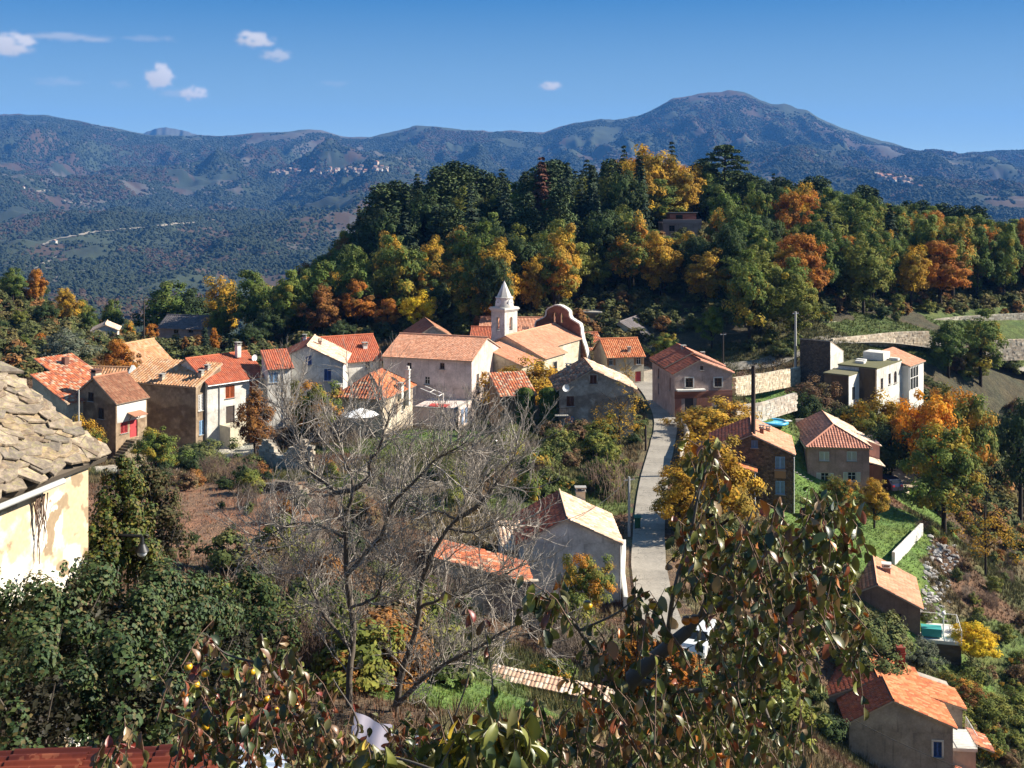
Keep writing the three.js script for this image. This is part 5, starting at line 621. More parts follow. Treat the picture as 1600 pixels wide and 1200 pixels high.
// ---------- poles and wires ----------
function pole(label, px, pyTop, D, r0, m, o = {}) { const b = onGround(px, D), top = at(px, pyTop, D), g = root('utility_pole', label, 'utility pole', o.group, b), h = top.y - b.y; mesh('shaft', bar(V(0, -0.6, 0), V(0, h, 0), r0, r0 * 0.7, 10), m, g); if (o.arm !== false) { mesh('crossarm', box(1.0, 0.09, 0.09, 0, h - 0.25, 0, 0, 0.4), ZINC, g); for (const x of [-0.42, 0.42]) mesh('insulator', new THREE.CylinderGeometry(0.05, 0.06, 0.16, 8).translate(x * Math.cos(0.4), h - 0.13, -x * Math.sin(0.4)), paint(0.3, 0.2, 0.15, 0.3), g); } g.userData.top = h; return g; }
const GREYP = paint(0.40, 0.39, 0.37, 0.9), WOODP = paint(0.05, 0.035, 0.028, 0.95);
const poles = [pole('thick dark wooden pole behind the brown stone house', 1177, 571, 122, 0.28, WOODP, { arm: false }), pole('tall grey concrete pole beside the dark stone tower', 1243, 487, 176, 0.20, GREYP), pole('slim brown pole beside the lime-green tree', 1130, 520, 184, 0.12, WOODP), pole('thin grey pole in front of the dark-gabled house', 123, 609, 120, 0.10, GREYP, { arm: false }), pole('thin pole among the trees above the steep tan roof', 225, 466, 190, 0.11, WOODP), pole('grey pole at the edge of the lane beside the white-gabled house', 983, 745, 102, 0.13, GREYP), pole('brown pole beside the sparse orange tree at the lane', 1009, 664, 133, 0.14, WOODP, { arm: false }), pole('slim dark pole at the corner of the big white house', 593, 543, 152, 0.08, WOODP, { arm: false }), pole('dark drain pole against the blue-shuttered gable', 455, 551, 147, 0.06, WOODP, { arm: false })];
function wire(label, a, b, sag) { const c = new THREE.CatmullRomCurve3([0, 0.25, 0.5, 0.75, 1].map(t => a.clone().lerp(b, t).add(V(0, -sag * 4 * t * (1 - t), 0)))); const m = mesh('overhead_wire', new THREE.TubeGeometry(c, 20, 0.022, 4), paint(0.03, 0.03, 0.03, 0.7), scene); tag(m, label, 'wire', 'overhead wires'); }
const topOf = g => g.position.clone().add(V(0, g.userData.top - 0.1, 0)); poles.forEach(p => { p.t = topOf(p); delete p.userData.top; });
wire('thin overhead wire between the tower pole and the lime-tree pole', poles[1].t, poles[2].t, 1.0); wire('thin overhead wire from the left wood to the blue-shuttered house', poles[4].t.clone().add(V(0, -8, 0)), at(440, 541, 150), 1.2); wire('thin overhead wire in front of the lowest orange-roofed house', at(1330, 1122, 86), at(1600, 1232, 80), 0.4); wire('thin overhead wire from the lane pole over the white-gabled house', poles[5].t, at(800, 820, 70), 1.2); wire('thin overhead wire along the gable of the blue-shuttered house', poles[8].t, at(536, 570, 149.5), 0.9);
// ---------- cars ----------
function car(label, p, ry, body, glassC) {
  const g = root('parked_car', label, 'car', null, p); g.rotation.y = ry;
  const side = [[-2.0, 0.32], [-2.05, 0.62], [-1.85, 0.92], [-1.25, 1.0], [-0.75, 1.40], [0.75, 1.46], [1.5, 1.38], [1.95, 0.98], [2.05, 0.7], [2.03, 0.32]], s = new THREE.Shape(); side.forEach(([x, y], i) => i ? s.lineTo(x, y) : s.moveTo(x, y)); const e = new THREE.ExtrudeGeometry(s, { depth: 1.44, bevelEnabled: true, bevelThickness: 0.12, bevelSize: 0.08, bevelSegments: 2 }); e.translate(0, 0, -0.72); mesh('body', e, body, g);
  const gl = (pts, z0, z1) => { const q = new THREE.Shape(); pts.forEach(([x, y], i) => i ? q.lineTo(x, y) : q.moveTo(x, y)); const k = new THREE.ExtrudeGeometry(q, { depth: 0.02, bevelEnabled: false }); k.translate(0, 0, z0); return k; };
  for (const z of [0.842, -0.862]) mesh('side_window', gl([[-1.05, 1.0], [-0.66, 1.34], [0.7, 1.40], [1.35, 1.3], [1.55, 1.02]], z), glassMat, g);
  mesh('windscreen', box(0.03, 0.66, 1.36, -1.08, 1.245, 0, 0, 0, -0.86), glassMat, g); mesh('rear_window', box(0.03, 0.5, 1.3, 1.83, 1.26, 0, 0, 0, 0.8), glassMat, g);
  for (const x of [-1.25, 1.25]) for (const z of [0.76, -0.76]) { const w = mesh('wheel', new THREE.CylinderGeometry(0.33, 0.33, 0.2, 16).rotateX(Math.PI / 2), paint(0.02, 0.02, 0.02, 0.9), g); w.position.set(x, 0.33, z); mesh('rim', new THREE.CylinderGeometry(0.2, 0.2, 0.22, 10).rotateX(Math.PI / 2), ZINC, w); }
  for (const z of [0.55, -0.55]) { mesh('headlight', box(0.06, 0.16, 0.36, -2.1, 0.72, z), paint(0.8, 0.8, 0.8, 0.2), g); mesh('tail_light', box(0.06, 0.2, 0.3, 2.1, 0.78, z), paint(0.45, 0.02, 0.02, 0.3), g); }
  mesh('bumper', box(0.14, 0.22, 1.6, -2.1, 0.4, 0), body, g); return g;
}
car('dark blue hatchback parked on the gravel drive beside the mauve-pink house', onGround(1386, 147.5).add(V(0, 0.13, 0)), -1.25, new THREE.MeshPhysicalMaterial({ color: rgb(0.012, 0.016, 0.045), roughness: 0.3, clearcoat: 1 }));
car('white hatchback parked on the lane behind the persimmon tree', onGround(1093, 77.5).add(V(0, 0.05, 0)), 1.2, new THREE.MeshPhysicalMaterial({ color: rgb(0.74, 0.74, 0.73), roughness: 0.3, clearcoat: 1 }));
// bin by the lane
{ const p = onGround(996, 104), g = root('wheelie_bin', 'green wheeled bin at the edge of the lane', 'bin', null, p); mesh('body', new THREE.CylinderGeometry(0.36, 0.28, 0.95, 4).rotateY(Math.PI / 4).translate(0, 0.55, 0), paint(0.02, 0.10, 0.05), g); mesh('lid', box(0.62, 0.08, 0.66, 0, 1.07, 0, 0.1), paint(0.02, 0.12, 0.06), g); for (const x of [-0.22, 0.22]) mesh('wheel', new THREE.CylinderGeometry(0.1, 0.1, 0.06, 10).rotateZ(Math.PI / 2).translate(x, 0.1, 0.26), paint(0.02, 0.02, 0.02), g); }
{ // pink tiled wall top below the lane, seen behind the persimmon leaves
  const a = at(768, 1052, 63), b = at(985, 1096, 61), d = b.clone().sub(a), g = root('tiled_wall', 'long pink wall capped with tiles behind the foreground leaves', 'wall', null, a); g.rotation.y = Math.atan2(-d.z, d.x); const L = Math.hypot(d.x, d.z), sl = Math.atan2(d.y, L); const e = box(L, 3.2, 0.5, L / 2, -1.6, 0); e.rotateZ(sl); mesh('wall', e, W.pinkw, g); const t = tileGeo(V(0, 0.05, 0.75), V(L, 0.05, 0.75), V(0, 0.35, -0.937), 1.0, 0, 0, { col: 'pale', p: 0.22, amp: 0.035, row: 0.4, seg: 6 }); t.rotateZ(sl); mesh('tile_coping', t, tileMat, g, 'stuff'); }
// ---------- vegetation ----------
class Leaves {
  constructor() { this.p = []; this.c = []; this.i = []; }
  add(x, y, z, nx, ny, nz, s, c, r, asp = 0.62) {   // one folded leaf-shaped face, normal roughly (nx, ny, nz)
    let l = Math.hypot(nx, ny, nz) || 1; nx /= l; ny /= l; nz /= l;
    let ax = r() - 0.5, ay = r() - 0.5, az = r() - 0.5, d = ax * nx + ay * ny + az * nz; ax -= d * nx; ay -= d * ny; az -= d * nz; l = Math.hypot(ax, ay, az) || 1; ax *= s / l; ay *= s / l; az *= s / l;
    const bx = (ny * az - nz * ay) * asp, by = (nz * ax - nx * az) * asp, bz = (nx * ay - ny * ax) * asp, f = s * 0.18, k = this.p.length / 3, v = 0.72 + 0.56 * r(), h = (r() - 0.5) * 0.22;
    this.p.push(x - ax, y - ay, z - az, x + bx + nx * f, y + by + ny * f, z + bz + nz * f, x + ax, y + ay, z + az, x - bx + nx * f, y - by + ny * f, z - bz + nz * f);
    for (let q = 0; q < 4; q++) this.c.push(c[0] * v * (1 + h), c[1] * v, c[2] * v);
    this.i.push(k, k + 1, k + 2, k, k + 2, k + 3);
  }
  geo() { return geoFrom(this.p, this.i, this.c); }
}
const leafMat = new THREE.MeshPhysicalMaterial({ vertexColors: true, roughness: 0.95, transmission: 0.34, thickness: 0, specularIntensity: 0.3 });
const needleMat = new THREE.MeshStandardMaterial({ vertexColors: true, roughness: 0.95 });
const barkMat = new THREE.MeshStandardMaterial({ color: rgb(0.11, 0.085, 0.065), roughness: 1, map: repeatOf(wornMap, 1, 3) });
const paleBark = new THREE.MeshStandardMaterial({ color: rgb(0.42, 0.395, 0.37), roughness: 1, map: repeatOf(wornMap, 2, 6) });
const LP = {
  green: [[0.0864, 0.1314, 0.0277], [0.1106, 0.159, 0.0311], [0.0691, 0.1072, 0.0259], [0.1382, 0.1693, 0.0346]], dark: [[0.048, 0.0767, 0.024], [0.0607, 0.0927, 0.0272], [0.0416, 0.064, 0.0224]],
  olive: [[0.1728, 0.1866, 0.0346], [0.216, 0.2109, 0.0414], [0.1347, 0.159, 0.0328]], gold: [[0.4455, 0.2565, 0.027], [0.3645, 0.216, 0.027], [0.513, 0.3172, 0.0324], [0.27, 0.189, 0.0297]],
  orange: [[0.39, 0.1456, 0.0208], [0.325, 0.1144, 0.0195], [0.442, 0.195, 0.026], [0.234, 0.1105, 0.026]], rust: [[0.247, 0.1014, 0.0312], [0.182, 0.0806, 0.026], [0.299, 0.1365, 0.0338]],
  mixed: [[0.1254, 0.1613, 0.0322], [0.4122, 0.2509, 0.0358], [0.1613, 0.1792, 0.0358], [0.1075, 0.1434, 0.0305], [0.4838, 0.224, 0.0322], [0.1971, 0.1882, 0.0358]], greengold: [[0.1075, 0.1523, 0.0305], [0.1434, 0.1792, 0.034], [0.3405, 0.2598, 0.0358], [0.1254, 0.1613, 0.0322]],
  vivid: [[0.64, 0.27, 0.025], [0.56, 0.21, 0.020], [0.68, 0.35, 0.032], [0.45, 0.22, 0.03]], lime: [[0.150, 0.200, 0.022], [0.180, 0.215, 0.026], [0.115, 0.165, 0.020]], yellow: [[0.620, 0.430, 0.020], [0.560, 0.370, 0.018], [0.660, 0.500, 0.030]], bush: [[0.1002, 0.1296, 0.0381], [0.1469, 0.1555, 0.0483], [0.0795, 0.1037, 0.0311]], grey: [[0.138, 0.156, 0.102], [0.174, 0.186, 0.132], [0.108, 0.126, 0.078]],
  conifer: [[0.0243, 0.0446, 0.0203], [0.0324, 0.054, 0.023], [0.0203, 0.0378, 0.0189]], pine: [[0.054, 0.084, 0.024], [0.069, 0.099, 0.027], [0.042, 0.069, 0.0225]], red: [[0.084, 0.0252, 0.0168], [0.105, 0.0364, 0.0196], [0.063, 0.0224, 0.0168]], brown: [[0.1885, 0.1105, 0.0585], [0.143, 0.0806, 0.0442], [0.2275, 0.143, 0.0715], [0.117, 0.091, 0.039]],
};
function tube(path, r0, r1, sides = 6) { // tapered tube through points
  const n = path.length, pos = [], idx = []; let up = V(0.3, 0, 1).normalize();
  for (let i = 0; i < n; i++) { const t = path[Math.min(i + 1, n - 1)].clone().sub(path[Math.max(i - 1, 0)]).normalize(), a = up.clone().cross(t); if (a.lengthSq() < 1e-4) a.set(1, 0, 0); a.normalize(); const b = t.clone().cross(a), r = mix(r0, r1, i / (n - 1)); for (let k = 0; k < sides; k++) { const q = k / sides * 2 * Math.PI, cx = Math.cos(q) * r, cy = Math.sin(q) * r; pos.push(path[i].x + a.x * cx + b.x * cy, path[i].y + a.y * cx + b.y * cy, path[i].z + a.z * cx + b.z * cy); } }
  for (let i = 0; i < n - 1; i++) for (let k = 0; k < sides; k++) { const a = i * sides + k, b = i * sides + (k + 1) % sides; idx.push(a, b, a + sides, b, b + sides, a + sides); }
  return geoFrom(pos, idx);
}
function trunkGeo(seed, h, r0, limbs = 6) {
  const r = RNG(seed), g = [], pts = []; for (let i = 0; i <= 5; i++) pts.push(V((r() - 0.5) * 0.05 * h * i / 5, h * i / 5 - (i ? 0 : 0.5), (r() - 0.5) * 0.05 * h * i / 5)); g.push(tube(pts, r0, r0 * 0.45, 7));
  for (let i = 0; i < limbs; i++) { const s = pts[2 + i % 3].clone(), a = i * 2.4 + r(), L = h * (0.35 + 0.25 * r()); g.push(tube([s, s.clone().add(V(Math.cos(a) * L * 0.4, L * 0.4, Math.sin(a) * L * 0.4)), s.clone().add(V(Math.cos(a) * L * 0.85, L * 0.75, Math.sin(a) * L * 0.85))], r0 * 0.4, r0 * 0.1, 5)); }
  return merged(g);
}
function crownGeo(o) { // tree 10 m tall; clumps of leaf faces spread unevenly through the crown
  const { seed, rx = 3.4, ry = 3.7, cy = 6.2, clumps = 84, n = 96, size = 0.165, pal, rc = 0.86, hollow = 0.5, asp } = o, r = RNG(seed), L = new Leaves(), P = LP[pal];
  for (let i = 0; i < clumps; i++) {
    const t = 2 * Math.PI * r(), u = 2 * r() - 1, q = Math.sqrt(1 - u * u), dx = q * Math.cos(t), dz = q * Math.sin(t), dy = u, k = (r() < 0.22 ? 0.3 + 0.3 * r() : 0.66 + 0.34 * r()) * (0.52 + 0.92 * noise(dx * 1.9 + seed, dz * 1.9 + dy * 1.7 + 9));
    const wide = dy < 0 ? 1 : 1 - 0.18 * dy, c = [dx * rx * k * wide, cy + dy * ry * k * (dy < 0 ? 0.85 : 1), dz * rx * k * wide], rad = rc * (0.7 + 0.6 * r()), col = P[Math.floor(r() * P.length)], tone = 0.85 + 0.3 * r();
    const cc = col.map(v => v * tone);
    for (let j = 0; j < n; j++) { const a = 2 * Math.PI * r(), b = 2 * r() - 1, e = Math.sqrt(1 - b * b), w = rad * (hollow + (1 - hollow) * r()), ex = e * Math.cos(a), ez = e * Math.sin(a); L.add(c[0] + ex * w, c[1] + b * w * 0.78, c[2] + ez * w, ex * 0.8 + dx * 0.7 + (r() - 0.5) * 0.7, b * 0.7 + 0.6 + (r() - 0.5) * 0.7, ez * 0.8 + dz * 0.7 + (r() - 0.5) * 0.7, size * (0.7 + 0.6 * r()), cc, r, asp); }
  }
  return L.geo();
}
function coniferGeo(seed, pal, o = {}) {
  const r = RNG(seed), L = new Leaves(), P = LP[pal], tiers = o.tiers ?? 26, R = o.R ?? 2.4;
  for (let t = 0; t < tiers; t++) { const f = t / (tiers - 1), y = 0.9 + 9.0 * f, rad = R * Math.pow(1 - f, o.pow ?? 0.85) + 0.16, nb = Math.round(5 + 7 * (1 - f)), ph = r() * 6;
    for (let b = 0; b < nb; b++) { const a = ph + b / nb * 2 * Math.PI + (r() - 0.5) * 0.5, len = rad * (0.65 + 0.5 * r()), seg = Math.max(2, Math.round(len / 0.26)), col = P[Math.floor(r() * P.length)];
      for (let s = 0; s < seg; s++) { const d = (s + 0.6) / seg * len, yy = y - d * (o.droop ?? 0.32) + (r() - 0.5) * 0.2; for (let q = 0; q < 3; q++) { const w = (r() - 0.5) * 0.62 * (1 - 0.5 * s / seg); L.add(Math.cos(a) * d - Math.sin(a) * w, yy - Math.abs(w) * 0.25, Math.sin(a) * d + Math.cos(a) * w, Math.cos(a) * 0.5 + (r() - 0.5) * 0.8, 0.9, Math.sin(a) * 0.5 + (r() - 0.5) * 0.8, 0.27 * (0.7 + 0.6 * r()), col, r, 0.42); } } } }
  return L.geo();
}
function plateGeo(seed, pal, plates, size) { // cedars and pines: flat layered plates of needles
  const r = RNG(seed), L = new Leaves(), P = LP[pal];
  for (const [x, y, z, R, th, n] of plates) { const col = P[Math.floor(r() * P.length)]; for (let i = 0; i < n; i++) { const a = 2 * Math.PI * r(), d = R * Math.sqrt(r()) * (0.75 + 0.4 * noise(Math.cos(a) * 2 + x + seed, Math.sin(a) * 2 + y)); L.add(x + Math.cos(a) * d, y + (r() - 0.5) * th - d * d / R * 0.12 + th * 0.4 * Math.sqrt(Math.max(0, 1 - d / R)), z + Math.sin(a) * d, (r() - 0.5) * 1.2, 0.8, (r() - 0.5) * 1.2, size * (0.7 + 0.6 * r()), col, r, 0.45); } }
  return L.geo();
}
const trunks = [trunkGeo(11, 6.5, 0.26), trunkGeo(12, 7, 0.22), trunkGeo(13, 6, 0.3)], poleTrunk = merged([tube([V(0, -0.5, 0), V(0.05, 4, 0), V(0, 9.6, 0)], 0.2, 0.03, 7)]), pineTrunk = trunkGeo(14, 8.4, 0.2, 0);
const KIND = {};
for (const [k, pal, sh] of [['green', 'green', 0], ['green2', 'green', 1], ['dark', 'dark', 2], ['dark2', 'dark', 0], ['olive', 'olive', 1], ['olive2', 'olive', 2], ['gold', 'gold', 0], ['gold2', 'gold', 1], ['orange', 'orange', 2], ['rust', 'rust', 1], ['mixed', 'mixed', 0], ['mixed2', 'mixed', 2], ['greengold', 'greengold', 1], ['greengold2', 'greengold', 0]])
  KIND[k] = { crown: crownGeo({ seed: 100 + Object.keys(KIND).length * 7, pal, ...[{}, { rx: 2.9, ry: 4.1, cy: 5.9 }, { rx: 3.8, ry: 3.4, cy: 6.4, clumps: 92 }][sh] }), trunk: trunks[sh], cm: leafMat, tm: barkMat };
KIND.conifer = { crown: coniferGeo(201, 'conifer'), trunk: poleTrunk, cm: needleMat, tm: barkMat }; KIND.conifer2 = { crown: coniferGeo(202, 'conifer', { R: 2.9, droop: 0.22, tiers: 22 }), trunk: poleTrunk, cm: needleMat, tm: barkMat }; KIND.redconifer = { crown: coniferGeo(203, 'red', { R: 2.2, droop: 0.2 }), trunk: poleTrunk, cm: needleMat, tm: barkMat };
KIND.cypress = { crown: coniferGeo(204, 'conifer', { R: 1.1, pow: 0.4, droop: -0.6, tiers: 30 }), trunk: poleTrunk, cm: needleMat, tm: barkMat };
{ const r = RNG(205), pl = []; for (let i = 0; i < 15; i++) { const y = 4.6 + 5.0 * i / 14, R = 1.5 + 0.6 * r() - 0.6 * (i / 14), a = i * 2.4; pl.push([Math.cos(a) * (2.2 - 1.6 * i / 14), y, Math.sin(a) * (2.2 - 1.6 * i / 14), R, 0.9, 230]); } KIND.pine = { crown: plateGeo(206, 'pine', pl, 0.24), trunk: pineTrunk, cm: needleMat, tm: barkMat }; }
{ const r = RNG(207), pl = []; for (let i = 0; i < 26; i++) { const y = 3.6 + 6.0 * i / 25, k = 4.4 * Math.pow(1 - i / 25, 0.55) + 0.7, a = i * 2.4 + r(); pl.push([Math.cos(a) * k * 0.62, y, Math.sin(a) * k * 0.62, 1.5 + 0.9 * r() - 0.5 * i / 25, 0.28, 230]); } KIND.cedar = { crown: plateGeo(208, 'pine', pl, 0.22), trunk: pineTrunk, cm: needleMat, tm: barkMat }; }
// finer-leaved kinds for the trees among the houses
for (const [k, pal, x] of [['fgold', 'gold', {}], ['forange', 'orange', { rx: 3.8, ry: 3.4 }], ['fvivid', 'vivid', { rx: 3.8, ry: 3.4 }], ['fyellow', 'yellow', { rx: 4.2, ry: 3.6, cy: 6.2 }], ['flime', 'lime', {}], ['fmixed', 'mixed', { rx: 3.9, ry: 3.9, cy: 5.8 }], ['fgreen', 'greengold', { rx: 4.2, ry: 4.1, cy: 5.6 }]]) KIND[k] = { crown: crownGeo({ seed: 300 + pal.length * 9, pal, clumps: 95, n: 105, size: 0.15, rc: 0.85, hollow: 0.35, ...x }), trunk: trunks[0], cm: leafMat, tm: barkMat };
KIND.sparse = { crown: crownGeo({ seed: 340, pal: 'gold', clumps: 70, n: 26, size: 0.11, rc: 0.95, hollow: 0, rx: 3.9, ry: 3.9, cy: 5.8 }), trunk: trunkGeo(15, 8.5, 0.13, 14), cm: leafMat, tm: barkMat };
// bushes, 2 m tall
for (const [k, pal] of [['bush', 'bush'], ['bushgold', 'gold'], ['bushrust', 'rust'], ['busholive', 'olive'], ['bushdark', 'dark'], ['bushgrey', 'grey'], ['bushmixed', 'mixed'], ['bushorange', 'orange'], ['bushbrown', 'brown']]) KIND[k] = { crown: crownGeo({ seed: 400 + k.length * 3 + pal.charCodeAt(0), pal, rx: 1.15, ry: 0.95, cy: 1.0, clumps: 46, n: 62, size: 0.085, rc: 0.36, hollow: 0.25 }), trunk: (() => { const r = RNG(17), a = []; for (let i = 0; i < 7; i++) { const q = i * 0.9, s = 0.5 + 0.4 * r(); a.push(tube([V(0, -0.2, 0), V(Math.cos(q) * 0.3 * s, 0.6, Math.sin(q) * 0.3 * s), V(Math.cos(q) * 0.8 * s, 1.5, Math.sin(q) * 0.8 * s)], 0.035, 0.01, 4)); } return merged(a); })(), cm: leafMat, tm: barkMat, H: 2, part: 'foliage', stem: 'stem' };
for (const [k, pal] of [['Bbush', 'bush'], ['Bbushgold', 'gold'], ['Bbushrust', 'rust'], ['Bbusholive', 'olive'], ['Bbushdark', 'dark'], ['Bbushgrey', 'grey'], ['Bbushmixed', 'mixed'], ['Bbushorange', 'orange'], ['Bbushbrown', 'brown']]) KIND[k] = { ...KIND[k.slice(1)], crown: crownGeo({ seed: 450 + k.length * 3 + pal.charCodeAt(0), pal, rx: 1.15, ry: 0.95, cy: 1.0, clumps: 90, n: 90, size: 0.045, rc: 0.26, hollow: 0.25 }) };
// leafless thickets: brown-grey rods and twigs
function twigs(seed, n, h, spread) { const r = RNG(seed), a = []; for (let i = 0; i < n; i++) { const q = r() * 6.3, d = spread * Math.sqrt(r()), x = Math.cos(q) * d, z = Math.sin(q) * d, L = h * (0.5 + 0.5 * r()), lean = (r() - 0.5) * 0.9, le2 = (r() - 0.5) * 0.9, p = [V(x, -0.1, z), V(x + lean * L * 0.25, L * 0.5, z + le2 * L * 0.25), V(x + lean * L * 0.7, L, z + le2 * L * 0.7)]; a.push(tube(p, 0.02, 0.008, 3)); for (let k = 0; k < 4; k++) { const s = p[1].clone().lerp(p[2], r()), w = r() * 6.3, l = L * 0.3 * (0.5 + r()); a.push(tube([s, s.clone().add(V(Math.cos(w) * l * 0.6, l * 0.6, Math.sin(w) * l * 0.6))], 0.009, 0.005, 3)); } } return merged(a); }
const twigMats = [paint(0.20, 0.155, 0.12, 1), paint(0.15, 0.10, 0.075, 1), paint(0.26, 0.22, 0.19, 1)];
KIND.twiggy = { crown: twigs(501, 110, 2, 1.0), trunk: null, cm: twigMats[0], H: 2, part: 'twigs' }; KIND.twiggy2 = { crown: twigs(502, 120, 2, 1.2), trunk: null, cm: twigMats[1], H: 2, part: 'twigs' }; KIND.twiggy3 = { crown: twigs(503, 100, 2, 0.9), trunk: null, cm: twigMats[2], H: 2, part: 'twigs' };
let treeSeed = RNG(600);
function plant(kind, name, label, category, group, p, h, w) { // h: height, w: width factor
  const K = KIND[kind], g = root(name, label, category, group, p), s = h / (K.H ?? 10); g.rotation.y = treeSeed() * 6.3; g.scale.set(s * w * (0.88 + 0.24 * treeSeed()), s, s * w * (0.88 + 0.24 * treeSeed()));
  const c = mesh(K.part ?? 'crown', K.crown, K.cm, g, 'stuff'); if (K.trunk) mesh(K.stem ?? 'trunk', K.trunk, K.tm, g); return g;
}
// a tree whose foot stands at column px, distance D, and whose top shows at row pyTop
const tree = (kind, name, label, px, D, pyTop, w = 1, group, category = 'tree') => { const p = onGround(px, D), h = at(px, pyTop, D).y - p.y; return plant(kind, name, label, category, group, p, Math.max(1, h), w); };
// ---- the wood on the hill ----
const WOOD = { conifer: ['conifer_tree', 'tall dark green conifer'], pine: ['pine_tree', 'layered green pine'], green: ['oak_tree', 'green broadleaf tree'], dark: ['holm_oak', 'dark evergreen oak'], olive: ['broadleaf_tree', 'olive green tree turning colour'], gold: ['golden_tree', 'golden yellow autumn tree'], orange: ['orange_tree', 'orange autumn tree'], rust: ['rusty_tree', 'rust brown autumn tree'], mixed: ['mottled_tree', 'tree mottled green and orange'], greengold: ['turning_tree', 'green tree with yellowing patches'] };
{
  const r = RNG(1234), edge = [[440, 545], [560, 552], [740, 548], [860, 512], [1000, 505], [1060, 520], [1140, 548], [1240, 545], [1285, 508], [1350, 494], [1450, 488], [1600, 474], [1750, 470]];
  const canopy = [[430, 430], [480, 402], [520, 380], [560, 328], [600, 298], [640, 274], [690, 262], [740, 268], [800, 268], [860, 254], [900, 258], [960, 242], [1000, 232], [1050, 242], [1090, 250], [1180, 268], [1240, 278], [1300, 284], [1360, 296], [1400, 308], [1450, 318], [1500, 324], [1560, 334], [1640, 342]];
  let count = 0;
  for (let d = 192; d < 318; d += 5.6) for (let x = -62; x < 150; x += 5.9) {
    const X = x + (r() - 0.5) * 4.6, D = d + (r() - 0.5) * 4.6, px = CX + X / D * F, y = ground(X, D), py = HZ - y / D * F, q = r(), q2 = r(), q3 = r();
    if (px < 440 || px > 1660 || py > table(edge, px)) continue;
    if (px < 720 && D < 200) continue;
    if (px > 1014 && px < 1150 && D > 236 && D < 262) continue;
    if (px > 900 && px < 1150 && D < 209) continue;
    const zone = fbm(X / 22 + 3, D / 22, 2); let k;
    if (px > 560 && px < 960 && D > 222) k = q < 0.52 ? (q2 < 0.5 ? 'conifer' : 'conifer2') : q < 0.70 ? 'pine' : q < 0.88 ? 'dark' : zone > 0.5 ? 'greengold' : 'olive';
    else if (px >= 950 && px < 1070 && D > 240) k = q < 0.5 ? 'gold' : q < 0.65 ? 'greengold' : q < 0.8 ? 'conifer' : 'orange';
    else if (px >= 1070 && px < 1230 && D > 240) k = q < 0.36 ? 'conifer2' : q < 0.62 ? 'dark' : q < 0.8 ? 'green' : 'pine';
    else if (px >= 1200) k = D > 275 ? (q < 0.25 ? 'pine' : q < 0.55 ? 'dark' : q < 0.8 ? 'green' : 'greengold') : zone > 0.56 ? (q < 0.3 ? 'orange' : q < 0.65 ? 'mixed' : 'gold2') : q < 0.22 ? 'green2' : q < 0.45 ? 'greengold' : q < 0.68 ? 'mixed2' : q < 0.82 ? 'olive' : q < 0.90 ? 'orange' : q < 0.96 ? 'gold' : 'conifer';
    else if (px < 560) k = q < 0.4 ? 'green' : q < 0.6 ? 'greengold2' : q < 0.75 ? 'olive2' : q < 0.9 ? 'gold' : 'rust';
    else k = q < 0.24 ? 'olive' : q < 0.46 ? 'greengold' : q < 0.62 ? 'dark2' : q < 0.76 ? 'mixed' : q < 0.90 ? 'gold2' : 'green2';
    const tall = k.startsWith('con') || k === 'pine'; let h = (tall ? 13 : 9.5) + 5.5 * q3;
    const limit = at(px, table(canopy, px) + 3 + (D > 250 ? 0 : 6) + 14 * q2 * (tall ? 0.3 : 1), D).y - y; if (D > 235) h = Math.min(Math.max(h, limit * 0.92), limit); else h = Math.min(h, limit);
    if (px > 1010 && px < 1112 && D <= 236 && D > 205) h = Math.min(h, at(px, 362, D).y - y);
    if (X > 38 && X < 62 && D > 240 && D < 258) h = Math.min(h, 6); if (h < 4) continue; h = Math.min(h, 21);
    const base = k.replace(/2$/, ''), [nm, lb0] = WOOD[base], lb = lb0 + (D < 216 ? ' at the foot of the hill' : D > 272 ? ' on the crest of the hill' : D > 244 ? ' high on the hill' : ' halfway up the hill') + (px < 560 ? ', above the blue-shuttered house' : px < 740 ? ', above the big white house' : px < 930 ? ', above the church' : px < 1010 ? ', above the cream houses' : px < 1130 ? ', around the pink hill house' : px < 1240 ? ', above the pinkish house' : px < 1340 ? ', above the stone tower' : px < 1460 ? ', above the modern house' : ', above the upper road');
    plant(k, nm, lb, 'tree', 'trees of the hill wood', V(X, y - 0.2, -D), tall && D > 235 ? h * (1 + 0.10 * q3) : h, tall ? 0.72 + 0.28 * q2 : clamp(11.5 / h, 0.85, 1.5) * (0.85 + 0.3 * q2)); count++;
  }
}
tree('cedar', 'cedar_tree', 'spreading flat-topped cedar on the crest of the hill', 1132, 268, 224, 0.92); tree('redconifer', 'conifer_tree', 'dark red conifer standing out of the hill wood', 846, 240, 246, 1.0); tree('gold', 'golden_tree', 'large golden tree on the hill crest beside the cedar', 1015, 262, 232, 0.85); tree('greengold', 'golden_tree', 'yellowing tree above the pink house on the hill', 1035, 258, 285, 1.2); tree('conifer2', 'conifer_tree', 'spiky dark conifer beside the golden tree on the crest', 975, 262, 228, 0.7); tree('conifer2', 'conifer_tree', 'spiky dark conifer between the golden tree and the cedar', 1050, 266, 222, 0.7);
tree('pine', 'pine_tree', 'green pine at the left shoulder of the hill', 602, 244, 292, 1.1); tree('pine', 'pine_tree', 'tall pine crowning the left end of the wood', 704, 248, 257, 1.1);
tree('fyellow', 'walnut_tree', 'round golden-yellow tree behind the dark striped roof', 652, 192, 455, 1.15).children[0].material = leafMat;
const behind = 'autumn trees behind the village roofs';
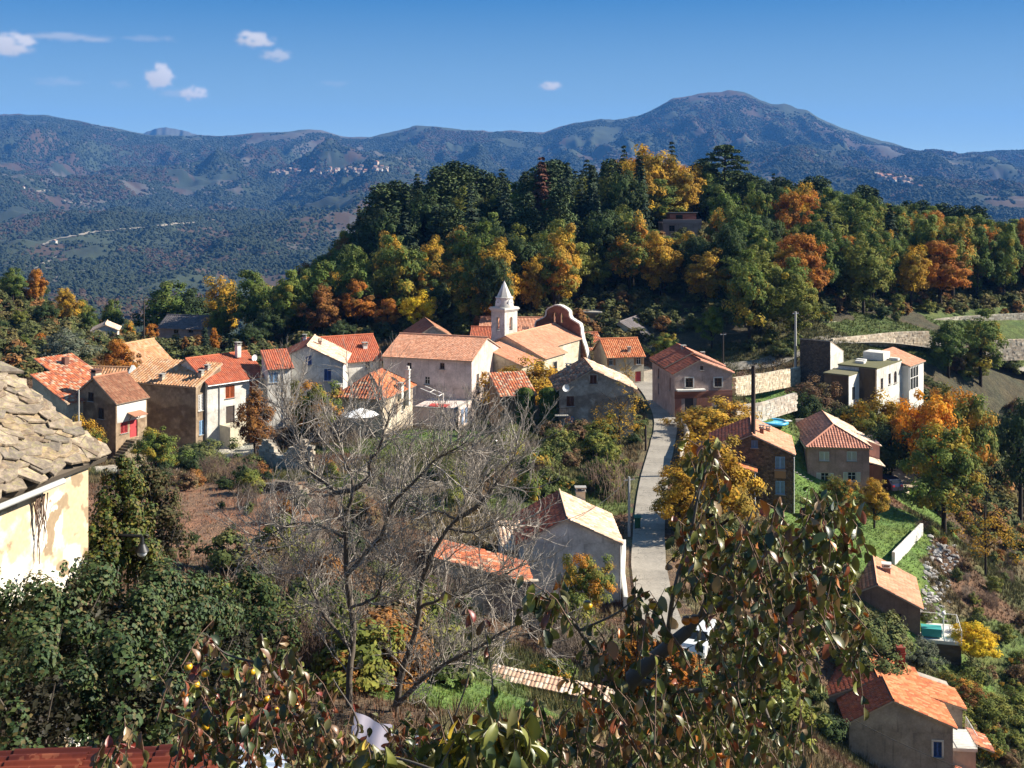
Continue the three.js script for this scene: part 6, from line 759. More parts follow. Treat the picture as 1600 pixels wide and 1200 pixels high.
for (const [k, px, D, y, w, lb] of [['rust', 505, 197, 452, 1.1, 'rust-brown tree above the blue-shuttered house'], ['orange', 560, 200, 440, 1.15, 'orange tree above the long red roof'], ['orange', 606, 196, 470, 1.0, 'small orange tree beside the golden-yellow tree'], ['greengold', 445, 200, 428, 1.0, 'green-gold tree at the left end of the wood'], ['green', 398, 205, 425, 1.0, 'broad green tree right of the grey-roofed house'], ['dark', 420, 196, 480, 1.0, 'dark tree behind the satellite dish'], ['green2', 470, 204, 470, 0.9, 'green tree behind the white wing'], ['gold', 352, 215, 436, 0.8, 'golden-topped tree behind the grey-roofed house'], ['olive', 345, 205, 470, 0.9, 'yellow-green tree at the corner of the grey-roofed house'], ['green', 262, 226, 443, 1.1, 'olive-green tree left of the grey-roofed house'], ['dark', 300, 226, 450, 1.0, 'dark tree behind the slate roof'], ['dark', 390, 190, 505, 1.2, 'dark evergreen behind the red roof of the orange-shuttered house'], ['dark', 530, 190, 500, 1.3, 'dark evergreen behind the pale gable roof'], ['greengold', 720, 197, 470, 0.9, 'green-gold tree left of the spire'], ['dark', 680, 200, 440, 1.0, 'dark tree above the big white house'], ['mixed', 760, 200, 470, 0.9, 'mottled tree directly behind the spire'], ['gold2', 830, 203, 400, 0.8, 'golden tree right of the spire'], ['rust', 745, 194, 495, 0.8, 'reddish tree beside the tower']]) tree(k, 'autumn_tree', lb, px, D, y, w, behind);
for (const [k, px, D, y, w, lb] of [['green', 20, 222, 420, 1.1, 'green tree at the top of the left hillside'], ['orange', 55, 226, 424, 0.9, 'orange tree on the left hilltop'], ['gold', 105, 222, 452, 0.9, 'golden tree on the left hillside'], ['dark', 70, 210, 470, 1.2, 'dark tree low on the left hillside'], ['olive', 30, 204, 480, 1.1, 'olive tree on the left hillside above the roofs'], ['green2', 140, 216, 486, 1.1, 'green tree at the end of the left hillside'], ['dark2', 5, 196, 500, 1.1, 'dark tree at the far left of the village'], ['orange', 64, 184, 522, 0.9, 'orange shrub tree above the orange-roofed house'], ['dark', 95, 188, 515, 1.0, 'dark tree above the tan canal-tile roof'], ['greengold', 40, 180, 525, 1.2, 'green-gold tree behind the orange-roofed house'], ['mixed', 200, 205, 500, 0.9, 'mottled tree beside the small white house'], ['orange', 235, 200, 508, 0.8, 'orange tree in front of the grey-roofed house'], ['green', 175, 228, 470, 0.9, 'green tree behind the small white house'], ['dark', 60, 232, 440, 1.1, 'dark oak on the left hilltop'], ['olive2', 130, 232, 468, 1.0, 'yellow-green oak on the left hillside crest'], ['dark', 15, 186, 540, 1.2, 'dark bushy tree above the stone slab roof'], ['gold', 74, 176, 540, 0.8, 'small golden tree above the orange-roofed house'], ['dark2', 225, 192, 530, 1.1, 'dark bushy tree right of the steep tan roof'], ['dark', 120, 180, 545, 1.0, 'dark bushy tree behind the steep tan roof']]) tree(k, 'hillside_tree', lb, px, D, y, w, 'trees of the left hillside');
tree('cypress', 'cypress_tree', 'narrow dark cypress in front of the grey-roofed house', 320, 185, 512, 1.5); tree('Bbushgrey', 'silver_bush', 'silvery grey bush behind the steep tan roof', 106, 172, 518, 1.6, null, 'bush'); tree('orange', 'orange_tree', 'rounded orange-brown tree in front of the steep tan roof', 186, 160, 535, 1.05); tree('rust', 'rusty_tree', 'rusty tree beside the cypress', 290, 190, 528, 0.8); tree('orange', 'orange_tree', 'slim orange tree right of the cypress', 335, 188, 515, 0.6);
tree('flime', 'lime_tree', 'bright lime-green tree above the pinkish house', 1112, 192, 481, 1.05); tree('fgreen', 'plane_tree', 'broad green tree beside the cream house with red door', 1040, 186, 516, 1.25); tree('fgreen', 'round_tree', 'rounded green tree behind the pale gabled house', 958, 214, 455, 1.3); tree('greengold', 'green_tree', 'green tree at the edge of the wood beside the slim brown pole', 1165, 200, 430, 0.9); tree('dark', 'dark_tree', 'dark tree at the wood edge behind the tall concrete pole', 1225, 204, 440, 0.8); tree('orange', 'orange_tree', 'slender orange tree behind the tall concrete pole', 1205, 202, 470, 0.55);
// ---- trees right of the modern house ----
for (const [k, px, D, y, w, lb] of [['fvivid', 1452, 150, 606, 0.8, 'bright orange tree below the modern house'], ['fgreen', 1475, 137, 650, 0.9, 'green tree in front of the bright orange tree'], ['green', 1482, 199, 503, 1.1, 'dark green oak at the upper road beyond the modern house'], ['greengold', 1532, 202, 492, 1.1, 'green oak beside the upper road'], ['fmixed', 1508, 157, 592, 0.75, 'mottled gold and green tree below the upper road'], ['dark', 1594, 166, 620, 0.7, 'dark tree at the right above the valley'], ['fmixed', 1410, 160, 622, 0.7, 'small yellowing tree in the garden of the modern house'], ['Bbushgold', 1378, 158, 622, 1.0, 'golden bush under the windows of the modern house']]) tree(k, 'slope_tree', lb, px, D, y, w, 'trees on the right slope');
for (const [k, px, D, y, w, lb] of [['bushdark', 1262, 160, 610, 0.95, 'dark bush at the foot of the stone tower'], ['bushbrown', 1272, 165, 594, 1.1, 'brown hedge beside the stone tower'], ['bush', 1335, 161, 622, 0.9, 'green bush between the stone wings'], ['bushdark', 1388, 152, 652, 0.95, 'dark bush at the corner of the shaded garden wall'], ['busholive', 1360, 157, 634, 0.9, 'olive bush in the modern garden'], ['bushgold', 1120, 142, 628, 1.8, 'yellow-green bush in front of the pinkish house'], ['busholive', 1100, 144, 635, 1.6, 'olive bush at the corner of the pinkish house'], ['bushrust', 1140, 146, 640, 1.4, 'russet bush right of the pinkish house'], ['bushdark', 1285, 124, 778, 1.5, 'round dark bush on the lawn beside the brown stone house'], ['bushdark', 1268, 121, 790, 1.3, 'second round dark bush on the lawn'], ['bushmixed', 1310, 130, 740, 0.8, 'upright bush in front of the mauve-pink house'], ['bushgrey', 1440, 104, 1000, 1.4, 'grey-green olive bush above the lowest house'], ['bushgrey', 1392, 103, 992, 1.3, 'grey-green bush beside the low brown house'], ['bush', 1350, 100, 955, 1.4, 'green bush at the left of the low brown house'], ['bushmixed', 1488, 102, 1050, 1.4, 'mottled bush beside the lowest house'], ['busholive', 1536, 100, 1080, 1.5, 'olive bush below the yellow tree'], ['bushrust', 1512, 101, 1068, 1.3, 'russet bush behind the balcony'], ['bushgold', 822, 157, 566, 1.4, 'yellow-green bush behind the ivy columns'], ['bushgold', 842, 158, 574, 1.0, 'golden bush beside the nave wall']]) tree('B' + k, 'garden_bush', lb, px, D, y, w, 'garden bushes', 'bush');
tree('fgold', 'golden_tree', 'golden-yellow tree in front of the brown stone house', 1112, 104, 690, 1.25); tree('fgold', 'golden_tree', 'low golden tree beside the lane under the brown stone house', 1062, 101, 735, 1.1); tree('fgold', 'golden_tree', 'golden-orange tree on the lawn below the mauve-pink house', 1366, 128, 752, 1.1); tree('fmixed', 'fruit_tree', 'russet fruit tree beside the golden-orange tree on the lawn', 1325, 127, 770, 0.9); tree('fyellow', 'yellow_tree', 'brilliant yellow small tree on the grass at the right', 1520, 108, 968, 1.25); tree('sparse', 'sparse_tree', 'thin tree with sparse orange leaves beside the old grey-brown house', 968, 131, 605, 1.1); tree('sparse', 'sparse_tree', 'thin leafy sapling in front of the cream house', 978, 168, 560, 0.8); tree('sparse', 'bare_sapling', 'nearly bare sapling on the brown right slope', 1540, 128, 770, 1.2); tree('fgreen', 'fig_tree', 'small fig tree with yellow-green leaves in front of the dark-walled house', 243, 117, 662, 1.15); tree('Bbush', 'laurel_bush', 'green bush at the corner of the tan wall', 318, 124, 682, 1.4, null, 'bush'); tree('Bbushdark', 'dark_shrub', 'dark shrub under the corner of the tan wall', 300, 120, 700, 1.3, null, 'bush'); tree('fmixed', 'orange_leaved_tree', 'small tree with orange leaves before the white-gabled house', 915, 82, 855, 1.0); tree('forange', 'orange_tree', 'small orange tree below the lane behind the persimmon', 1000, 66, 985, 0.9); tree('Bbushorange', 'orange_bush', 'orange bush beside the white car', 1030, 68, 1000, 1.4, null, 'bush');
tree('Bbushgold', 'golden_shrub', 'golden shrub behind the thin grey pole', 120, 131, 655, 1.1, null, 'bush'); tree('Bbushmixed', 'mottled_shrub', 'mottled shrub beside the dark gable', 136, 129, 668, 1.0, null, 'bush'); tree('fmixed', 'garden_tree', 'greenish-brown tree in front of the blue-shuttered gable', 490, 138, 585, 1.0); tree('rust', 'plum_tree', 'dark red-leaved tree in front of the orange-shuttered house', 398, 132, 615, 0.9);
// ivy columns on the ochre house
for (const [px, lb, w] of [[820, 'left column of ivy climbing the ochre house', 1], [857, 'right column of ivy climbing the ochre house', 1.12]]) { const r = RNG(px), L = new Leaves(), p = onGround(px, 138.8), h = at(px, 606, 138.8).y - p.y; for (let i = 0; i < 5200; i++) { const a = r() * 6.3, t = r(), rad = (1.2 * w) * (0.8 + 0.25 * noise(t * 6 + px, a)) * Math.min(1, Math.sqrt((1 - t) * 14)) * (0.8 + 0.35 * noise(a * 3 + px, t * 14)) * Math.sqrt(0.45 + 0.55 * r()); L.add(Math.cos(a) * rad, t * h, Math.sin(a) * rad * 0.8, Math.cos(a), 0.5 + r() - 0.5, Math.sin(a), 0.10 + 0.05 * r(), LP.green[i % 4], r); } const g = root('ivy_column', lb, 'ivy', 'ivy columns', p); mesh('foliage', L.geo(), leafMat, g, 'stuff'); mesh('stem', tube([V(0, -0.3, 0), V(0.1, h * 0.5, 0), V(0, h * 0.9, 0)], 0.12, 0.05, 6), barkMat, g); }
// ---- shrubs and thickets of the garden terraces ----
{
  const r = RNG(777), kinds = ['bush', 'busholive', 'bushbrown', 'twiggy', 'twiggy2', 'bushmixed', 'twiggy3', 'bushdark'];
  const nm = { bush: ['green_shrub', 'green leafy shrub on the garden terraces'], busholive: ['olive_shrub', 'olive-yellow shrub on the garden terraces'], bushbrown: ['brown_shrub', 'shrub with withered brown leaves on the garden terraces'], twiggy: ['bare_shrub', 'leafless grey-brown shrub on the garden terraces'], twiggy2: ['dark_bare_shrub', 'leafless dark brown shrub on the garden terraces'], bushmixed: ['turning_shrub', 'shrub mottled green and orange on the garden terraces'], twiggy3: ['pale_bare_shrub', 'leafless pale grey shrub on the garden terraces'], bushdark: ['evergreen_shrub', 'dark evergreen shrub on the garden terraces'], bushrust: ['rusty_shrub', 'rust-leaved shrub on the garden terraces'] };
  const area = (x0, x1, y0, y1, n, w, hs, place) => { for (let i = 0; i < n; i++) { const px = mix(x0, x1, r()), py = mix(y0, y1, r()), p = hit(px, py, 30), k = w[Math.floor(r() * w.length)], h = hs * (0.6 + 0.8 * r()); if (roadNear(p.x, -p.z)[0] < 3.2) continue; plant(k, nm[k][0], nm[k][1].replace('on the garden terraces', place), 'shrub', 'shrubs ' + place, p.add(V(0, -0.1, 0)), h, 0.8 + 0.5 * r()); } };
  area(780, 1000, 690, 780, 40, ['bush', 'busholive', 'bushbrown', 'twiggy', 'bushmixed', 'busholive', 'twiggy2', 'bush'], 2.6, 'between the old grey-brown house and the lane'); area(860, 1005, 665, 700, 16, ['bush', 'busholive', 'bushdark', 'bushbrown'], 2.4, 'at the foot of the old grey-brown house'); area(700, 790, 690, 800, 16, ['twiggy', 'busholive', 'bushbrown', 'twiggy3'], 2.0, 'on the bank below the big white house');
  area(340, 700, 870, 1080, 85, ['twiggy', 'twiggy2', 'bushbrown', 'twiggy3', 'bush', 'bushrust', 'twiggy', 'bushdark', 'bushbrown', 'busholive'], 2.2, 'in the thicket around the bare tree'); area(380, 720, 740, 870, 30, ['twiggy', 'bushbrown', 'bushdark', 'bushrust', 'busholive', 'twiggy3'], 1.5, 'on the terrace behind the bare tree'); area(240, 420, 725, 770, 18, ['bushdark', 'bush', 'bushbrown', 'bushrust', 'twiggy2'], 1.6, 'below the plain dark-walled house'); area(400, 560, 640, 720, 18, ['bushbrown', 'bushrust', 'twiggy', 'bush'], 2.0, 'in front of the orange-shuttered house');
  area(850, 1000, 980, 1120, 14, ['twiggy', 'twiggy2', 'bushmixed', 'bush', 'busholive'], 2.0, 'below the white-gabled house'); area(300, 420, 760, 860, 7, ['bushdark', 'bush'], 0.7, 'on the bare brown soil'); area(1050, 1330, 830, 1000, 22, ['bush', 'busholive', 'bushmixed', 'bushdark'], 2.0, 'behind the persimmon tree'); area(1050, 1300, 1020, 1180, 22, ['bush', 'bushdark', 'busholive'], 2.2, 'under the persimmon tree');
  area(1060, 1140, 655, 720, 10, ['busholive', 'bushmixed', 'twiggy'], 1.8, 'beside the low lane wall'); 
  area(1440, 1600, 700, 1000, 44, ['busholive', 'bushbrown', 'twiggy', 'bush', 'bushbrown', 'bushrust', 'twiggy2', 'busholive'], 1.25, 'on the wild slope right of the rubble strip'); area(1480, 1600, 1040, 1200, 26, ['busholive', 'bush', 'bushmixed', 'bushbrown'], 1.9, 'around the lowest orange-roofed house'); area(1270, 1450, 470, 505, 14, ['busholive', 'bush', 'bushmixed', 'bushdark'], 2.2, 'at the wood edge above the terrace wall'); area(1460, 1600, 560, 700, 20, ['bush', 'busholive', 'bushdark', 'bushbrown'], 2.6, 'below the upper road right of the modern house'); area(1380, 1480, 660, 740, 14, ['bush', 'busholive'], 1.6, 'above the gravel drive'); area(1160, 1260, 535, 560, 10, ['bush', 'busholive'], 2.0, 'beside the tall concrete pole');
}
// ---- undergrowth of the wood and grass: countless, one object each ----
{
  const clump = crownGeo({ seed: 801, pal: 'bush', rx: 0.8, ry: 0.6, cy: 0.5, clumps: 14, n: 30, size: 0.13, rc: 0.32, hollow: 0.2 }); const g2 = clump.clone(); { const c = g2.attributes.color; for (let i = 0; i < c.count; i++) { const v = (c.getX(i) + c.getY(i)) / 0.135; c.setXYZ(i, v, v, v); } }
  const N = 5200, im = new THREE.InstancedMesh(g2, leafMat, N), r = RNG(810), M = new THREE.Matrix4(), q = new THREE.Quaternion(), c = new THREE.Color(); im.name = numbered('undergrowth'); let k = 0, guard = 0;
  while (k < N && guard++ < 60000) { const D = 150 + 185 * r(), px = -40 + 1680 * r(), x = (px - CX) * D / F, cv = cover(x, D); if (cv === 'gravel' || cv === 'lawn') continue; if (D < 192 && px < 1440 && !(px < 420 && D > 160)) continue; if (px > 1030 && D < 200 && px < 1440) continue; if (px > 1230 && HZ - ground(x, D) / D * F > 490 && D > 190) continue; const s = 0.7 + 1.5 * r(); q.setFromAxisAngle(V(0, 1, 0), r() * 6.3); M.compose(V(x, ground(x, D) - 0.1, -D), q, V(s * 1.3, s, s * 1.3)); im.setMatrixAt(k, M); const t = r(); t < 0.6 ? c.setRGB(0.060, 0.068, 0.022) : t < 0.85 ? c.setRGB(0.105, 0.088, 0.030) : c.setRGB(0.15, 0.075, 0.025); c.multiplyScalar(0.7 + 0.5 * r()); im.setColorAt(k++, c); }
  im.count = k; tag(im, 'low undergrowth covering the floor of the wood and the far slopes', null, null, 'stuff'); scene.add(im);
  const pos = [], idx = [], rr = RNG(820); for (let i = 0; i < 8; i++) { const a = rr() * 6.3, d = 0.12 * rr(), w = 0.028, x = Math.cos(a) * d, z = Math.sin(a) * d, lx = Math.cos(a) * (0.1 + 0.3 * rr()), lz = Math.sin(a) * (0.1 + 0.3 * rr()), h = 0.6 + 0.5 * rr(), b = pos.length / 3; pos.push(x - Math.sin(a) * w, -0.05, z + Math.cos(a) * w, x + Math.sin(a) * w, -0.05, z - Math.cos(a) * w, x + lx, h, z + lz); idx.push(b, b + 1, b + 2); }
  const T = 120000, gm = new THREE.InstancedMesh(geoFrom(pos, idx), new THREE.MeshStandardMaterial({ color: 0xffffff, roughness: 1 }), T); gm.name = numbered('grass'); k = 0; guard = 0; const r2 = RNG(830);
  while (k < T && guard++ < 500000) { const D = 34 + 190 * Math.pow(r2(), 0.75), px = -20 + 1640 * r2(), x = (px - CX) * D / F, cv = cover(x, D); if (cv === 'gravel' || cv === 'wood') continue; if (cv === 'dirt' && r2() < 0.8) continue; if (x > 0 && x < 30 && roadNear(x, D)[0] < 2.1) continue; const s = { lawn: 0.20, grass: 0.34, olive: 0.5, dry: 0.55, litter: 0.3, dirt: 0.25, scree: 0.3 }[cv] * (0.6 + 0.8 * r2()), ws = Math.max(s, 0.32) * (1 + D / 140); q.setFromAxisAngle(V(0, 1, 0), r2() * 6.3); M.compose(V(x, ground(x, D), -D), q, V(ws, s, ws)); gm.setMatrixAt(k, M); const K = KINDS[cv], v = 0.75 + 0.7 * r2(), hu = 0.8 + 0.5 * r2(); c.setRGB(K[0] * v * hu, K[1] * v, K[2] * v); gm.setColorAt(k++, c); }
  gm.count = k; tag(gm, 'grass and dry weeds over the slopes and lawns', null, null, 'stuff'); scene.add(gm);
}
// ---------- foreground: stone-roofed house ----------
{
  const g = root('stone_roofed_house', 'weathered cream house with a roof of rough stone slabs', 'house'), C = at(172, 707, 24); g.position.copy(C); g.rotation.y = 74 * deg; g.updateMatrixWorld(true);
  // local x runs along the eave away from the eye (0 = far corner), local -z runs into the house
  const sl = 33 * deg, Lx = 9, up = V(0, Math.sin(sl), -Math.cos(sl)), nrm = V(0, Math.cos(sl), Math.sin(sl));
  const dn = 5.6;
  const wallShape = new THREE.Shape(); wallShape.moveTo(-Lx, -6.5); wallShape.lineTo(-0.35, -6.5); wallShape.lineTo(-0.35, -0.15); wallShape.lineTo(-Lx, -0.15);
  const fr = new THREE.ExtrudeGeometry(wallShape, { depth: 0.5, bevelEnabled: false }); fr.translate(0, 0, -0.75); mesh('wall', fr, new THREE.MeshStandardMaterial({ map: repeatOf(grainTexture(512, (u, v) => { const n = pfbm(u, v, 4, 6), m = pfbm(u, v, 9, 5), f = pfbm(u, v, 60, 2), a = sst(0.44, 0.56, n), b = sst(0.58, 0.66, m), g = 1 + 0.12 * (f - 0.5); return [mix(mix(0.74, 0.90, a), 0.58, b) * g, mix(mix(0.66, 0.87, a), 0.50, b) * g, mix(mix(0.54, 0.82, a), 0.40, b) * g]; }, true), 1 / 3.4), roughness: 0.96 }), g);
  const gs = new THREE.Shape(); gs.moveTo(0.3, -6.5); gs.lineTo(dn, -6.5); gs.lineTo(dn, dn * Math.tan(sl) - 0.3); gs.lineTo(0.3, -0.02); const ge = new THREE.ExtrudeGeometry(gs, { depth: 0.5, bevelEnabled: false }); ge.applyMatrix4(new THREE.Matrix4().makeBasis(V(0, 0, -1), V(0, 1, 0), V(1, 0, 0))); ge.translate(-0.853, 0, -0.452); mesh('gable_wall', ge, W.oldwhite, g);
  mesh('roof_deck', slabGeo([V(-Lx, 0, 0), V(0, 0, 0), V(0, up.y * 6.4, up.z * 6.4), V(-Lx, up.y * 6.4, up.z * 6.4)].map(v => v.addScaledVector(nrm, -0.10)), nrm, 0.12), paint(0.10, 0.08, 0.06, 1), g);
  const r = RNG(2024), slabs = []; for (let i = 0; i < 9; i++) { const s = new THREE.Shape(), n = 5 + i % 3, q = RNG(50 + i); for (let k = 0; k < n; k++) { const a = k / n * 2 * Math.PI, rr = 0.34 + 0.3 * q(), x = Math.cos(a) * rr * 1.2, y = Math.sin(a) * rr * 0.85; k ? s.lineTo(x, y) : s.moveTo(x, y); } const e = new THREE.ExtrudeGeometry(s, { depth: 0.045 + 0.02 * q(), bevelEnabled: true, bevelSize: 0.012, bevelThickness: 0.012, bevelSegments: 1 }); slabs.push(e); }
  const stoneTex = grainTexture(256, (u, v) => { const n = pfbm(u, v, 6, 5), f = pfbm(u, v, 40, 2), k = 0.62 + 0.42 * n + 0.2 * (f - 0.5), l = pfbm(u, v, 9, 3) > 0.62 ? 1 : 0; return [k * (l ? 1.03 : 1), k * (l ? 0.98 : 0.93), k * (l ? 0.80 : 0.84)]; }, true);
  const sm = [[0.43, 0.395, 0.36], [0.37, 0.345, 0.32], [0.50, 0.465, 0.425], [0.32, 0.275, 0.24], [0.43, 0.37, 0.29], [0.29, 0.28, 0.275]].map(c => new THREE.MeshStandardMaterial({ color: rgb(...c), map: stoneTex, bumpMap: stoneTex, bumpScale: 0.012, roughness: 0.95 }));
  const q4 = new THREE.Quaternion(), base = new THREE.Matrix4().makeBasis(V(1, 0, 0), up, nrm); let cnt = 0;
  for (let row = 0; row < 20; row++) { let s = -5.0 + r() * 0.3; while (s < 0.05 && cnt < 300) { const w = 0.24 + 0.42 * r(), big = 0.5 + 0.5 * r(); const m = mesh('stone_slab', slabs[Math.floor(r() * 9)], sm[Math.floor(r() * 6)], g), v = 0.20 + row * 0.20 + (r() - 0.5) * 0.12; m.position.set(Math.min(s + w / 2, -0.32), up.y * v, up.z * v).addScaledVector(nrm, -0.02 + 0.05 * r()); const B = base.clone(); q4.setFromRotationMatrix(B); m.quaternion.copy(q4).multiply(new THREE.Quaternion().setFromEuler(new THREE.Euler(-0.06 - 0.16 * r(), (r() - 0.5) * 0.22, (r() - 0.5) * 2.4))); m.scale.set(w * 1.5, 0.38 + 0.42 * big, 0.35 + 0.4 * r()); s += w * 0.98; cnt++; } }
  mesh('gutter', bar(V(-Lx, -0.22, 0.10), V(-1.6, -0.16, 0.10), 0.06, 0.06, 8), paint(0.5, 0.5, 0.48, 0.6, 0.2), g);
  const vr = RNG(5), vine = []; for (let i = 0; i < 13; i++) { const x = -1.75 - 0.35 * vr(), p = [V(x, -0.35, -0.12)]; let cx = x, cy = -0.35; const n = 4 + Math.floor(vr() * 5); for (let k = 1; k < n; k++) { cx += (vr() - 0.5) * 0.10; cy -= 0.16 + 0.10 * vr(); p.push(V(cx, cy, -0.20 + 0.07 * vr())); } vine.push(tube(p, 0.014, 0.004, 4)); } mesh('dead_vine', merged(vine), paint(0.17, 0.11, 0.08, 1), g, 'stuff');
}
{ // wall lamp on the corner of that house
  const a = at(158, 832, 24.2), b = at(222, 838, 24.0), g = root('wall_lamp', 'black street lamp on a horizontal bracket fixed to the stone-roofed house', 'street lamp', null, a); const d = b.clone().sub(a); mesh('bracket', merged([bar(V(-0.5, 0.02, 0.1), d, 0.035, 0.035, 8), bar(V(0.25, 0, 0), V(0.25, -0.3, 0.02), 0.015)]), IRON, g); mesh('hanger', bar(d, d.clone().add(V(0, -0.16, 0)), 0.03, 0.05, 8), IRON, g); mesh('lamp_shade', new THREE.CylinderGeometry(0.06, 0.14, 0.14, 12).translate(d.x, d.y - 0.22, d.z), IRON, g); mesh('lamp_glass', new THREE.SphereGeometry(0.10, 12, 8).translate(d.x, d.y - 0.31, d.z), paint(0.5, 0.52, 0.55, 0.2), g); }
// ---------- foreground: rusty sheet roof ----------
function corrugated(corner, ux, uz, wx, wz, p, amp) { const nx = 6, nz = Math.round(wz / p) * 6, pos = [], idx = [], uv = []; const n = ux.clone().cross(uz).normalize(); if (n.y < 0) n.negate(); for (let j = 0; j <= nz; j++) for (let i = 0; i <= nx; i++) { const q = corner.clone().addScaledVector(ux, wx * i / nx).addScaledVector(uz, wz * j / nz).addScaledVector(n, amp * Math.sin(j / 6 * 2 * Math.PI)); pos.push(q.x, q.y, q.z); uv.push(wx * i / nx, wz * j / nz); } for (let j = 0; j < nz; j++) for (let i = 0; i < nx; i++) { const a = j * (nx + 1) + i; idx.push(a, a + 1, a + nx + 1, a + 1, a + nx + 2, a + nx + 1); } return geoFrom(pos, idx, null, uv); }
{
  const rust = grainTexture(512, (u, v) => { const n = pfbm(u, v, 5, 6), m = pfbm(u, v, 17, 4); const a = sst(0.42, 0.62, n), b = m > 0.66 ? 1 : 0; return [mix(0.34, 0.48, a) + b * 0.1, mix(0.11, 0.20, a) + b * 0.12, mix(0.07, 0.11, a) + b * 0.1]; }, true);
  const g = root('sheet_roof', 'rusty red corrugated sheet roof of a shed', 'roof', null, at(-80, 1176, 15.4)); const o = V(0, 0, 0), rx = at(372, 1163, 15.3).sub(at(-80, 1176, 15.4)), ux = rx.clone().normalize(), uz = V(-0.06, -0.10, 1).normalize(); const rm = new THREE.MeshStandardMaterial({ map: repeatOf(rust, 0.4), roughness: 0.75, metalness: 0.2 });
  for (let i = 0; i < 4; i++) { const w = rx.length() / 4; mesh('sheet', corrugated(ux.clone().multiplyScalar(w * i - (i ? 0.06 : 0)).add(V(0, i % 2 ? 0.02 : 0, 0)), ux, uz, w + 0.06, 4.5, 0.13, 0.022), rm, g); }
  mesh('rafter', merged([bar(V(0, -0.1, 0.1), rx.clone().add(V(0, -0.1, 0.1)), 0.05)]), WOODF, g); mesh('shed_wall', box(rx.length() * 0.96, 3.5, 0.12, rx.length() / 2, -1.95, 0.35, 0, 0.0), paint(0.2, 0.17, 0.14, 1), g);
  const g2 = root('plastic_roof', 'white corrugated plastic sheet beside the rusty roof', 'roof', null, at(374, 1166, 15.1)); const w2 = at(452, 1172, 14.9).sub(at(374, 1166, 15.1)); mesh('sheet', corrugated(V(0.02, 0, 0), w2.clone().normalize(), uz, w2.length(), 4.2, 0.13, 0.022), paint(0.70, 0.76, 0.84, 0.35), g2); mesh('batten', bar(V(0, -0.06, 0.1), w2.clone().add(V(0, -0.06, 0.1)), 0.04), WOODF, g2);
  const tp = (label, a, b, c, d, m) => { const ps = [a, b, c, d]; const pos = [], idx = []; const N = 8; for (let j = 0; j <= N; j++) for (let i = 0; i <= N; i++) { const u = i / N, v = j / N, q = a.clone().lerp(b, u).lerp(d.clone().lerp(c, u), v); q.y += 0.015 * Math.sin(u * 9 + v * 4); q.z += 0.02 * Math.sin(u * 12); pos.push(q.x, q.y, q.z); } for (let j = 0; j < N; j++) for (let i = 0; i < N; i++) { const k = j * (N + 1) + i; idx.push(k, k + 1, k + N + 1, k + 1, k + N + 2, k + N + 1); } const gg = geoFrom(pos, idx); const m2 = mesh('tarpaulin', gg, m, scene); tag(m2, label, 'tarpaulin'); };
  tp('crumpled mauve and white tarpaulin under the foreground leaves', at(553, 1112, 13.4), at(618, 1138, 13.2), at(606, 1175, 13.0), at(548, 1150, 13.2), paint(0.40, 0.36, 0.42, 0.6)); tp('pale blue tarpaulin strip beside the mauve one', at(640, 1148, 13.1), at(706, 1160, 13.0), at(694, 1200, 12.8), at(636, 1192, 12.9), paint(0.36, 0.42, 0.55, 0.6));
}
// ---------- foreground: ivy thicket ----------
const glossLeaf = new THREE.MeshPhysicalMaterial({ vertexColors: true, roughness: 0.6, transmission: 0.2, thickness: 0, specularIntensity: 0.4 });
function heap(name, label, lobes, n, size, pal, gloss, stems) {
  const g = root(name, label, 'bush', null, lobes[0][0].clone()), o = lobes[0][0], L = new Leaves(), r = RNG(n + Math.floor(size * 1000)); const tot = lobes.reduce((s, l) => s + l[1] * l[1], 0);
  for (const [c, R, sy] of lobes) { const m = Math.round(n * R * R / tot), sub = []; for (let i = 0; i < 26; i++) { const t = 6.3 * r(), u = 2 * r() - 0.8, q = Math.sqrt(Math.max(0, 1 - u * u)); sub.push([Math.cos(t) * q, u, Math.sin(t) * q, 0.18 + 0.2 * r()]); }
    for (let i = 0; i < m; i++) { const s = sub[Math.floor(r() * sub.length)], t = 6.3 * r(), u = 2 * r() - 1, q = Math.sqrt(1 - u * u), w = s[3] * R * Math.sqrt(0.35 + 0.65 * r()), k = 0.72 + 0.2 * Math.sqrt(r()), dx = Math.cos(t) * q, dz = Math.sin(t) * q, col = pal[Math.floor(r() * pal.length)]; L.add(c.x - o.x + s[0] * R * k + dx * w, c.y - o.y + (s[1] * R * k + u * w) * sy, c.z - o.z + s[2] * R * k + dz * w, dx + s[0] * 0.7 + (r() - 0.5) * 0.8, u + 0.5 + (r() - 0.5) * 0.6, dz + s[2] * 0.7 + (r() - 0.5) * 0.8, size * (0.6 + 0.8 * r()), col, r, 0.72); }
    // inner twigs that close the view through the heap
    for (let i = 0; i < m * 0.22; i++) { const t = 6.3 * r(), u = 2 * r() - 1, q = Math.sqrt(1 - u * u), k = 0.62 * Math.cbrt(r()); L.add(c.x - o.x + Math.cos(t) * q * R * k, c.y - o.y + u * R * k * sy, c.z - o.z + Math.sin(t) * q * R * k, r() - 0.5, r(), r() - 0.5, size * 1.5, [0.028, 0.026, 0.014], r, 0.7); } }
  mesh('foliage', L.geo(), gloss, g, 'stuff'); const st = []; for (let i = 0; i < stems; i++) { const [c, R, sy] = lobes[i % lobes.length], a = r() * 6.3; const b = c.clone().sub(o); st.push(tube([b.clone().add(V(Math.cos(a) * 0.2, -R * sy - 0.8, Math.sin(a) * 0.2)), b.clone().add(V(Math.cos(a) * R * 0.4, 0, Math.sin(a) * R * 0.4)), b.clone().add(V(Math.cos(a) * R * 0.85, R * sy * 0.8, Math.sin(a) * R * 0.85))], 0.03, 0.008, 5)); } mesh('stems', merged(st), paleBark, g, 'stuff');
}
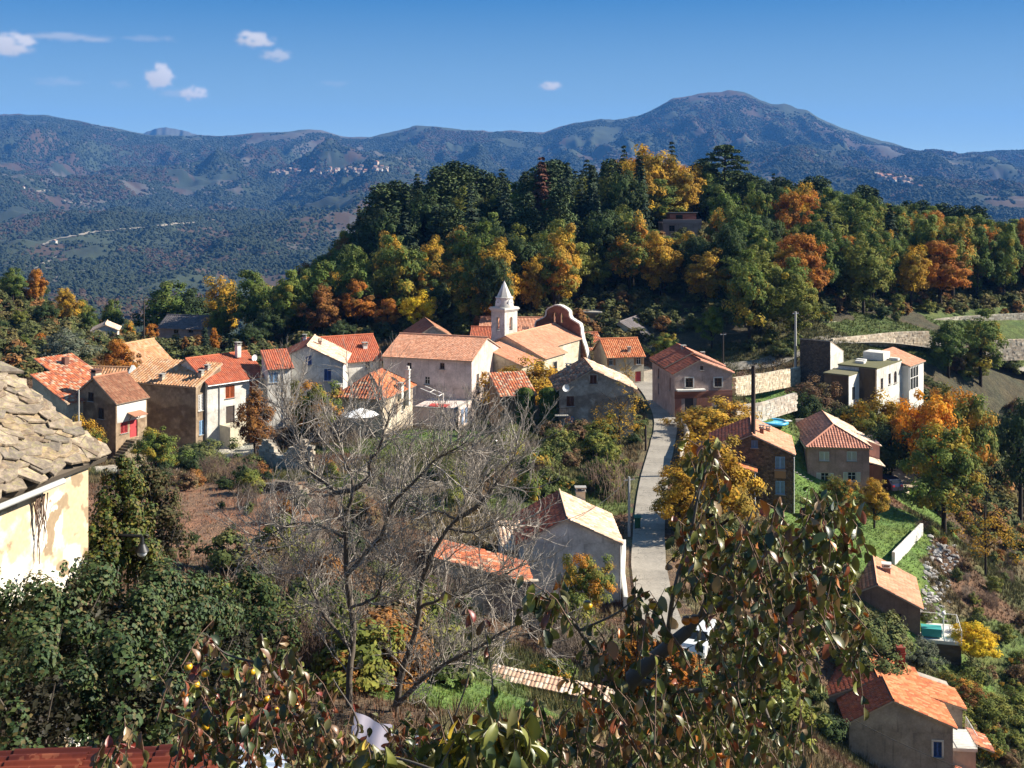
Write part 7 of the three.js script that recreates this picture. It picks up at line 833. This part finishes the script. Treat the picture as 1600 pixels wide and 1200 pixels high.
const IV = [[0.0319, 0.0609, 0.0203], [0.0435, 0.0754, 0.0232], [0.0261, 0.0493, 0.0188], [0.0725, 0.1015, 0.029], [0.1087, 0.0899, 0.0319], [0.0551, 0.0841, 0.0247]], IV2 = [[0.095, 0.115, 0.018], [0.060, 0.090, 0.018], [0.140, 0.130, 0.020], [0.040, 0.060, 0.016], [0.11, 0.075, 0.02]];
heap('ivy_thicket', 'big dark glossy ivy thicket below the stone-roofed house', [[at(150, 1010, 22), 1.45, 0.9], [at(60, 1040, 21), 1.3, 1], [at(250, 1000, 23), 1.35, 0.85], [at(300, 1085, 21), 1.0, 0.9], [at(190, 1100, 19.5), 1.05, 0.9], [at(60, 1120, 18.5), 1.0, 1], [at(90, 940, 23), 0.9, 0.8], [at(310, 960, 24), 0.85, 0.8], [at(-20, 990, 21), 1.0, 1.1]], 40000, 0.042, IV, glossLeaf, 40);
heap('ivy_bush', 'yellow-green ivy bush climbing the corner of the stone-roofed house', [[at(195, 800, 25), 0.62, 1.2], [at(205, 850, 24.6), 0.62, 1.0], [at(165, 850, 24.2), 0.5, 1.2], [at(150, 880, 24), 0.5, 1.2], [at(225, 880, 25), 0.5, 1.0], [at(190, 755, 25.6), 0.42, 1.2]], 12000, 0.036, IV2, glossLeaf, 12);
heap('bramble_bush', 'olive-brown bramble bush behind the corner of the stone-roofed house', [[at(245, 790, 38), 0.75, 1.3], [at(260, 840, 36), 0.8, 1.0], [at(225, 760, 38), 0.6, 1.0]], 4200, 0.05, [[0.085, 0.075, 0.03], [0.06, 0.065, 0.024], [0.12, 0.085, 0.04]], leafMat, 16);
heap('evergreen_bush', 'dark evergreen bush between the ivy thicket and the bare tree', [[at(385, 960, 40), 1.2, 1.0], [at(360, 1010, 34), 1.0, 1.0], [at(420, 1000, 36), 0.9, 0.9]], 6500, 0.06, IV, leafMat, 10);
// ---------- foreground: the bare walnut ----------
{
  const g = root('bare_tree', 'large leafless pale-barked tree spreading over the garden terraces', 'tree', null, onGround(548, 45)), O = g.position.clone(), loc = (px, py, D) => at(px, py, D).sub(O), r = RNG(4242);
  const limbs = [[[545, 1110, 45], [547, 1040, 45], [552, 1000, 45.2], [548, 950, 45.2], [541, 900, 45], [540, 850, 44.8], [540, 806, 44.7], [550, 779, 44.6], [553, 764, 44.6], 0.125, 0.07], [[553, 764, 44.6], [577, 746, 44.2], [578, 721, 43.9], [590, 705, 43.7], [602, 670, 43.2], [610, 640, 43], 0.10, 0.02], [[553, 766, 44.6], [525, 768, 45], [508, 754, 45.3], [489, 740, 45.6], [475, 710, 46], [462, 677, 46.4], [451, 650, 46.8], [440, 612, 47], 0.10, 0.02], [[552, 766, 44.6], [549, 743, 45], [539, 721, 45.4], [530, 690, 45.8], [534, 650, 46.2], 0.07, 0.015], [[541, 900, 45], [575, 862, 44], [600, 830, 43.3], [612, 790, 43], [646, 754, 42.6], [682, 718, 42.3], [704, 706, 42], [730, 690, 41.8], 0.09, 0.02], [[540, 840, 44.8], [500, 822, 45.5], [460, 818, 46], [420, 835, 46.4], [385, 838, 46.6], 0.06, 0.012], [[616, 1123, 45], [630, 1040, 44.8], [645, 1000, 44.6], [655, 960, 44.4], [656, 925, 44.3], [668, 885, 44.2], [680, 858, 44.1], [698, 828, 44], [718, 808, 44], 0.125, 0.07], [[718, 808, 44], [745, 792, 43.7], [767, 765, 43.4], [784, 742, 43.2], [800, 718, 43], [812, 690, 43], 0.09, 0.02], [[718, 808, 44], [730, 780, 44.5], [737, 760, 44.8], [742, 725, 45.2], [738, 690, 45.5], 0.06, 0.012], [[712, 812, 44], [690, 800, 44.6], [668, 800, 45], [640, 790, 45.5], [620, 770, 46], 0.05, 0.012], [[700, 826, 44], [735, 832, 43.4], [770, 820, 43], [812, 822, 42.6], 0.05, 0.012], [[656, 950, 44.4], [690, 935, 43.6], [730, 925, 43], [775, 905, 42.4], [820, 880, 42], 0.06, 0.012], [[622, 1100, 45], [660, 1062, 44], [700, 1035, 43.2], [745, 1012, 42.4], [790, 985, 41.8], [840, 960, 41.4], 0.10, 0.025], [[548, 950, 45.2], [590, 930, 44.2], [600, 900, 43.8], [640, 870, 43.4], 0.06, 0.012], [[547, 1010, 45], [505, 960, 45.6], [480, 900, 46], [470, 860, 46.2], [440, 840, 46.4], 0.07, 0.014]];
  const tw = [], curve = [];
  for (const l of limbs) { const [r0, r1] = l.slice(-2), pts = l.slice(0, -2).map(p => loc(...p)), c = new THREE.CatmullRomCurve3(pts), n = pts.length * 4, path = []; for (let i = 0; i <= n; i++) { const p = c.getPoint(i / n); if (i && i < n) p.add(V((r() - 0.5) * 0.05, (r() - 0.5) * 0.05, (r() - 0.5) * 0.05)); path.push(p); } mesh('limb', tube(path, r0, r1, 8), paleBark, g); curve.push([c, r0, r1, c.getLength()]); }
  const grow = (p, d, L, rad, lvl) => { const n = lvl === 3 ? 3 : 5, pts = [p.clone()], q = d.clone(), w = p.clone(); for (let i = 1; i <= n; i++) { q.add(V((r() - 0.5) * 0.75, (r() - 0.42) * 0.6, (r() - 0.5) * 0.75)).normalize(); w.addScaledVector(q, L / n); pts.push(w.clone()); } tw.push(tube(pts, rad, rad * 0.45, lvl === 1 ? 4 : 3)); if (lvl >= 3) return; const kids = lvl === 1 ? Math.round(3 + L * 2.6) : 3 + Math.floor(r() * 2.4); for (let k = 0; k < kids; k++) { const t = 0.2 + 0.8 * (k + r()) / kids, at0 = Math.min(n - 1, Math.floor(t * n)), s = pts[at0].clone().lerp(pts[at0 + 1], t * n - at0), dd = pts[at0 + 1].clone().sub(pts[at0]).normalize().add(V(r() - 0.5, r() * 0.7 - 0.15, r() - 0.5).multiplyScalar(1.7)).normalize(); grow(s, dd, L * (lvl === 1 ? 0.42 : 0.5) * (0.6 + 0.7 * r()), Math.max(0.0055, rad * 0.55), lvl + 1); } };
  for (const [c, r0, r1, L] of curve) { const m = Math.round(L / (r0 > 0.12 ? 0.30 : 0.125)); for (let i = 0; i < m; i++) { const t = 0.15 + 0.85 * (i + r()) / m, p = c.getPointAt(Math.min(1, t)), tg = c.getTangentAt(Math.min(1, t)), d = tg.multiplyScalar(0.7).add(V(r() - 0.5, r() - 0.42, r() - 0.5).multiplyScalar(2)).normalize(); grow(p, d, 0.7 + 1.7 * r(), 0.015 + 0.014 * r(), 1); } }
  mesh('twigs', merged(tw), new THREE.MeshStandardMaterial({ color: rgb(0.335, 0.295, 0.255), roughness: 1 }), g, 'stuff');
}
// ---------- foreground: persimmons ----------
const leafShapes = [0, 1, 2, 3].map(i => { // pointed oval blade, folded along the midrib and drooping; hangs along -y from its stalk
  const n = 5, pos = [], idx = [], curl = [1.3, 2.2, 0.5, 3.0][i], fold = [0.5, 0.9, 0.3, 1.2][i]; for (let k = 0; k <= n; k++) { const t = k / n, w = 0.25 * Math.pow(Math.sin(Math.PI * Math.pow(t * 0.96 + 0.02, 0.85)), 0.85), a = 0.7 - curl * t, y = -Math.sin(1.57 - a * 0.6) * t * 0.96, z = (Math.cos(1.57 - 0.9) * Math.sin(t * 1.6)) * 0.42 - curl * 0.16 * t * t; pos.push(-w, y, z + w * fold, 0, y, z, w, y, z + w * fold); } for (let k = 0; k < n; k++) { const a = k * 3; idx.push(a, a + 1, a + 3, a + 1, a + 4, a + 3, a + 1, a + 2, a + 4, a + 2, a + 5, a + 4); } return geoFrom(pos, idx); });
const PC = { green: [0.058, 0.0899, 0.0261], dkgreen: [0.0319, 0.0522, 0.0203], yellowgreen: [0.232, 0.2465, 0.0508], rust: [0.2465, 0.0653, 0.029], brown: [0.1885, 0.0943, 0.0435], orange: [0.464, 0.1595, 0.029], olive: [0.1377, 0.1305, 0.0377], yellow: [0.609, 0.435, 0.0508], red: [0.232, 0.0319, 0.0232], tan: [0.348, 0.232, 0.116] };
const PM = Object.fromEntries(Object.entries(PC).map(([k, c]) => [k, new THREE.MeshPhysicalMaterial({ color: rgb(...c), roughness: 0.42, transmission: 0.36, thickness: 0, side: THREE.DoubleSide })]));
const mixMat = new THREE.MeshPhysicalMaterial({ vertexColors: true, roughness: 0.42, transmission: 0.36, thickness: 0, side: THREE.DoubleSide });
function leafyTree(name, label, base, limbs, zones, mixw, seed, size, fruit) {
  const g = root(name, label, 'tree', null, base), O = base.clone(), r = RNG(seed), stalk = [], rest = [], restC = [], spots = [];
  for (const l of limbs) { const [r0, r1] = l.slice(-2), pts = l.slice(0, -2).map(p => (p.isVector3 ? p.clone() : at(...p)).sub(O)), c = new THREE.CatmullRomCurve3(pts), n = pts.length * 4, path = []; for (let i = 0; i <= n; i++) path.push(c.getPoint(i / n)); mesh('branch', tube(path, r0, r1, 8), paint(0.10, 0.085, 0.075, 0.9), g); if (r1 < 0.02) for (let i = 0; i < Math.round(c.getLength() * 9); i++) { const t = 0.25 + 0.75 * r(); spots.push([c.getPoint(t), r()]); } }
  // leafy shoots through each zone: [px, py, D, rx px, ry px, depth m, shoots]
  for (const [px, py, D, rx, ry, dz, n] of zones) for (let i = 0; i < n; i++) { const a = 6.3 * r(), k = Math.sqrt(r()), p = at(px + Math.cos(a) * rx * k, py + Math.sin(a) * ry * k, D + (r() - 0.5) * dz).sub(O), d = V((r() - 0.5) * 1.1, 0.25 + r() * 0.8, (r() - 0.5) * 1.1).normalize(), L = 0.2 + 0.26 * r(), path = [p.clone().addScaledVector(d, -L * 0.6).add(V(0, -0.05, 0)), p, p.clone().addScaledVector(d, L * 0.5).add(V(0, -0.03, 0))]; stalk.push(tube(path, 0.006, 0.002, 4)); const m = 5 + Math.floor(r() * 4); for (let q = 0; q < m; q++) { const t = q / (m - 1); spots.push([path[0].clone().lerp(path[1], Math.min(1, t * 1.6)).lerp(path[2], Math.max(0, t * 1.6 - 1) / 0.6 * 0.95), r()]); } }
  const keys = mixw.map(m => m[0]), cum = []; mixw.reduce((s, m) => { cum.push(s + m[1]); return s + m[1]; }, 0); const M = new THREE.Matrix4(), Q = new THREE.Quaternion(), E = new THREE.Euler(); let solo = 0;
  spots.sort((a, b) => b[0].z - a[0].z);
  for (const [p, h] of spots) { const key = keys[cum.findIndex(c => h * cum[cum.length - 1] <= c)] ?? keys[0], sh = leafShapes[Math.floor(r() * 4)], s = size * (0.65 + 0.6 * r()); E.set((r() - 0.5) * 1.1, r() * 6.3, (r() - 0.5) * 1.1, 'YXZ'); Q.setFromEuler(E); if (solo < 300) { const m = mesh('leaf', sh, PM[key], g); m.position.copy(p); m.quaternion.copy(Q); m.scale.set(s * (0.6 + 0.5 * r()), s, s); solo++; } else { M.compose(p, Q, V(s, s, s)); const q = sh.clone().applyMatrix4(M), c = PC[key], v = 0.75 + 0.5 * r(), cc = []; for (let i = 0; i < q.attributes.position.count; i++) cc.push(c[0] * v, c[1] * v, c[2] * v); q.setAttribute('color', new THREE.Float32BufferAttribute(cc, 3)); rest.push(q.toNonIndexed()); } }
  if (rest.length) mesh('foliage', merged(rest), mixMat, g, 'stuff'); if (stalk.length) mesh('shoots', merged(stalk), paint(0.14, 0.085, 0.06, 0.9), g, 'stuff');
  const fg = new THREE.SphereGeometry(1, 10, 8); for (const [px, py, D, c] of fruit) { const f = mesh('fruit', fg, c ? PF[1] : PF[0], g); f.position.copy(at(px, py, D).sub(O)); f.scale.set(0.036, 0.032, 0.036); mesh('calyx', new THREE.CylinderGeometry(0.5, 0.75, 0.18, 6).translate(0, 0.95, 0), PM.brown, f); }
  return g;
}
const PF = [paint(0.62, 0.36, 0.02, 0.35), paint(0.58, 0.17, 0.02, 0.35)];
leafyTree('persimmon_tree', 'persimmon tree with drooping green and rust leaves in front of the lane', onGround(960, 9.6),
  [[onGround(960, 9.6).add(V(0, -0.3, 0)), [950, 1330, 9.5], [962, 1180, 9.4], [972, 1092, 9.3], [990, 1058, 9.2], [1015, 1035, 9.2], [1042, 1012, 9.1], [1075, 985, 9.1], 0.085, 0.045], [[1075, 985, 9.1], [1092, 966, 9.1], [1130, 940, 9.2], [1200, 920, 9.4], [1270, 880, 9.6], 0.035, 0.010], [[1041, 1010, 9.1], [1046, 970, 9.0], [1052, 930, 8.9], [1062, 890, 8.9], [1078, 840, 8.9], [1090, 780, 8.9], [1102, 735, 9.0], [1122, 690, 9.0], 0.022, 0.005], [[985, 1065, 9.2], [1020, 1068, 9.5], [1060, 1080, 9.8], [1120, 1075, 10], [1180, 1060, 10.2], [1240, 1030, 10.4], 0.03, 0.010], [[1092, 966, 9.1], [1120, 900, 8.8], [1150, 860, 8.7], [1175, 800, 8.7], 0.018, 0.005], [[972, 1092, 9.3], [940, 1040, 9.0], [905, 985, 8.8], [870, 945, 8.7], [845, 930, 8.6], 0.02, 0.006], [[905, 985, 8.8], [960, 960, 8.7], [1000, 930, 8.6], 0.010, 0.004], [[1180, 1060, 10.2], [1200, 1120, 9.8], [1230, 1185, 9.5], 0.02, 0.006], [[962, 1180, 9.4], [880, 1150, 9.0], [800, 1150, 8.6], [740, 1110, 8.3], 0.022, 0.006]],
  [[1215, 935, 9.3, 115, 105, 1.8, 78], [1180, 850, 9.2, 105, 60, 1.5, 40], [1280, 860, 9.4, 65, 75, 1.2, 32], [1110, 760, 9.0, 34, 66, 0.8, 13], [1120, 1040, 9.6, 130, 70, 2.0, 58], [1120, 1150, 9.0, 150, 60, 2.2, 76], [1000, 1140, 8.8, 130, 60, 1.8, 44], [865, 930, 8.7, 32, 26, 0.6, 9], [1000, 950, 8.7, 38, 26, 0.6, 8], [935, 1035, 8.9, 50, 45, 0.8, 12], [1080, 880, 9.0, 26, 70, 0.8, 12], [860, 1150, 8.4, 80, 45, 1.2, 22], [1330, 1000, 9.6, 34, 60, 0.9, 12], [1310, 830, 9.4, 32, 40, 0.8, 9]],
  [['green', 19], ['dkgreen', 9], ['olive', 25], ['yellowgreen', 21], ['rust', 7], ['brown', 7], ['orange', 5], ['tan', 8]], 91, 0.118, [[1020, 946, 8.9, 0], [918, 946, 8.7, 0], [1072, 970, 9.0, 1], [1085, 968, 9.0, 1], [1105, 1105, 9, 1], [1265, 1010, 9.2, 1]]);
leafyTree('persimmon_tree', 'low persimmon tree with yellow fruits and withered leaves above the rusty roof', onGround(430, 10.6),
  [[onGround(430, 10.6).add(V(0, -0.3, 0)), [470, 1330, 10.5], [500, 1200, 10.4], [470, 1110, 10.3], [420, 1040, 10.2], [408, 990, 10.2], 0.05, 0.008], [[490, 1180, 10.4], [400, 1140, 10.2], [330, 1120, 10.0], [270, 1138, 9.9], 0.025, 0.007], [[500, 1200, 10.4], [560, 1140, 10.4], [520, 1060, 10.5], 0.018, 0.005], [[420, 1040, 10.2], [350, 1020, 10.2], [322, 990, 10.3], 0.012, 0.004], [[500, 1200, 10.4], [600, 1180, 10.0], [700, 1150, 9.6], 0.02, 0.006], [[700, 1150, 9.6], [735, 1040, 9.6], [730, 950, 9.6], [690, 920, 9.6], 0.008, 0.003], [[760, 1200, 8.6], [770, 1080, 8.9], [755, 960, 9.2], 0.008, 0.003]],
  [[330, 1090, 10.2, 75, 45, 1.2, 30], [430, 1060, 10.2, 60, 50, 1.2, 22], [400, 1150, 9.8, 130, 40, 1.4, 52], [560, 1160, 9.6, 120, 36, 1.4, 40], [700, 1165, 9.2, 90, 34, 1.2, 24], [322, 1000, 10.3, 22, 26, 0.4, 4], [480, 1090, 10.2, 50, 40, 1, 14], [190, 1165, 9.2, 45, 16, 0.6, 9]],
  [['olive', 20], ['green', 12], ['rust', 12], ['brown', 18], ['tan', 10], ['yellowgreen', 12], ['red', 5], ['dkgreen', 10]], 92, 0.12, [...Array(34)].map((_, i) => { const q = RNG(700 + i); return [270 + 160 * q() + (i % 5) * 18, 1040 + 130 * q(), 9.9 + 0.4 * q(), i % 4 === 0]; }));
leafyTree('leafy_sapling', 'sapling with large yellow-green leaves at the lower edge of the garden', onGround(790, 8.2), [[onGround(790, 8.2).add(V(0, -0.2, 0)), [780, 1350, 7.9], [770, 1200, 7.8], [765, 1120, 7.7], 0.03, 0.006], [[775, 1240, 7.9], [720, 1160, 7.8], [700, 1110, 7.8], 0.014, 0.005], [[775, 1240, 7.9], [640, 1190, 8.2], [560, 1170, 8.4], 0.014, 0.005]], [[770, 1150, 7.7, 55, 40, 0.5, 14], [720, 1175, 7.7, 50, 25, 0.6, 10], [830, 1180, 7.8, 50, 22, 0.6, 9], [620, 1185, 8.2, 70, 14, 0.6, 10]], [['yellowgreen', 34], ['yellow', 12], ['olive', 30], ['green', 20]], 93, 0.19, []);
// ---------- far villages and tracks on the mountain slopes ----------
function farHit(px, py) { const sx = (px - CX) / F, sy = -(py - HZ) / F; for (let d = 600; d < 6200; d += 8) if (farH(sx * d, d) >= sy * d) return V(sx * d, farH(sx * d, d), -d); return null; }
{
  const mk = (wall, roof, s) => { const w = [], c = []; const body = box(1, 1, 1.2, 0, 0, 0), b = body.toNonIndexed(); const sh = new THREE.Shape(); sh.moveTo(-0.56, 0.5); sh.lineTo(0.56, 0.5); sh.lineTo(0, 0.86); const rf = new THREE.ExtrudeGeometry(sh, { depth: 1.3, bevelEnabled: false }); rf.translate(0, 0, -0.65); const col = (g, k) => { const a = []; for (let i = 0; i < g.attributes.position.count; i++) a.push(...k); g.setAttribute('color', new THREE.Float32BufferAttribute(a, 3)); return g; }; return merged([col(b, wall), col(rf, roof)]); };
  const protos = [mk([0.36, 0.32, 0.27], [0.24, 0.14, 0.10]), mk([0.46, 0.43, 0.39], [0.28, 0.18, 0.13]), mk([0.48, 0.36, 0.28], [0.34, 0.16, 0.10]), mk([0.42, 0.34, 0.27], [0.36, 0.27, 0.21])], vm = new THREE.MeshStandardMaterial({ vertexColors: true, roughness: 0.95 }), r = RNG(66);
  const village = (label, group, n, f, size) => { for (let i = 0; i < n; i++) { const [px, py] = f(r), p = farHit(px, py); if (!p) continue; const m = mesh('far_house', protos[Math.floor(r() * 4)], vm, scene), s = size * (0.7 + 0.7 * r()); m.position.copy(p).add(V(0, s * 0.3, 0)); m.scale.set(s * (0.8 + 0.5 * r()), s, s * (0.8 + 0.4 * r())); m.rotation.y = r() * 3.1; tag(m, label, 'house', group); } };
  village('tiny pale house of the village strung along the far slope left of the wood', 'houses of the left far village', 74, q => { const t = q(), u = (q() + q() - 1); return [mix(418, 606, Math.pow(t, 0.75)), mix(274, 267, t) + u * 5 + (q() < 0.15 ? -4 : 0)]; }, 7.5);
  village('tiny pale house of the village on the far slope under the big peak', 'houses of the right far village', 44, q => { const t = q(); return [mix(1368, 1440, t), mix(279, 290, t) + (q() - 0.5) * 9]; }, 7.5);
  for (const [px, py] of [[85, 381], [36, 296], [200, 300], [455, 311]]) { const p = farHit(px, py); if (p) { const m = mesh('farmhouse', protos[1], vm, scene); m.position.copy(p).add(V(0, 2, 0)); m.scale.set(8, 6, 8); tag(m, 'lone pale farmhouse on the empty valley slope', 'house', 'lone farmhouses'); } }
  const tm = paint(0.20, 0.175, 0.14, 1), track = (label, pts, w) => { const P = []; for (let i = 0; i < pts.length - 1; i++) for (let k = 0; k < 12; k++) { const q = farHit(mix(pts[i][0], pts[i + 1][0], k / 12), mix(pts[i][1], pts[i + 1][1], k / 12)); if (q) P.push(q); } const pos = [], idx = []; let prev = null; const good = []; for (const q of P) { if (!prev || (q.distanceTo(prev) < 260 && q.distanceTo(prev) > 4)) { good.push(q); prev = q; } } good.forEach((q, i) => { const a = good[Math.max(0, i - 1)], b = good[Math.min(good.length - 1, i + 1)], t = b.clone().sub(a), s = V(-t.z, 0, t.x).normalize(); for (const k of [-0.5, 0.5]) { const e = q.clone().addScaledVector(s, k * w); pos.push(e.x, farH(e.x, -e.z) + 2.2, e.z); } }); for (let i = 0; i < good.length - 1; i++) { const a = i * 2; idx.push(a, a + 1, a + 2, a + 1, a + 3, a + 2); } structure('dirt_track', geoFrom(pos, idx), tm, label); };
  track('pale dirt track crossing the dark valley slope', [[68, 385], [84, 377], [120, 370], [160, 363], [230, 357], [300, 350], [384, 340]], 4.5); track('pale track high on the left slope', [[57, 301], [90, 297], [130, 294], [196, 290]], 7); track('short pale track below the high one', [[100, 316], [118, 320], [132, 318]], 5); track('small pale track low on the left', [[55, 423], [72, 414], [90, 402]], 4);
}
scene.traverse(o => { if (o.isMesh) { o.castShadow = true; o.receiveShadow = true; } });
renderer.render(scene, camera);
